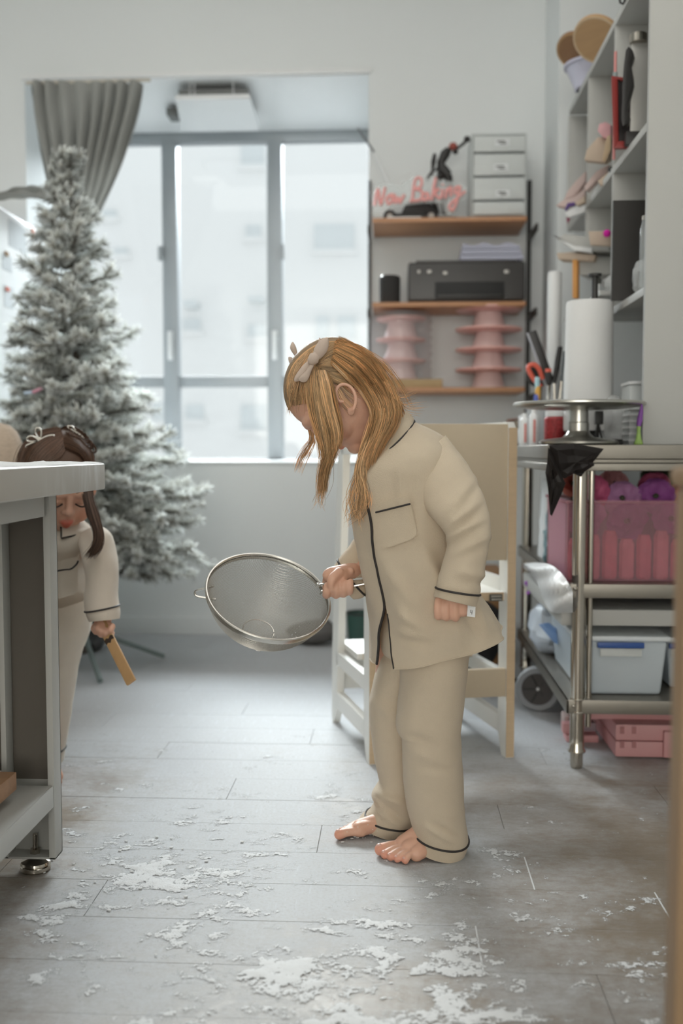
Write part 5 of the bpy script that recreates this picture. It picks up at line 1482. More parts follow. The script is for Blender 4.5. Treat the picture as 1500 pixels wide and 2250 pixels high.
# things at the far baseboard, left of the tower
crumple('grey_bag', Vector((at(688, 1400, 3.95).x, 3.97, 0.05)), (0.10, 0.06, 0.045), mat('charcoal_bag', (0.12, 0.115, 0.11), 0.8, var=0.3), 'charcoal heap of cloth on the floor by the far wall left of the step tower', 'bag', 31, 0.35, 12, flat=0.001)
gb = thing('green_bin', (at(792, 1385, 3.95).x, 3.95, 0), 'dark green bin seen through the opening of the step tower', 'bin')
xg2 = at(790, 1385, 3.95).x
MB().lathe([(0.045, 0), (0.055, 0.13), (0.052, 0.13), (0.043, 0.004), (0, 0.004)], (xg2, 3.95, 0.001), 20, cap=False).build('body', mat('bottle_green', (0.05, 0.12, 0.10), 0.5), gb)
MB().lathe([(0.055, 0.128), (0.058, 0.131), (0.055, 0.135)], (xg2, 3.95, 0.001), 20, cap=False).build('rim', M_BLACK, gb)
# shoes near the tree foot
bt_ = thing('boot', at(210, 1412, 3.72), 'small black boot by the far wall behind the dark haired child', 'boot')
xb_ = at(212, 1400, 3.85).x
q = MB().tube([(xb_, 3.85, 0.13), (xb_, 3.85, 0.07), (xb_, 3.83, 0.04)], [0.038, 0.036, 0.040], 14).tube([(xb_, 3.86, 0.036), (xb_ + 0.01, 3.78, 0.032), (xb_ + 0.01, 3.73, 0.024)], [0.036, 0.034, 0.020], 12)
q.build('upper', M_BLACK, bt_)
MB().tube([(xb_, 3.87, 0.006), (xb_ + 0.01, 3.73, 0.006)], 0.0058, 8).build('sole', M_RUBBER, bt_)
# far end of the prep table: white kettle and appliances
kt = thing('mixer', at(1110, 970, 3.45), 'white kitchen machine at the far end of the prep table behind the tower', 'appliance')
MB().box((at(1040, 940, 3.5).x + 0.10, 3.42, ZT), (at(1150, 940, 3.5).x + 0.0, 3.60, ZT + 0.06)).build('body', M_WHITE, kt, bevel=0.02, segs=4)
MB().lathe([(0.06, 0.06), (0.062, 0.085), (0.05, 0.095), (0.0, 0.1)], (0.44, 3.5, ZT), 24).build('lid', M_CHROME, kt)

# ================================================================ PEOPLE
def proj(p):
    d = Vector(p) - EYE
    w = d.dot(_F)
    return 750 + FPX * d.dot(_R) / w, 1125 - FPX * d.dot(_U) / w


def remesh(mb, voxel, smooth_it=3):
    me = bpy.data.meshes.new('tmp')
    me.from_pydata([tuple(v) for v in mb.v], [], mb.f)
    bm = bmesh.new(); bm.from_mesh(me)
    bmesh.ops.recalc_face_normals(bm, faces=bm.faces)
    bm.to_mesh(me); bm.free()
    ob = bpy.data.objects.new('tmp', me)
    COL.objects.link(ob)
    m = ob.modifiers.new('r', 'REMESH'); m.mode = 'VOXEL'; m.voxel_size = voxel
    s = ob.modifiers.new('s', 'SMOOTH'); s.factor = 0.5; s.iterations = smooth_it
    bpy.context.view_layer.update()
    dg = bpy.context.evaluated_depsgraph_get()
    out = bpy.data.meshes.new_from_object(ob.evaluated_get(dg))
    bpy.data.objects.remove(ob); bpy.data.meshes.remove(me)
    return out


M_SKIN = mat('child_skin', (0.72, 0.42, 0.30), 0.5, var=0.05, vscale=25, attr='tint', sss=0.12, bump=0.06, bscale=500)
M_LINEN = mat('cream_linen', (0.72, 0.605, 0.455), 0.85, var=0.035, vscale=40, bump=0.55, bscale=600, trans=0.16, sheen=0.15)
M_LINEN2 = mat('cream_linen_pale', (0.78, 0.69, 0.58), 0.85, var=0.035, vscale=40, bump=0.55, bscale=600, trans=0.16, sheen=0.15)
M_PIPE = mat('dark_piping', (0.028, 0.022, 0.02), 0.6, var=0.1)
M_BOW = mat('beige_ribbon', (0.66, 0.53, 0.44), 0.7, var=0.05, bump=0.15, bscale=300, trans=0.15)
M_BOWC = mat('cream_ribbon', (0.74, 0.70, 0.62), 0.6, var=0.04)


def body_object(me, tints, label, group=None):
    n = len(me.vertices)
    co = np.empty(n * 3); me.vertices.foreach_get('co', co); co = co.reshape(-1, 3)
    base = Vector(((co[:, 0].min() + co[:, 0].max()) / 2, (co[:, 1].min() + co[:, 1].max()) / 2, 0))
    col = np.ones((n, 4))
    for (c, r_, t) in tints:
        d = np.linalg.norm(co - np.array(c), axis=1)
        k = np.clip(1 - d / r_, 0, 1) ** 0.7
        k = k[:, None]
        col[:, :3] = col[:, :3] * (1 - k) + np.array(t) * k
    a = me.attributes.new('tint', 'FLOAT_COLOR', 'POINT')
    a.data.foreach_set('color', col.ravel())
    co -= np.array(base)
    me.vertices.foreach_set('co', co.ravel())
    me.polygons.foreach_set('use_smooth', [True] * len(me.polygons))
    me.materials.clear(); me.materials.append(M_SKIN)
    me.update()
    me.name = 'person'
    o = bpy.data.objects.new('person', me)
    COL.objects.link(o)
    o.location = base
    ORG[o.name] = tuple(base)
    return tag(o, label, 'person', group)


def limb(mb, pts, rs, n=14):
    pts = [Vector(p) for p in pts]
    P = cr([tuple(p) + (r,) for p, r in zip(pts, rs)], 5)
    mb.tube([p[:3] for p in P], [float(p[3]) for p in P], n)
    mb.ball(pts[0], rs[0], n, 8); mb.ball(pts[-1], rs[-1], n, 8)


def head(mb, C, f, s, u, k=1.0):
    H = lambda ff, ss, uu: C + (f * ff + s * ss + u * uu) * k
    ell = lambda ff, ss, uu, rf, rs, ru: mb.ball(H(ff, ss, uu), (rf * k, rs * k, ru * k), 32, 22, (f, s, u))
    ell(-0.010, 0, 0.028, 0.090, 0.071, 0.078)
    ell(0.020, 0, -0.030, 0.060, 0.058, 0.066)
    ell(0.034, 0, -0.058, 0.044, 0.044, 0.040)
    for q in (-1, 1):
        ell(0.046, q * 0.031, -0.040, 0.029, 0.026, 0.029)
        ell(0.066, q * 0.025, 0.018, 0.020, 0.026, 0.014)          # brow
        ell(0.063, q * 0.028, -0.003, 0.0155, 0.0165, 0.0115)      # eyeball under its lid
        # ear: plate, rolled rim, lobe
        ef, eu = (f * 0.86 + u * 0.5), (u * 0.86 - f * 0.5)
        E = H(0.004, q * 0.066, -0.026) + s * q * 0.004
        out = (s * q * 0.85 - f * 0.5).normalized()
        mb.ball(E - out * 0.0012 * k, (0.003 * k, 0.013 * k, 0.023 * k), 18, 12, (out, ef, eu))
        rim = [(0.002, -0.027), (-0.010, -0.016), (-0.0165, 0.0), (-0.015, 0.016), (-0.005, 0.026), (0.008, 0.024), (0.015, 0.013), (0.014, 0.002), (0.006, -0.002)]
        P = [E + ef * a * k + eu * b * k + out * (0.0075 if i < 7 else 0.004) * k for i, (a, b) in enumerate(rim)]
        P = [Vector(p) for p in cr([tuple(p) for p in P], 4)]
        mb.tube(P, 0.0038 * k, 8)
        mb.ball(E - eu * 0.025 * k + out * 0.004 * k + ef * 0.004 * k, (0.004 * k, 0.008 * k, 0.008 * k), 12, 8, (out, ef, eu))
    limb(mb, [H(0.074, 0, 0.012), H(0.082, 0, -0.010), H(0.090, 0, -0.022)], [0.007 * k, 0.0075 * k, 0.0095 * k])
    for q in (-1, 1): ell(0.083, q * 0.008, -0.025, 0.007, 0.0065, 0.006)
    ell(0.076, 0, -0.048, 0.010, 0.017, 0.012)
    limb(mb, [H(0.074, -0.016, -0.052), H(0.084, -0.006, -0.0505), H(0.084, 0.006, -0.0505), H(0.074, 0.016, -0.052)], [0.003 * k, 0.0048 * k, 0.0048 * k, 0.003 * k], 8)
    limb(mb, [H(0.072, -0.014, -0.058), H(0.081, 0, -0.0605), H(0.072, 0.014, -0.058)], [0.003 * k, 0.0058 * k, 0.003 * k], 8)
    ell(0.064, 0, -0.082, 0.017, 0.020, 0.016)
    return H


def foot(mb, heel, F, B, L_, flat=1.0):
    """heel on the floor, F towards the toes, B towards the big toe"""
    P = lambda a, b, z: heel + F * a * L_ + B * b * L_ + Vector((0, 0, z * L_))
    mb.ball(P(0.06, 0, 0.15), (0.16 * L_, 0.15 * L_, 0.15 * L_), 16, 10)
    limb(mb, [P(0.10, 0.02, 0.62), P(0.16, 0.03, 0.38 * flat), P(0.40, 0.06, 0.26 * flat), P(0.66, 0.13, 0.135)], [0.17 * L_ * flat, 0.17 * L_ * flat, 0.15 * L_ * flat, 0.115 * L_])
    limb(mb, [P(0.10, -0.02, 0.2), P(0.40, -0.07, 0.16), P(0.62, -0.14, 0.10)], [0.15 * L_, 0.13 * L_, 0.10 * L_])
    limb(mb, [P(0.35, 0.0, 0.2), P(0.65, 0.0, 0.125)], [0.14 * L_, 0.115 * L_])
    tips = []
    for (b0, a1, b1, r_) in ((0.165, 0.96, 0.20, 0.080), (0.07, 0.955, 0.085, 0.058), (-0.01, 0.915, 0.0, 0.054), (-0.09, 0.86, -0.085, 0.051), (-0.165, 0.79, -0.165, 0.050)):
        limb(mb, [P(0.62, b0, 0.11), P((0.62 + a1) / 2 + 0.02, (b0 + b1) / 2, 0.115), P(a1, b1, r_ * 1.05)], [r_ * 0.95 * L_, r_ * 0.82 * L_, r_ * L_], 10)
        tips.append((P(a1 + 0.02, b1, r_), r_ * L_))
    return tips


def skin_loft(keys, n=56, per=7, arc=None, fold=None, ex=2.3):
    """keys: (Lx, Ly, Rx, Ry, depth, half depth, tilt). Returns rings of points."""
    rings = []
    K = cr(keys, per)
    for i, k in enumerate(K):
        PL, PR = at(k[0], k[1], k[4]), at(k[2], k[3], k[4])
        c, hv, dv = (PL + PR) / 2, (PR - PL) / 2, Vector((0, k[5], k[6]))
        if arc: a0, a1 = arc(i / (len(K) - 1), k)
        else: a0, a1 = -math.pi, math.pi
        m = n if not arc else n + 1
        ring = []
        for j in range(m):
            a = a0 + (a1 - a0) * j / n
            ca, sa = math.cos(a), math.sin(a)
            p = c + hv * math.copysign(abs(ca) ** (2 / ex), ca) + dv * math.copysign(abs(sa) ** (2 / ex), sa)
            nrm = (hv.normalized() * ca + Vector((0, 1, 0)) * sa)
            if fold: p = p + nrm * fold(i / (len(K) - 1), a, p)
            ring.append(p)
        rings.append(ring)
    return rings


def wrinkle(amp, sx, sy, sz, seed):
    return lambda t, a, p: amp * (noise.noise(Vector((p.x * sx, p.y * sy, p.z * sz)) + Vector((seed, 0, 0))) + 0.5 * noise.noise(Vector((p.x * sx * 2.3, p.y * sy * 2.3, p.z * sz * 2.3)) + Vector((0, seed, 0))))


class Hair:
    def __init__(s):
        s.mb, s.t = MB(), []

    def strand(s, P, r, tint):
        n0 = len(s.mb.v)
        k = len(P)
        s.mb.tube(P, [r * (0.55 + 0.45 * math.sin(math.pi * min(1, 0.25 + 0.8 * i / (k - 1)))) if i < k - 1 else r * 0.12 for i in range(k)], 3, cap=False)
        s.t += [tint] * (len(s.mb.v) - n0)

    def bundle(s, Lp, Rp, N, Yf, seed, r=0.0007, jit=2.5, thick=0.006, bulge=0.0, cut=0.0, per=4, dark=1.0, waves=0.0, trim=0.0):
        rg = random.Random(seed)
        m = len(Lp)
        for q in range(N):
            t = rg.random()
            pts = []
            dY = rg.uniform(-thick, thick)
            ph, wv_ = rg.uniform(0, 6.3), rg.uniform(0.3, 1) * waves
            jx, jy = rg.gauss(0, jit), rg.gauss(0, jit)
            last = m
            for i in range(last):
                g = i / (m - 1)
                x = Lp[i][0] * (1 - t) + Rp[i][0] * t + jx * (0.3 + g) + wv_ * math.sin(ph + g * 7)
                y = Lp[i][1] * (1 - t) + Rp[i][1] * t + jy * (0.3 + g)
                Y = Yf(x, y, i) + dY * (0.2 + 0.8 * g) - bulge * math.sin(math.pi * t) * min(1, 0.3 + g * 1.5)
                p = at(x, y, Y)
                pts.append(tuple(p))
            P = [Vector(p) for p in cr(pts, per)]
            if trim: P = P[int(len(P) * trim * rg.random()):]
            if cut: P = P[:max(5, int(len(P) * (1 - cut * 0.55 * rg.random() ** 1.6)))]
            v = (0.28 + 0.62 * rg.random() + 0.5 * noise.noise(Vector((t * 9, seed * 3.7, 0))) + 0.30 * (rg.random() < 0.2)) * dark
            v = max(0.25, min(1.35, v + 0.08))
            w_ = rg.uniform(-0.06, 0.06)
            s.strand(P, r * rg.uniform(0.7, 1.2), (v * (1 + w_), v, v * (1 - w_), 1))

    def build(s, material, parent):
        off = Vector(ORG[parent.name])
        me = s.mb.mesh('hair', material, off, smooth=80)
        a = me.attributes.new('tint', 'FLOAT_COLOR', 'POINT')
        a.data.foreach_set('color', [c for t in s.t for c in t])
        o = bpy.data.objects.new('hair', me)
        COL.objects.link(o); o.parent = parent
        ORG[o.name] = tuple(off)
        return o


def head_hit(C, f, s, u, infl, k=1.0):
    cen = C + (f * -0.010 + u * 0.028) * k
    A = (0.090 * k + infl, 0.071 * k + infl, 0.078 * k + infl)

    def hit(x, y, far=False):
        d = ray(x, y)
        o = EYE - cen
        dl = Vector((d.dot(f) / A[0], d.dot(s) / A[1], d.dot(u) / A[2]))
        ol = Vector((o.dot(f) / A[0], o.dot(s) / A[1], o.dot(u) / A[2]))
        a, b, c = dl.dot(dl), ol.dot(dl), ol.dot(ol) - 1
        D = b * b - a * c
        t = (-b + (math.sqrt(D) if far else -math.sqrt(D))) / a if D > 0 else -b / a
        return (EYE + d * t).y
    return hit


def scalp(hr, C, f, s, u, infl, k, tint, cond):
    cen = C + (f * -0.010 + u * 0.028) * k
    q = MB().ball(cen, (0.090 * k + infl, 0.071 * k + infl, 0.078 * k + infl), 48, 32, (f, s, u))
    ok = [cond((v - C).dot(f) / k, (v - C).dot(s) / k, (v - C).dot(u) / k) for v in q.v]
    fs = [fc for fc in q.f if len(fc) == 4 and all(ok[i] for i in fc)]
    n0 = len(hr.mb.v)
    hr.mb.add(q.v, fs)
    hr.t += [tint] * (len(hr.mb.v) - n0)


# ---------------------------------------------------------------- the girl with the sieve
g1 = MB()
D0 = 1.93
C1 = at(738, 868, D0)
f1 = (Vector((-0.515, 0, -0.857)) + Vector((0, -0.06, 0))).normalized()
u1 = Vector((-0.857, 0, 0.515)); u1 = (u1 - f1 * u1.dot(f1)).normalized()
s1 = u1.cross(f1)
H1 = head(g1, C1, f1, s1, u1)
limb(g1, [H1(-0.006, 0, -0.03), at(828, 938, 1.93), at(858, 975, 1.93)], [0.040, 0.038, 0.045])
limb(g1, [at(862, 985, 1.93), at(895, 1080, 1.93), at(912, 1230, 1.93), at(930, 1360, 1.94)], [0.060, 0.072, 0.078, 0.080])
limb(g1, [at(925, 1030, 1.90), at(975, 1060, 1.865)], [0.036, 0.028])
limb(g1, [at(975, 1060, 1.86), at(1028, 1150, 1.80), at(1003, 1290, 1.785)], [0.028, 0.025, 0.020])
limb(g1, [at(840, 1030, 2.0), at(835, 1130, 2.03), at(790, 1245, 1.965), at(765, 1262, 1.94)], [0.034, 0.027, 0.021, 0.0185])
limb(g1, [at(955, 1370, 1.90), at(943, 1590, 1.885), at(958, 1780, 1.905), at(972, 1850, 1.92)], [0.06, 0.040, 0.029, 0.026])
limb(g1, [at(890, 1380, 1.99), at(865, 1590, 2.0), at(868, 1760, 2.02), at(868, 1800, 2.02)], [0.058, 0.040, 0.029, 0.026])
# near (left) hand: a loose fist hanging below the cuff
DH = 1.785
g1.ball(at(996, 1322, DH + 0.003), (0.034, 0.0135, 0.022), 18, 12)
limb(g1, [at(1002, 1285, DH), at(998, 1312, DH)], [0.020, 0.019])
for (x, yb, r_) in ((962, 1353, 0.0076), (980, 1355, 0.0080), (1000, 1356, 0.0080), (1018, 1347, 0.0072)):
    limb(g1, [at(x + 2, 1318, DH - 0.006), at(x, 1334, DH - 0.011), at(x, yb, DH - 0.009), at(x + 1, yb - 3, DH + 0.008), at(x + 2, 1334, DH + 0.012)], [r_, r_ * 1.05, r_, r_ * 0.95, r_ * 0.85], 10)
limb(g1, [at(1026, 1310, DH), at(1034, 1324, DH - 0.002), at(1030, 1334, DH + 0.006)], [0.0085, 0.008, 0.007], 10)
# far (right) hand closed round the sieve's handle
DS = 1.912
hh = lambda x, dy, dz: at(x, 1291 - (x - 705) * 0.16, DS) + Vector((0, dy, dz))
g1.ball(at(738, 1264, DS + 0.006), (0.027, 0.017, 0.018), 18, 12)
limb(g1, [at(772, 1258, 1.945), at(745, 1264, DS + 0.004)], [0.020, 0.020])
for (x, r_, lw) in ((716, 0.0082, -0.013), (737, 0.0084, -0.016), (753, 0.0082, -0.016), (767, 0.0074, -0.014)):
    limb(g1, [hh(x + 3, 0.006, 0.022), hh(x - 1, 0.018, 0.006), hh(x, 0.014, -0.012), hh(x + 1, -0.002, lw - 0.003), hh(x + 3, -0.015, -0.008), hh(x + 4, -0.013, 0.004)],
         [r_, r_, r_, r_, r_ * 0.95, r_ * 0.85], 10)
limb(g1, [at(745, 1258, DS - 0.010), at(731, 1270, DS - 0.020), at(727, 1282, DS - 0.021), at(727, 1291, DS - 0.018)], [0.010, 0.0098, 0.0085, 0.0078], 10)
# feet
hl = flo(995, 1866); tc = flo(868, 1890)
F1 = (tc - hl); F1.z = 0; F1.normalize()
B1 = Vector((F1.y, -F1.x, 0)); B1 = B1 if B1.y > 0 else -B1
tipsA = foot(g1, hl, F1, B1, 0.150)
hl2 = flo(884, 1834)
F2 = (flo(748, 1834) - hl2); F2.z = 0; F2.normalize()
B2 = Vector((F2.y, -F2.x, 0)); B2 = B2 if B2.y < 0 else -B2
tipsB = foot(g1, hl2, F2, B2, 0.134, 0.66)
me1 = remesh(g1, 0.0023, 3)
pinkish = (1.05, 0.72, 0.70)
tints = [(H1(0.088, 0, -0.050), 0.014, (0.85, 0.45, 0.45)), (H1(0.085, 0, -0.061), 0.013, (0.85, 0.45, 0.45)), (H1(0.072, 0.038, -0.042), 0.03, (1.0, 0.82, 0.78)), (H1(0.072, -0.038, -0.042), 0.03, (1.0, 0.82, 0.78))]
tints += [(t, r_ * 1.5, pinkish) for t, r_ in tipsA + tipsB]
p1 = body_object(me1, tints, 'small barefoot blond girl in cream pyjamas bending over the steel sieve she holds')
q = MB()
for k in (-1, 1):
    P = [H1(0.0735 + 0.004 * math.sin(math.pi * i / 8), k * (0.014 + 0.028 * i / 8), -0.0085 - 0.003 * math.sin(math.pi * i / 8)) for i in range(9)]
    q.tube(P, 0.0012, 6)
q.build('eyelashes', mat('lash_brown', (0.10, 0.06, 0.04), 0.7), p1)
q = MB()
for k in (-1, 1):
    q.tube([H1(0.079 - 0.012 * (i / 6) ** 2, k * (0.011 + 0.032 * i / 6), 0.020 + 0.004 * math.sin(math.pi * i / 6)) for i in range(7)], [0.0008, 0.0016, 0.002, 0.002, 0.0018, 0.0014, 0.0006], 6)
q.build('eyebrows', mat('brow_blond', (0.34, 0.22, 0.12), 0.8), p1)
# toenails and fingernails
q = MB()
for (t, r_) in tipsA: q.ball(t + Vector((0, 0, r_ * 0.72)) - F1 * r_ * 0.1, (r_ * 0.55, r_ * 0.5, r_ * 0.35), 10, 6)
for (t, r_) in tipsB: q.ball(t + Vector((0, 0, r_ * 0.72)) - F2 * r_ * 0.1, (r_ * 0.55, r_ * 0.5, r_ * 0.35), 10, 6)
q.ball(at(727, 1287, DS - 0.0245), (0.005, 0.002, 0.0055), 10, 6)
o = q.build('nails', mat('nail', (0.74, 0.46, 0.38), 0.3), p1, kind='stuff')

# pyjama top: torso with an open front
TK = [(806, 990, 900, 925, 1.93, 0.052, -0.004, 812, 812),
      (786, 1018, 952, 946, 1.925, 0.088, 0.0, 806, 807),
      (770, 1052, 996, 985, 1.92, 0.112, 0.0, 800, 801),
      (768, 1095, 1012, 1045, 1.92, 0.117, 0.0, 805, 806),
      (774, 1140, 1012, 1115, 1.92, 0.117, 0.0, 814, 815),
      (786, 1200, 1008, 1190, 1.92, 0.117, 0.0, 820, 821),
      (800, 1260, 1025, 1255, 1.92, 0.121, 0.0, 829, 830),
      (812, 1320, 1060, 1312, 1.922, 0.127, 0.0, 837, 840),
      (818, 1380, 1090, 1352, 1.925, 0.132, 0.0, 830, 850),
      (818, 1452, 1108, 1384, 1.93, 0.136, 0.004, 821, 862)]
def shirt_arc(t, k):
    xc, hw = (k[0] + k[2]) / 2, (k[2] - k[0]) / 2
    c2 = lambda x: -math.acos(max(-0.999, min(0.999, math.copysign(abs((x - xc) / hw) ** 1.15, x - xc))))
    return c2(k[8]), c2(k[7]) + 2 * math.pi
def shirt_fold(t, a, p):
    # long soft vertical folds towards the flared hem, small pulls round the arm
    d = 0.0045 * t ** 1.5 * math.sin(a * 5 + 1.3 * math.sin(p.z * 9)) + 0.003 * t * math.sin(a * 9 + p.z * 14)
    d += 0.006 * noise.noise(Vector((p.x * 9, p.y * 9, p.z * 5 + 2))) + 0.0035 * noise.noise(Vector((p.x * 22, p.y * 22, p.z * 13))) + 0.0014 * noise.noise(Vector((p.x * 52, p.y * 52, p.z * 38)))
    if p.y < 1.93:
        x, y = proj(p)
        for (cx_, cy_, dx_, dy_, w_, h_, ln) in ((884, 1000, -0.12, 0.99, 9, 0.0050, 120), (862, 1035, 0.05, 1.0, 9, -0.0045, 120), (905, 1040, 0.1, 0.99, 10, -0.004, 130), (930, 1215, 0.45, 0.89, 11, 0.0055, 130), (965, 1205, 0.25, 0.97, 11, -0.006, 150),
                                                 (872, 1340, 0.80, 0.60, 8, 0.0050, 90), (868, 1385, 0.97, 0.2, 7, 0.0035, 90), (870, 1402, 0.97, 0.2, 7, -0.003, 90), (1022, 1345, 0.5, 0.87, 8, -0.006, 70), (1040, 1325, 0.35, 0.94, 8, 0.006, 80), (850, 1250, 0.6, 0.8, 9, 0.004, 110), (985, 1330, 0.3, 0.95, 9, 0.005, 110)):
            ex, ey = x - cx_, y - cy_
            al, ac = ex * dx_ + ey * dy_, -ex * dy_ + ey * dx_
            if 0 < al < ln: d += 1.5 * h_ * math.exp(-(ac / w_) ** 2) * math.sin(math.pi * al / ln) ** 0.7
    return d
R1 = skin_loft(TK, 88, 8, shirt_arc, shirt_fold, 2.2)
top = MB().loft(R1, cap=False, closed=False).build('pajama_top', M_LINEN, p1, smooth=80)
nR = len(R1)
def near_pt(x, y, lift):
    best = []
    for ring in R1:
        for p in ring:
            if p.y < 1.925:
                a, b = proj(p)
                d = (a - x) ** 2 + (b - y) ** 2
                if d < 2500: best.append((d, p.y))
    best.sort()
    w = [1 / (d + 4) for d, _ in best[:6]]
    Y = sum(wi * b[1] for wi, b in zip(w, best)) / sum(w)
    return at(x, y, Y - lift)
# front edges bound with dark piping
MB().tube([r_[-1] + Vector((0, -0.002, 0)) for r_ in R1], 0.0026, 8).build('piping', M_PIPE, top)
MB().tube([r_[0] + Vector((0, -0.001, 0)) for r_ in R1[int(nR * 0.80):]], 0.0014, 6).build('piping', M_PIPE, top)
# hem stitched edge
MB().tube(R1[-1], 0.0016, 6).build('hem', M_LINEN, top)
# collar
CK = [(808, 978, 890, 906, 1.93, 0.050, -0.004), (800, 984, 897, 910, 1.93, 0.058, -0.002), (796, 1000, 905, 920, 1.928, 0.070, 0.006), (800, 1022, 907, 928, 1.925, 0.083, 0.014)]
R2 = skin_loft(CK, 48, 6, lambda t, k: (-math.pi + 0.60 - 0.25 * t, math.pi - 0.60 + 0.25 * t), lambda t, a, p: 0.003 + 0.0015 * noise.noise(p * 30), 2.1)
col_ = MB().loft(R2, cap=False, closed=False).build('collar', M_LINEN, top, smooth=80)
edge = [r_[0] for r_ in R2[-8:]][:-1] + R2[-1] + [r_[-1] for r_ in reversed(R2[-8:])][1:]
MB().tube([p + Vector((0, -0.001 if p.y < 1.93 else 0.001, 0)) for p in edge], 0.0024, 8).build('piping', M_PIPE, top)
# breast pocket
pc = [(822, 1108), (898, 1088), (919, 1180), (840, 1208)]
P = []
for i in range(13):
    row = []
    for j in range(13):
        a, b = i / 12, j / 12
        x = (pc[0][0] * (1 - a) + pc[1][0] * a) * (1 - b) + (pc[3][0] * (1 - a) + pc[2][0] * a) * b
        y = (pc[0][1] * (1 - a) + pc[1][1] * a) * (1 - b) + (pc[3][1] * (1 - a) + pc[2][1] * a) * b
        if b > 0.8:
            e = (abs(a - 0.5) * 2) ** 5
            y -= 7 * e * (b - 0.8) / 0.2
            x -= 5 * (a - 0.5) * 2 * e * (b - 0.8) / 0.2
        row.append(near_pt(x, y, 0.0062 + 0.002 * math.sin(math.pi * a) * (1 - b)))
    P.append(row)
edge_f = P[0] + [r_[-1] for r_ in P[1:]] + list(reversed(P[-1][:-1])) + [r_[0] for r_ in reversed(P[1:-1])]
edge_b = [p + Vector((0, 0.0065, 0)) for p in edge_f]
pk_ = MB().grid(P, 13, 13).loft([edge_f, edge_b], cap=False).build('pocket', M_LINEN, top, smooth=50)
def lerp2(p, q_, t): return (p[0] + (q_[0] - p[0]) * t, p[1] + (q_[1] - p[1]) * t)
la, lb = (825, 1126), (901, 1107)
MB().tube([near_pt(*lerp2(la, lb, i / 10), 0.0092) for i in range(11)], 0.0017, 8).build('piping', M_PIPE, top)
# sleeves
def sleeve(keys, wr, cuffs, par, mtl, name='sleeve'):
    Rs = skin_loft(keys, 44, 8, None, wr, 2.15)
    # close the cuff's thickness with a short inner turn
    end = Rs[-1]
    c = sum(end, Vector()) / len(end)
    Rs = Rs + [[c + (p - c) * 0.90 for p in end], [c + (p - c) * 0.86 + (Rs[-6][i] - p) * 0.5 for i, p in enumerate(end)]]
    o = MB().loft(Rs, cap=False).build(name, mtl, par, smooth=80)
    ring = Rs[int((len(Rs) - 3) * cuffs)]
    c = sum(ring, Vector()) / len(ring)
    MB().tube([c + (p - c) * 1.018 for p in ring], 0.0021, 8, closed=True).build('piping', M_PIPE, par)
    return Rs
def fold_arm(t, a, p):
    x, y = proj(p)
    v = 0.0
    # creases that run from the inside of the elbow
    for (cx_, cy_, dx_, dy_, w_, h_) in ((985, 1160, 0.75, -0.66, 9, 0.0055), (982, 1185, 0.86, -0.5, 8, 0.005), (990, 1120, 0.6, -0.8, 10, 0.004), (1000, 1215, 0.9, -0.43, 9, 0.0035), (1010, 1260, 0.95, 0.1, 9, 0.003)):
        ex, ey = x - cx_, y - cy_
        al = ex * dx_ + ey * dy_
        ac = -ex * dy_ + ey * dx_
        if -15 < al < 95: v += h_ * math.exp(-(ac / w_) ** 2) * math.sin(math.pi * (al + 15) / 110)
        if -15 < al < 95: v -= 0.7 * h_ * math.exp(-((ac - w_ * 1.7) / w_) ** 2) * math.sin(math.pi * (al + 15) / 110)
    return 1.25 * v + 0.0032 * noise.noise(Vector((p.x * 16, p.y * 16, p.z * 16))) + 0.0016 * noise.noise(p * 45)
SK = [(893, 1034, 976, 957, 1.905, 0.055, 0), (903, 1060, 1012, 1000, 1.875, 0.062, 0), (916, 1092, 1042, 1045, 1.845, 0.056, 0), (940, 1130, 1064, 1092, 1.815, 0.050, 0),
      (968, 1160, 1075, 1138, 1.80, 0.047, 0), (981, 1190, 1075, 1185, 1.79, 0.045, 0), (972, 1236, 1065, 1240, 1.786, 0.047, 0), (962, 1272, 1056, 1285, 1.783, 0.045, 0.0),
      (957, 1296, 1050, 1312, 1.783, 0.044, -0.003), (954, 1310, 1043, 1332, 1.783, 0.042, -0.004)]
sleeve(SK, fold_arm, 0.865, top, M_LINEN)
SF = [(800, 1120, 880, 1190, 2.035, 0.042, 0), (785, 1170, 858, 1246, 2.01, 0.042, 0), (764, 1202, 834, 1284, 1.985, 0.041, 0), (748, 1222, 812, 1300, 1.966, 0.040, 0), (737, 1238, 795, 1312, 1.956, 0.038, 0), (729, 1247, 778, 1316, 1.950, 0.036, 0)]
sleeve(SF, wrinkle(0.0035, 18, 18, 18, 4), 0.70, top, M_LINEN)
# size tag at the cuff
tg_ = MB().obox(at(1035, 1343, 1.772), (0.007, 0, -0.001), (0, 0.0006, 0), (0.0005, 0, 0.010)).build('size_tag', M_WHITE, top, smooth=0)
P4 = [[(1034, 1340), (1033, 1346), (1037, 1346)], [(1037, 1341), (1036, 1350)]]
q = MB()
for pl_ in P4: q.tube([at(x, y, 1.7708) for x, y in pl_], 0.0005, 5)
q.build('size_number', M_BLACK, top)
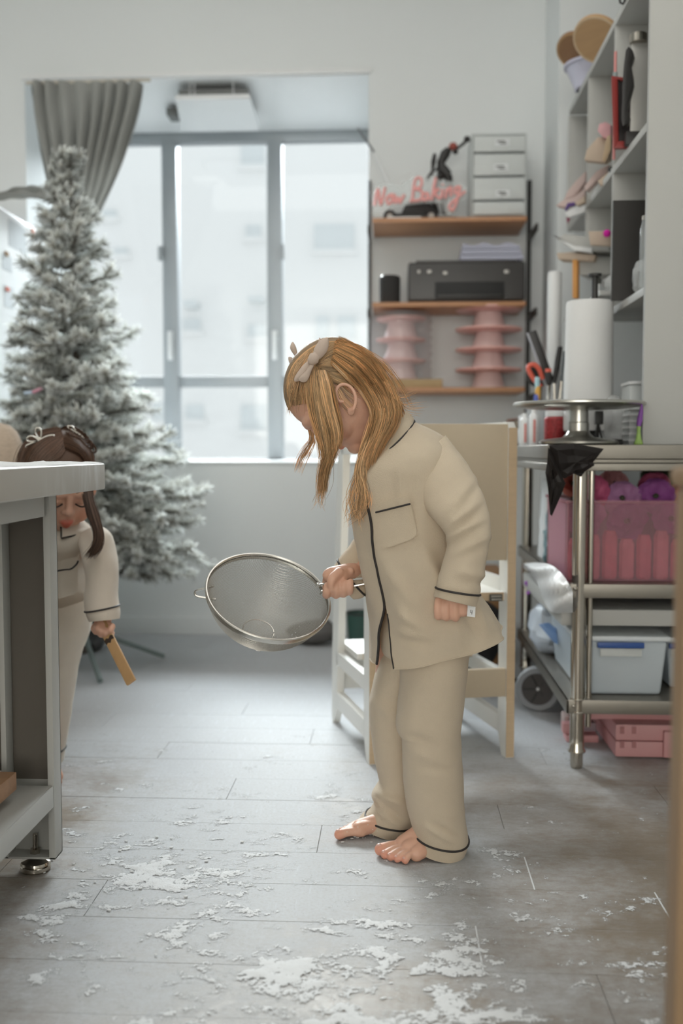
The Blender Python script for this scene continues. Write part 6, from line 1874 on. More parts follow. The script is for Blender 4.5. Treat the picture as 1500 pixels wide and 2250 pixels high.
# trousers
def trouser(keys, wr, cuffs, par): return sleeve(keys, wr, cuffs, par, M_LINEN, 'trouser_leg')
pants = MB().loft(skin_loft([(845, 1330, 1030, 1320, 1.935, 0.105, 0), (835, 1385, 1036, 1385, 1.938, 0.115, 0), (838, 1425, 1034, 1415, 1.94, 0.115, 0), (850, 1440, 1020, 1432, 1.94, 0.08, 0)], 56, 6), cap=True).build('pajama_trousers', M_LINEN, p1, smooth=80)
def fold_near(t, a, p):
    x, y = proj(p)
    v = 0.0028 * noise.noise(Vector((p.x * 11, p.y * 11, p.z * 6))) + 0.0014 * noise.noise(Vector((p.x * 14, p.y * 14, p.z * 40)))
    for (cx_, cy_, dx_, dy_, w_, h_, ln) in ((885, 1612, 0.93, 0.35, 9, -0.006, 70), (890, 1640, 0.9, 0.42, 9, 0.004, 80), (900, 1700, 0.99, 0.1, 7, 0.0025, 110), (905, 1680, 0.99, 0.15, 7, -0.002, 110),
                                             (930, 1812, 0.85, 0.5, 6, 0.006, 80), (945, 1806, 0.85, 0.5, 6, -0.005, 70), (960, 1798, 0.8, 0.6, 6, 0.004, 60), (960, 1790, 0.99, 0.0, 9, 0.003, 60)):
        ex, ey = x - cx_, y - cy_
        al, ac = ex * dx_ + ey * dy_, -ex * dy_ + ey * dx_
        if 0 < al < ln: v += h_ * math.exp(-(ac / w_) ** 2) * math.sin(math.pi * al / ln) ** 0.5
    return v
NK = [(872, 1415, 1034, 1400, 1.90, 0.090, 0), (879, 1465, 1030, 1440, 1.895, 0.088, 0), (876, 1520, 1022, 1510, 1.89, 0.082, 0), (868, 1580, 1015, 1575, 1.885, 0.076, 0), (872, 1606, 1012, 1604, 1.885, 0.074, 0), (882, 1622, 1012, 1620, 1.886, 0.072, 0),
      (883, 1665, 1014, 1665, 1.89, 0.070, 0), (887, 1720, 1018, 1715, 1.895, 0.068, 0), (895, 1775, 1019, 1775, 1.90, 0.066, 0), (904, 1808, 1026, 1822, 1.903, 0.064, 0.002), (909, 1822, 1028, 1842, 1.905, 0.063, 0.005), (906, 1832, 1026, 1856, 1.906, 0.062, 0.008), (903, 1841, 1021, 1868, 1.907, 0.061, 0.010)]
trouser(NK, fold_near, 0.845, pants)
def fold_far(t, a, p):
    x, y = proj(p)
    v = 0.003 * noise.noise(Vector((p.x * 11, p.y * 11, p.z * 7 + 5))) + 0.0012 * noise.noise(p * 40)
    for (cx_, cy_, dx_, dy_, w_, h_, ln) in ((818, 1530, 0.7, 0.71, 14, 0.005, 90), (822, 1738, 0.9, 0.42, 8, 0.007, 90), (828, 1758, 0.8, 0.6, 7, -0.006, 80), (822, 1775, 0.8, 0.6, 7, 0.005, 80)):
        ex, ey = x - cx_, y - cy_
        al, ac = ex * dx_ + ey * dy_, -ex * dy_ + ey * dx_
        if 0 < al < ln: v += h_ * math.exp(-(ac / w_) ** 2) * math.sin(math.pi * al / ln) ** 0.5
    return v
FK = [(846, 1410, 960, 1410, 1.985, 0.085, 0), (832, 1455, 945, 1455, 1.99, 0.080, 0), (818, 1505, 930, 1505, 1.995, 0.074, 0), (811, 1550, 918, 1550, 2.0, 0.070, 0), (813, 1600, 914, 1600, 2.0, 0.066, 0), (820, 1660, 912, 1660, 2.005, 0.062, 0), (829, 1700, 914, 1705, 2.01, 0.060, 0),
      (830, 1718, 915, 1726, 2.01, 0.060, 0), (816, 1742, 915, 1752, 2.012, 0.062, 0), (821, 1762, 916, 1774, 2.013, 0.060, 0), (808, 1784, 916, 1800, 2.014, 0.060, 0.0), (798, 1792, 911, 1816, 2.015, 0.060, 0.004), (790, 1799, 905, 1828, 2.016, 0.058, 0.006)]
trouser(FK, fold_far, 0.87, pants)

# hair, blond
M_HAIR = mat('blond_hair', (0.90, 0.575, 0.29), 0.42, var=0.0, attr='tint', trans=0.22, spec=0.6)
hr = Hair()
hit = head_hit(C1, f1, s1, u1, 0.006)
hit0 = head_hit(C1, f1, s1, u1, 0.003)
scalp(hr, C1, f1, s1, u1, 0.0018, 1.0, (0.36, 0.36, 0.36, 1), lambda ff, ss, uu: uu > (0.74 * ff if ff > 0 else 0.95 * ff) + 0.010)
def ysurf(tail):
    n = len(tail)
    return lambda x, y, i: tail[i] if tail[i] is not None else hit(x, y)
# back section falling behind the ear
hr.bundle([(730, 800), (762, 832), (796, 866), (818, 912), (808, 962), (795, 1008), (788, 1052)], [(742, 749), (798, 772), (846, 830), (872, 888), (870, 925), (842, 972), (822, 1025)], 1600, ysurf([None, None, None, 1.862, 1.852, 1.846, 1.842]), 1, r=0.0006, thick=0.010, bulge=0.012, cut=0.7, jit=4, waves=4)
hr.bundle([(736, 752), (790, 768), (836, 818), (862, 876), (868, 905)], [(742, 747), (802, 770), (851, 832), (877, 890), (884, 912)], 300, lambda x, y, i: hit(x, y) if i < 3 else (1.875, 1.88)[i - 3], 2, thick=0.012, jit=3)
hr.bundle([(742, 750), (800, 772), (848, 832), (870, 890), (868, 940), (850, 985)], [(735, 752), (785, 770), (835, 825), (860, 880), (850, 940), (830, 990)], 500, lambda x, y, i: 2 * D0 - hit(x, y) if i < 3 else 1.985, 3, thick=0.02, jit=4)
hr.bundle([(742, 749), (800, 771), (849, 832), (875, 895)], [(738, 750), (794, 770), (842, 828), (866, 890)], 350, lambda x, y, i: D0 + 0.01, 31, thick=0.04, jit=2)
# lock in front of the collar
hr.bundle([(818, 905), (806, 955), (794, 1000), (788, 1045), (800, 1085), (796, 1130)], [(866, 915), (838, 962), (812, 1005), (804, 1050), (806, 1090), (800, 1120)], 380, lambda x, y, i: (1.862, 1.85, 1.842, 1.838, 1.832, 1.83)[i], 4, thick=0.008, bulge=0.010, cut=0.6, jit=5, waves=5)
# front hair combed back to the tie
hr.bundle([(634, 894), (633, 846), (655, 810), (686, 804)], [(700, 880), (694, 850), (690, 828), (692, 812)], 650, lambda x, y, i: hit0(x, y), 5, thick=0.002, jit=3, trim=0.5)
hr.bundle([(632, 878), (633, 832), (656, 792), (690, 793)], [(634, 902), (642, 850), (664, 818), (688, 804)], 420, lambda x, y, i: hit0(x, y) + 0.004, 51, thick=0.006, jit=3, trim=0.35)
# scalp hair from the parting to the tie
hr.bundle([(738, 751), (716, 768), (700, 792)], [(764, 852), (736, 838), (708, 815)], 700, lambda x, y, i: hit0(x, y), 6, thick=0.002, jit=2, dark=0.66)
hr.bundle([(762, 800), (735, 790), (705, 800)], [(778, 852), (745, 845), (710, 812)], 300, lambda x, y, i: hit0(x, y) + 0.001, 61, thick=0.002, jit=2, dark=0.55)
hr.bundle([(736, 751), (700, 762), (672, 790), (660, 800)], [(745, 752), (712, 768), (690, 795), (685, 800)], 250, lambda x, y, i: D0 - 0.03 + 0.02 * i * 0, 62, thick=0.03, jit=3)
hr.bundle([(738, 751), (704, 757), (668, 780), (640, 815), (632, 860)], [(744, 758), (708, 776), (690, 792), (684, 800), (682, 806)], 520, lambda x, y, i: hit0(x, y), 63, thick=0.003, jit=2.5)
hr.bundle([(742, 748), (706, 755), (668, 778), (640, 812), (630, 858)], [(738, 751), (700, 762), (664, 788), (642, 822), (634, 868)], 260, lambda x, y, i: D0, 64, thick=0.035, jit=2)
# pigtail hanging over the cheek
yp = (1.868, 1.846, 1.836, 1.834, 1.838, 1.842, 1.842)
hr.bundle([(684, 810), (674, 850), (680, 905), (698, 960), (712, 1004), (708, 1044), (706, 1100)], [(706, 808), (724, 832), (738, 890), (748, 948), (735, 994), (716, 1036), (711, 1096)], 1250, lambda x, y, i: yp[i], 7, r=0.0006, thick=0.008, bulge=0.018, cut=0.85, jit=3.5, waves=4)
hr.bundle([(690, 815), (690, 860), (700, 920), (716, 975), (722, 1015)], [(712, 815), (722, 850), (732, 900), (742, 955), (736, 990)], 420, lambda x, y, i: yp[i] - 0.018, 71, thick=0.004, jit=3, cut=0.5, waves=3)
hr.bundle([(692, 900), (700, 965), (708, 1020), (700, 1060), (706, 1100), (716, 1125)], [(735, 900), (738, 965), (724, 1020), (716, 1060), (700, 1095), (690, 1110)], 60, lambda x, y, i: 1.832, 72, r=0.00042, thick=0.012, jit=5, cut=0.5, waves=7)
hr.bundle([(668, 780), (640, 830), (630, 880), (640, 930)], [(720, 750), (690, 800), (668, 880), (662, 930)], 40, lambda x, y, i: hit0(x, y) - 0.004, 73, r=0.0004, thick=0.006, jit=6, cut=0.6, waves=5)
hr.bundle([(760, 745), (830, 790), (880, 850), (900, 905)], [(740, 740), (840, 800), (890, 870), (905, 920)], 36, lambda x, y, i: 1.91, 74, r=0.00035, thick=0.04, jit=6, cut=0.6, waves=6)
# far pigtail and loose ends
hr.bundle([(664, 905), (682, 958), (668, 985), (654, 1010), (644, 1040)], [(672, 905), (690, 962), (684, 985), (668, 1015), (655, 1050)], 34, lambda x, y, i: 2.0, 8, thick=0.006, jit=3, cut=0.5, waves=3)
hr.bundle([(790, 1030), (774, 1075), (770, 1110), (790, 1150)], [(808, 1035), (812, 1080), (800, 1120), (770, 1140)], 90, lambda x, y, i: 1.835, 9, thick=0.012, jit=8, waves=7, r=0.0005)
hr.bundle([(640, 850), (634, 890), (636, 915)], [(648, 850), (640, 880), (634, 905)], 16, lambda x, y, i: 1.93, 10, thick=0.02, jit=3, r=0.0004)
hr.bundle([(850, 840), (876, 872), (915, 860)], [(872, 880), (890, 900), (920, 905)], 26, lambda x, y, i: 1.90, 11, thick=0.03, jit=9, r=0.0004)
hr.bundle([(735, 850), (748, 882), (770, 910)], [(755, 850), (770, 862), (790, 872)], 40, lambda x, y, i: 1.855, 12, thick=0.002, jit=4, r=0.0004)
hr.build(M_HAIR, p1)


def leaf(px, Y0, Y1, th, m, name, par, puff=0.004):
    """a puffed ribbon loop: outline in photo points, thickened and rounded"""
    n = len(px)
    c = (sum(p[0] for p in px) / n, sum(p[1] for p in px) / n)
    Ys = [Y0 + (Y1 - Y0) * i / (n - 1) for i in range(n)] if isinstance(Y1, float) else [Y0] * n
    def rg_(k, dy): return [at(c[0] + (x - c[0]) * k, c[1] + (y - c[1]) * k, Ys[i] + dy) for i, (x, y) in enumerate(px)]
    return MB().loft([rg_(0.02, -puff), rg_(0.55, -puff * 0.9), rg_(0.9, -puff * 0.35), rg_(1.0, 0), rg_(0.92, puff * 0.35), rg_(0.5, puff * 0.9), rg_(0.02, puff)]).build(name, m, par, smooth=60)


yb_ = 1.858
bw = leaf([(675, 790), (681, 777), (692, 773), (702, 783), (699, 797), (688, 803), (677, 800)], yb_ - 0.014, yb_ - 0.014, 0.01, M_BOW, 'hair_bow', p1, 0.008)
leaf(cr([(686, 786), (690, 766), (702, 749), (717, 741), (722, 748), (720, 768), (708, 785), (695, 794)], 3), yb_ - 0.010, None, 0.01, M_BOW, 'ribbon_loop', bw, 0.007)
leaf([(694, 782), (697, 762), (701, 741), (708, 748), (704, 762)], yb_ - 0.004, None, 0.01, M_BOW, 'ribbon_tail', bw, 0.003)
leaf(cr([(680, 790), (664, 804), (648, 827), (647, 838), (660, 836), (678, 814), (688, 802)], 3), yb_ - 0.006, None, 0.01, M_BOW, 'ribbon_loop', bw, 0.006)
leaf(cr([(682, 796), (672, 814), (656, 832), (664, 840), (676, 836), (684, 816), (690, 802)], 3), yb_ - 0.012, None, 0.01, M_BOW, 'ribbon_tail', bw, 0.004)
bw2 = leaf([(650, 790), (655, 784), (661, 790), (659, 800), (652, 800)], 1.985, None, 0.01, M_BOW, 'hair_bow', p1, 0.006)
leaf(cr([(653, 790), (640, 772), (637, 762), (643, 751), (651, 765), (654, 782)], 3), 1.985, None, 0.01, M_BOW, 'ribbon_loop', bw2, 0.006)
leaf(cr([(654, 795), (640, 785), (633, 786), (637, 800), (650, 804)], 3), 1.985, None, 0.01, M_BOW, 'ribbon_loop', bw2, 0.005)

# ---------------------------------------------------------------- the sieve
M_WIRE = mat('steel_wire', (0.55, 0.53, 0.49), 0.35, 0.9, var=0.05)
M_RIM = mat('steel_rim', (0.60, 0.575, 0.53), 0.22, 0.95, var=0.03)
RS = 0.1235
Cs = at(590, 1308, 1.935)
th = R(19)
e1 = (Vector((math.cos(th), 0, -math.sin(th))))
n_img = Vector((math.sin(th), 0, math.cos(th)))
nS = (n_img * 0.862 + Vector((0, -0.507, 0))).normalized()
e2 = nS.cross(e1).normalized()
sv = thing('sieve', Cs - Vector((0, 0, 0.1)), 'round steel mesh sieve held out by the blond girl', 'sieve')
MB().tube([Cs + (e1 * math.cos(2 * math.pi * i / 72) + e2 * math.sin(2 * math.pi * i / 72)) * RS for i in range(72)], 0.0030, 8, closed=True).build('rim', M_RIM, sv)
band = []
for rr, hz in ((RS - 0.0005, 0.001), (RS + 0.0012, -0.004), (RS + 0.0005, -0.010), (RS - 0.0022, -0.011), (RS - 0.0030, -0.003)):
    band.append([Cs + (e1 * math.cos(2 * math.pi * i / 72) + e2 * math.sin(2 * math.pi * i / 72)) * rr + nS * hz for i in range(72)])
MB().loft(band, cap=False).build('rim_band', M_RIM, sv)
# bowl: two families of thin wires laid over a spherical cap
hcap = 0.102
RB = (RS * RS + hcap * hcap) / (2 * hcap)
def bowl(a, b):
    d2 = a * a + b * b
    return Cs + e1 * a + e2 * b - nS * (math.sqrt(max(RB * RB - d2, 0)) - (RB - hcap))
q = MB()
step = 0.0023
n_ = int(RS / step)
for fam in (0, 1):
    for i in range(-n_, n_ + 1):
        a = i * step
        m_ = math.sqrt(max(RS * RS - a * a, 1e-8)) * 0.995
        if m_ < 0.004: continue
        kk = max(6, int(m_ / 0.0045))
        pts = []
        for j in range(kk + 1):
            b = -m_ + 2 * m_ * j / kk
            pts.append(bowl(a, b) if fam == 0 else bowl(b, a))
        q.tube(pts, 0.00046, 3, cap=False)
q.build('wire_mesh', M_WIRE, sv, smooth=80, kind='stuff')
# pressed ring at the bottom with a small loop, the resting hook and the double handle
cb = Cs - nS * (hcap + 0.001)
MB().tube([bowl(0.032 * math.cos(2 * math.pi * i / 36), 0.032 * math.sin(2 * math.pi * i / 36)) for i in range(36)], 0.0011, 6, closed=True).build('base_ring', M_RIM, sv)
MB().tube([at(*p, 1.90) for p in cr([(556, 1421), (562, 1428), (570, 1430), (577, 1427), (580, 1423)], 4)], 0.0014, 8).build('base_loop', M_RIM, sv)
lx = Cs - e1 * RS
hkp = cr([(470, 1288), (450, 1293), (433, 1297), (428, 1303), (433, 1310), (452, 1314), (474, 1317)], 5)
MB().tube([at(x, y, 1.934 + 0.00 * i) for i, (x, y) in enumerate(hkp)], 0.0022, 8).build('resting_hook', M_RIM, sv)
hp1 = cr([(694, 1290), (706, 1284), (730, 1282), (765, 1275), (795, 1271), (822, 1270)], 4)
hp2 = cr([(704, 1305), (714, 1300), (740, 1296), (775, 1288), (800, 1283), (822, 1280)], 4)
endp = cr([(822, 1270), (832, 1272), (832, 1278), (822, 1280)], 4)
MB().tube([at(x, y, 1.932 - 0.022 * min(1, 2 * i / len(hp1))) for i, (x, y) in enumerate(hp1)] + [at(x, y, 1.910) for x, y in endp[1:-1]] + [at(x, y, 1.910 + 0.022 * max(0, 2 * i / len(hp2) - 1)) for i, (x, y) in enumerate(reversed(hp2))], 0.0023, 8).build('handle', M_RIM, sv)
MB().ball(at(699, 1286, 1.938), 0.005, 10, 8).build('rivet', M_RIM, sv)
MB().ball(at(708, 1302, 1.936), 0.005, 10, 8).build('rivet', M_RIM, sv)
# a little flour left in the bowl
q = MB()
rg = random.Random(4)
for k in range(160):
    a = rg.gauss(0.01, 0.03); b = rg.gauss(0.0, 0.035)
    if a * a + b * b > 0.01: continue
    r_ = rg.uniform(0.0004, 0.0012)
    q.ball(bowl(a, b) + nS * (r_ + 0.0006), (r_ * 1.4, r_ * 1.4, r_), 5, 3)
tag(q.build('sieve_flour', M_FLOUR, kind='stuff'), 'last crumbs of white flour clinging in the steel sieve', 'flour')

# ---------------------------------------------------------------- the second child, behind the work table
g2 = MB()
C2 = at(134, 1062, 2.33)
f2 = Vector((0.48, -0.74, -0.47)).normalized()
u2 = (Vector((0.02, 0, 1)) - f2 * Vector((0.02, 0, 1)).dot(f2)).normalized()
s2 = u2.cross(f2)
H2 = head(g2, C2, f2, s2, u2, 1.08)
limb(g2, [H2(-0.02, 0, -0.05), at(118, 1165, 2.36), at(120, 1190, 2.36)], [0.044, 0.042, 0.05])
limb(g2, [at(130, 1200, 2.36), at(120, 1290, 2.42), at(110, 1340, 2.47)], [0.05, 0.06, 0.065])
limb(g2, [at(186, 1200, 2.33), at(220, 1250, 2.285), at(225, 1350, 2.23), at(226, 1372, 2.22)], [0.026, 0.026, 0.021, 0.019])
limb(g2, [at(60, 1190, 2.38), at(20, 1260, 2.40), at(10, 1340, 2.38)], [0.034, 0.028, 0.02])
g2.ball(at(8, 1362, 2.38), (0.018, 0.02, 0.03), 12, 8)
for k in range(4):
    limb(g2, [at(-2 + 7 * k, 1372, 2.37), at(-3 + 7 * k, 1392, 2.37), at(-1 + 7 * k, 1402, 2.385)], [0.0068, 0.0065, 0.006], 8)
limb(g2, [at(24, 1358, 2.37), at(30, 1376, 2.365)], [0.0075, 0.0065], 8)
for (hx, kx, fx, hy, ky, fy, s_) in ((130, 125, 106, 2.44, 2.375, 2.42, 1), (80, 70, 40, 2.50, 2.44, 2.48, -1)):
    limb(g2, [at(hx, 1360, hy), at(kx, 1480, ky), at(fx + 6, 1660, fy)], [0.045, 0.030, 0.022])
    h_ = flo(fx, 990 + 0.78 * 2187 / fy)
    foot(g2, h_, Vector((0.35, -0.94, 0)).normalized(), Vector((-0.94 * s_, -0.35 * s_, 0)).normalized(), 0.14)
    limb(g2, [at(fx + 6, 1650, fy), h_ + Vector((0.0, 0.0, 0.06))], [0.026, 0.025])
# hand round the stick
HD = 2.212
g2.ball(at(227, 1378, HD), (0.024, 0.018, 0.018), 14, 10)
for k, (x, y) in enumerate(((214, 1384), (221, 1392), (232, 1396), (243, 1390))):
    limb(g2, [at(x + 4, y - 14, HD - 0.012), at(x, y - 4, HD - 0.022), at(x + 1, y + 3, HD - 0.014), at(x + 4, y + 1, HD + 0.006)], [0.0074, 0.0074, 0.007, 0.0062], 8)
limb(g2, [at(214, 1370, HD - 0.01), at(206, 1380, HD - 0.014), at(210, 1389, HD - 0.018)], [0.008, 0.0076, 0.0066], 8)
me2 = remesh(g2, 0.0026, 3)
t2 = [(H2(0.090, 0, -0.050), 0.015, (0.80, 0.30, 0.30)), (H2(0.086, 0.010, -0.052), 0.012, (0.95, 0.30, 0.30)), (H2(0.086, -0.010, -0.052), 0.012, (0.95, 0.30, 0.30)), (H2(0.085, 0, -0.061), 0.013, (0.80, 0.30, 0.30)), (H2(0.072, 0.038, -0.042), 0.03, (1.0, 0.84, 0.80)), (H2(0.072, -0.038, -0.042), 0.03, (1.0, 0.84, 0.80))]
p2 = body_object(me2, t2, 'dark haired child in cream pyjamas bending behind the grey work table with a wooden stick')
q, qb = MB(), MB()
for k in (-1, 1):
    q.tube([H2(0.0765 + 0.006 * math.sin(math.pi * i / 8), k * (0.014 + 0.028 * i / 8), -0.0075 - 0.004 * math.sin(math.pi * i / 8)) for i in range(9)], 0.0020, 6)
    qb.tube([H2(0.081 - 0.012 * (i / 6) ** 2, k * (0.011 + 0.032 * i / 6), 0.022 + 0.004 * math.sin(math.pi * i / 6)) for i in range(7)], [0.0012, 0.0022, 0.0026, 0.0026, 0.0022, 0.0016, 0.0008], 6)
q.build('eyelashes', mat('lash_dark', (0.03, 0.02, 0.018), 0.7), p2)
qb.build('eyebrows', mat('brow_dark', (0.07, 0.04, 0.03), 0.8), p2)
top2 = MB().loft(skin_loft([(88, 1158, 176, 1150, 2.36, 0.05, 0), (64, 1180, 212, 1165, 2.355, 0.075, 0), (52, 1205, 226, 1190, 2.36, 0.09, 0), (54, 1250, 212, 1232, 2.38, 0.098, 0), (56, 1300, 200, 1256, 2.40, 0.105, 0.0), (50, 1345, 197, 1272, 2.42, 0.112, 0.0)], 60, 7, None,
                           lambda t, a, p: 0.004 * math.sin(a * 5 + p.z * 20) * t + 0.003 * noise.noise(p * 14), 2.2), cap=False).build('pajama_top', M_LINEN2, p2, smooth=80)
def sleeve2(keys, wr, cuffs, par, m, nm='sleeve'): return sleeve(keys, wr, cuffs, par, m, nm)
sleeve2([(166, 1182, 214, 1152, 2.34, 0.04, 0), (180, 1205, 240, 1172, 2.31, 0.055, 0), (188, 1235, 251, 1210, 2.29, 0.058, 0), (190, 1280, 256, 1262, 2.27, 0.056, 0), (190, 1320, 259, 1305, 2.25, 0.054, 0), (193, 1348, 259, 1338, 2.235, 0.05, -0.003), (198, 1366, 256, 1360, 2.225, 0.045, -0.006)],
        lambda t, a, p: 0.004 * math.sin(p.z * 60 + p.x * 25) * t + 0.003 * noise.noise(p * 20), 0.80, top2, M_LINEN2)
sleeve2([(40, 1190, 84, 1170, 2.37, 0.045, 0), (0, 1250, 58, 1225, 2.39, 0.052, 0), (-14, 1310, 48, 1300, 2.39, 0.05, 0), (-10, 1350, 40, 1352, 2.38, 0.044, 0)], wrinkle(0.004, 18, 18, 18, 2), 0.8, top2, M_LINEN2)
R2c = skin_loft([(96, 1146, 172, 1142, 2.352, 0.052, 0.0), (84, 1160, 186, 1154, 2.35, 0.066, 0.006), (74, 1176, 196, 1164, 2.348, 0.078, 0.010)], 44, 5, lambda t, a: (-math.pi / 2 + 0.35, 1.5 * math.pi - 0.35), lambda t, a, p: 0.003, 2.1)
MB().loft(R2c, cap=False, closed=False).build('collar', M_LINEN2, top2, smooth=80)
MB().tube([r_[0] for r_ in R2c] + R2c[-1][1:] + [r_[-1] for r_ in reversed(R2c)][1:], 0.0022, 6).build('piping', M_PIPE, top2)
def patch2(x, y, lift):                                   # point on the chest, slightly in front
    return at(x, y, 2.262 + 0.0004 * abs(x - 130) - lift)
P = [[patch2(108 + 62 * i / 8 + (6 if j == 0 and i > 6 else 0), (1222 + 18 * (1 - i / 8) - (8 if i == 8 else 0)) + 82 * j / 6, 0.004 + (0.012 * math.sin(math.pi * i / 8) if j == 0 else 0.004 * (j < 2))) for j in range(7)] for i in range(9)]
bkp = [[p + Vector((0, 0.004, 0)) for p in r_] for r_ in P]
MB().grid(P, 9, 7).grid(bkp, 9, 7).build('pocket', M_LINEN2, top2, smooth=60)
MB().tube([at(x, y, 2.246) for x, y in cr([(106, 1258), (140, 1252), (156, 1250), (168, 1240), (172, 1232)], 4)], 0.0021, 6).build('piping', M_PIPE, top2)
pants2 = MB().loft(skin_loft([(58, 1290, 190, 1270, 2.42, 0.10, 0), (50, 1330, 196, 1300, 2.44, 0.115, 0), (48, 1380, 196, 1360, 2.44, 0.118, 0), (60, 1430, 180, 1425, 2.44, 0.10, 0), (80, 1460, 150, 1460, 2.44, 0.06, 0)], 50, 6, None, wrinkle(0.004, 12, 12, 12, 1)), cap=True).build('pajama_trousers', M_LINEN2, p2, smooth=80)
sleeve2([(100, 1340, 196, 1315, 2.40, 0.085, 0), (96, 1400, 194, 1375, 2.37, 0.078, 0), (90, 1450, 178, 1430, 2.365, 0.068, 0), (86, 1510, 163, 1500, 2.37, 0.060, 0), (84, 1570, 152, 1565, 2.39, 0.055, 0), (82, 1630, 143, 1625, 2.41, 0.052, 0), (80, 1680, 138, 1680, 2.42, 0.050, 0)], wrinkle(0.004, 14, 14, 9, 6), 0.9, pants2, M_LINEN2, 'trouser_leg')
sleeve2([(40, 1350, 130, 1340, 2.47, 0.08, 0), (30, 1450, 110, 1450, 2.45, 0.065, 0), (20, 1560, 86, 1560, 2.46, 0.055, 0), (14, 1660, 74, 1660, 2.48, 0.05, 0)], wrinkle(0.004, 14, 14, 9, 8), 0.9, pants2, M_LINEN2, 'trouser_leg')
M_HAIRD = mat('dark_brown_hair', (0.135, 0.075, 0.048), 0.5, var=0.0, attr='tint', trans=0.1, spec=0.3)
h2 = Hair()
hit2 = head_hit(C2, f2, s2, u2, 0.007, 1.08)
scalp(h2, C2, f2, s2, u2, 0.004, 1.08, (0.7, 0.7, 0.7, 1), lambda ff, ss, uu: uu > (0.55 * ff if ff > 0 else 0.95 * ff) + 0.004)
h2.bundle([(132, 944), (85, 955), (52, 985), (40, 1030), (45, 1075)], [(140, 962), (110, 985), (88, 1010), (72, 1045), (66, 1085)], 700, lambda x, y, i: hit2(x, y), 1, thick=0.004, jit=3)
h2.bundle([(138, 962), (118, 982), (95, 1005), (75, 1040)], [(142, 990), (126, 1008), (108, 1020), (90, 1040)], 400, lambda x, y, i: hit2(x, y), 2, thick=0.004, jit=3)
h2.bundle([(136, 944), (165, 952), (190, 978), (202, 1010), (200, 1060)], [(142, 985), (158, 990), (178, 1000), (190, 1018), (190, 1060)], 650, lambda x, y, i: hit2(x, y), 3, thick=0.004, jit=3)
h2.bundle([(128, 942), (90, 950), (50, 980), (36, 1030), (40, 1100)], [(134, 946), (160, 940), (200, 975), (208, 1020), (200, 1080)], 500, lambda x, y, i: 2.38 + 0.01 * i, 4, thick=0.05, jit=4)
h2.bundle([(186, 1040), (184, 1085), (194, 1130), (210, 1170), (206, 1200), (182, 1232)], [(202, 1040), (203, 1090), (214, 1130), (222, 1170), (220, 1200), (200, 1228)], 420, lambda x, y, i: (2.30, 2.27, 2.25, 2.235, 2.225, 2.22)[i], 5, thick=0.01, bulge=0.01, cut=0.5, jit=3, waves=2)
h2.bundle([(40, 1040), (38, 1100), (44, 1160), (52, 1200)], [(70, 1040), (72, 1100), (70, 1160), (66, 1190)], 300, lambda x, y, i: (2.32, 2.29, 2.26, 2.25)[i], 6, thick=0.012, jit=3, waves=2)
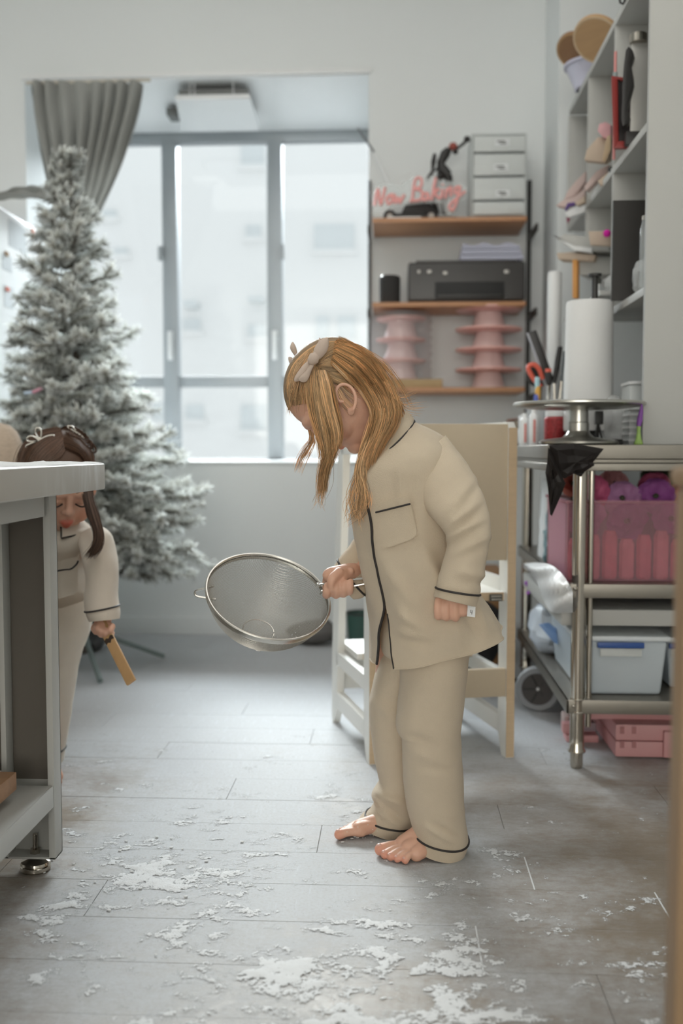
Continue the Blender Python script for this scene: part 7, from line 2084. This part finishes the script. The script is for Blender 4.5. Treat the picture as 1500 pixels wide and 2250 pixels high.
# plait at the side
for t in range(9):
    x, y = 150 + 6.5 * t, 946 + 0.9 * t * t * 0.7
    for sd_ in (-1, 1):
        h2.bundle([(x - 6, y + 2 * sd_), (x + 2, y + 7 * sd_), (x + 9, y + 3)], [(x - 4, y + 5 * sd_), (x + 4, y + 10 * sd_), (x + 10, y + 5)], 22, lambda X_, Y_, i: hit2(X_, Y_) - 0.006, 100 + t * 2 + sd_, thick=0.003, jit=1)
h2.build(M_HAIRD, p2)
yw = hit2(86, 965) - 0.006
b2 = MB().ball(at(87, 966, yw), (0.006, 0.006, 0.006), 10, 8).build('hair_bow', M_BOWC, p2)
for pts in ([(86, 966), (78, 950), (82, 940), (90, 944), (90, 958), (88, 966)], [(88, 966), (104, 958), (118, 956), (120, 962), (108, 968), (88, 968)], [(86, 966), (72, 958), (62, 960), (60, 968), (72, 970), (86, 968)], [(86, 967), (74, 972), (60, 978), (57, 982)], [(88, 968), (96, 972), (106, 972)]):
    C = [at(x, y, yw) for x, y in cr(pts, 4)]
    MB().loft([[p + Vector((0, -0.004, 0.0016)), p + Vector((0, 0.006, 0.0016)), p + Vector((0, 0.006, -0.0016)), p + Vector((0, -0.004, -0.0016))] for p in C]).build('ribbon', M_BOWC, b2, smooth=50)
b3 = MB().ball(at(166, 948, 2.34), (0.006, 0.006, 0.005), 10, 8).build('hair_bow', M_BOWC, p2)
for pts in ([(166, 948), (152, 940), (150, 936), (160, 937), (167, 945)], [(166, 948), (178, 956), (188, 966), (184, 968), (170, 956)]):
    C = [at(x, y, 2.335) for x, y in cr(pts, 4)]
    MB().loft([[p + Vector((0, -0.005, 0.0014)), p + Vector((0, 0.006, 0.0014)), p + Vector((0, 0.006, -0.0014)), p + Vector((0, -0.005, -0.0014))] for p in C]).build('ribbon', M_BOWC, b3, smooth=50)
# the wooden stick in the child's hand
M_STICK = mat('pale_wood_stick', (0.52, 0.31, 0.14), 0.55, var=0.15, vscale=8, stretch=(6, 6, 1))
sa_, sb_ = at(223, 1368, 2.207), at(289, 1500, 2.13)
dd = (sb_ - sa_).normalized()
wv_ = Vector((dd.z, 0, -dd.x)).normalized() * -1
dv_ = dd.cross(wv_)
sk = thing('wooden_stick', sb_, 'flat pale wooden stick with a dark burnt mark held by the dark haired child', 'stick')
MB().obox((sa_ + sb_) / 2, wv_ * 0.0118, dv_ * 0.004, dd * ((sb_ - sa_).length / 2)).build('bar', M_STICK, sk, bevel=0.002)
M_BURN = mat('burnt_mark', (0.05, 0.028, 0.015), 0.7, var=0.3)
cb_ = sa_.lerp(sb_, 0.30)
sgn = -1 if dv_.y > 0 else 1
fr = [cb_ + wv_ * a + dd * b + dv_ * 0.0041 * sgn for a, b in ((-0.0117, -0.004), (-0.006, -0.008), (0.0, -0.004), (0.006, -0.009), (0.0117, -0.006), (0.0117, 0.0035), (0.005, 0.002), (0.0, 0.008), (-0.006, 0.004), (-0.0117, 0.007))]
MB().loft([fr, [p + dv_ * 0.0003 * sgn for p in fr]]).build('burnt_mark', M_BURN, sk, smooth=0)
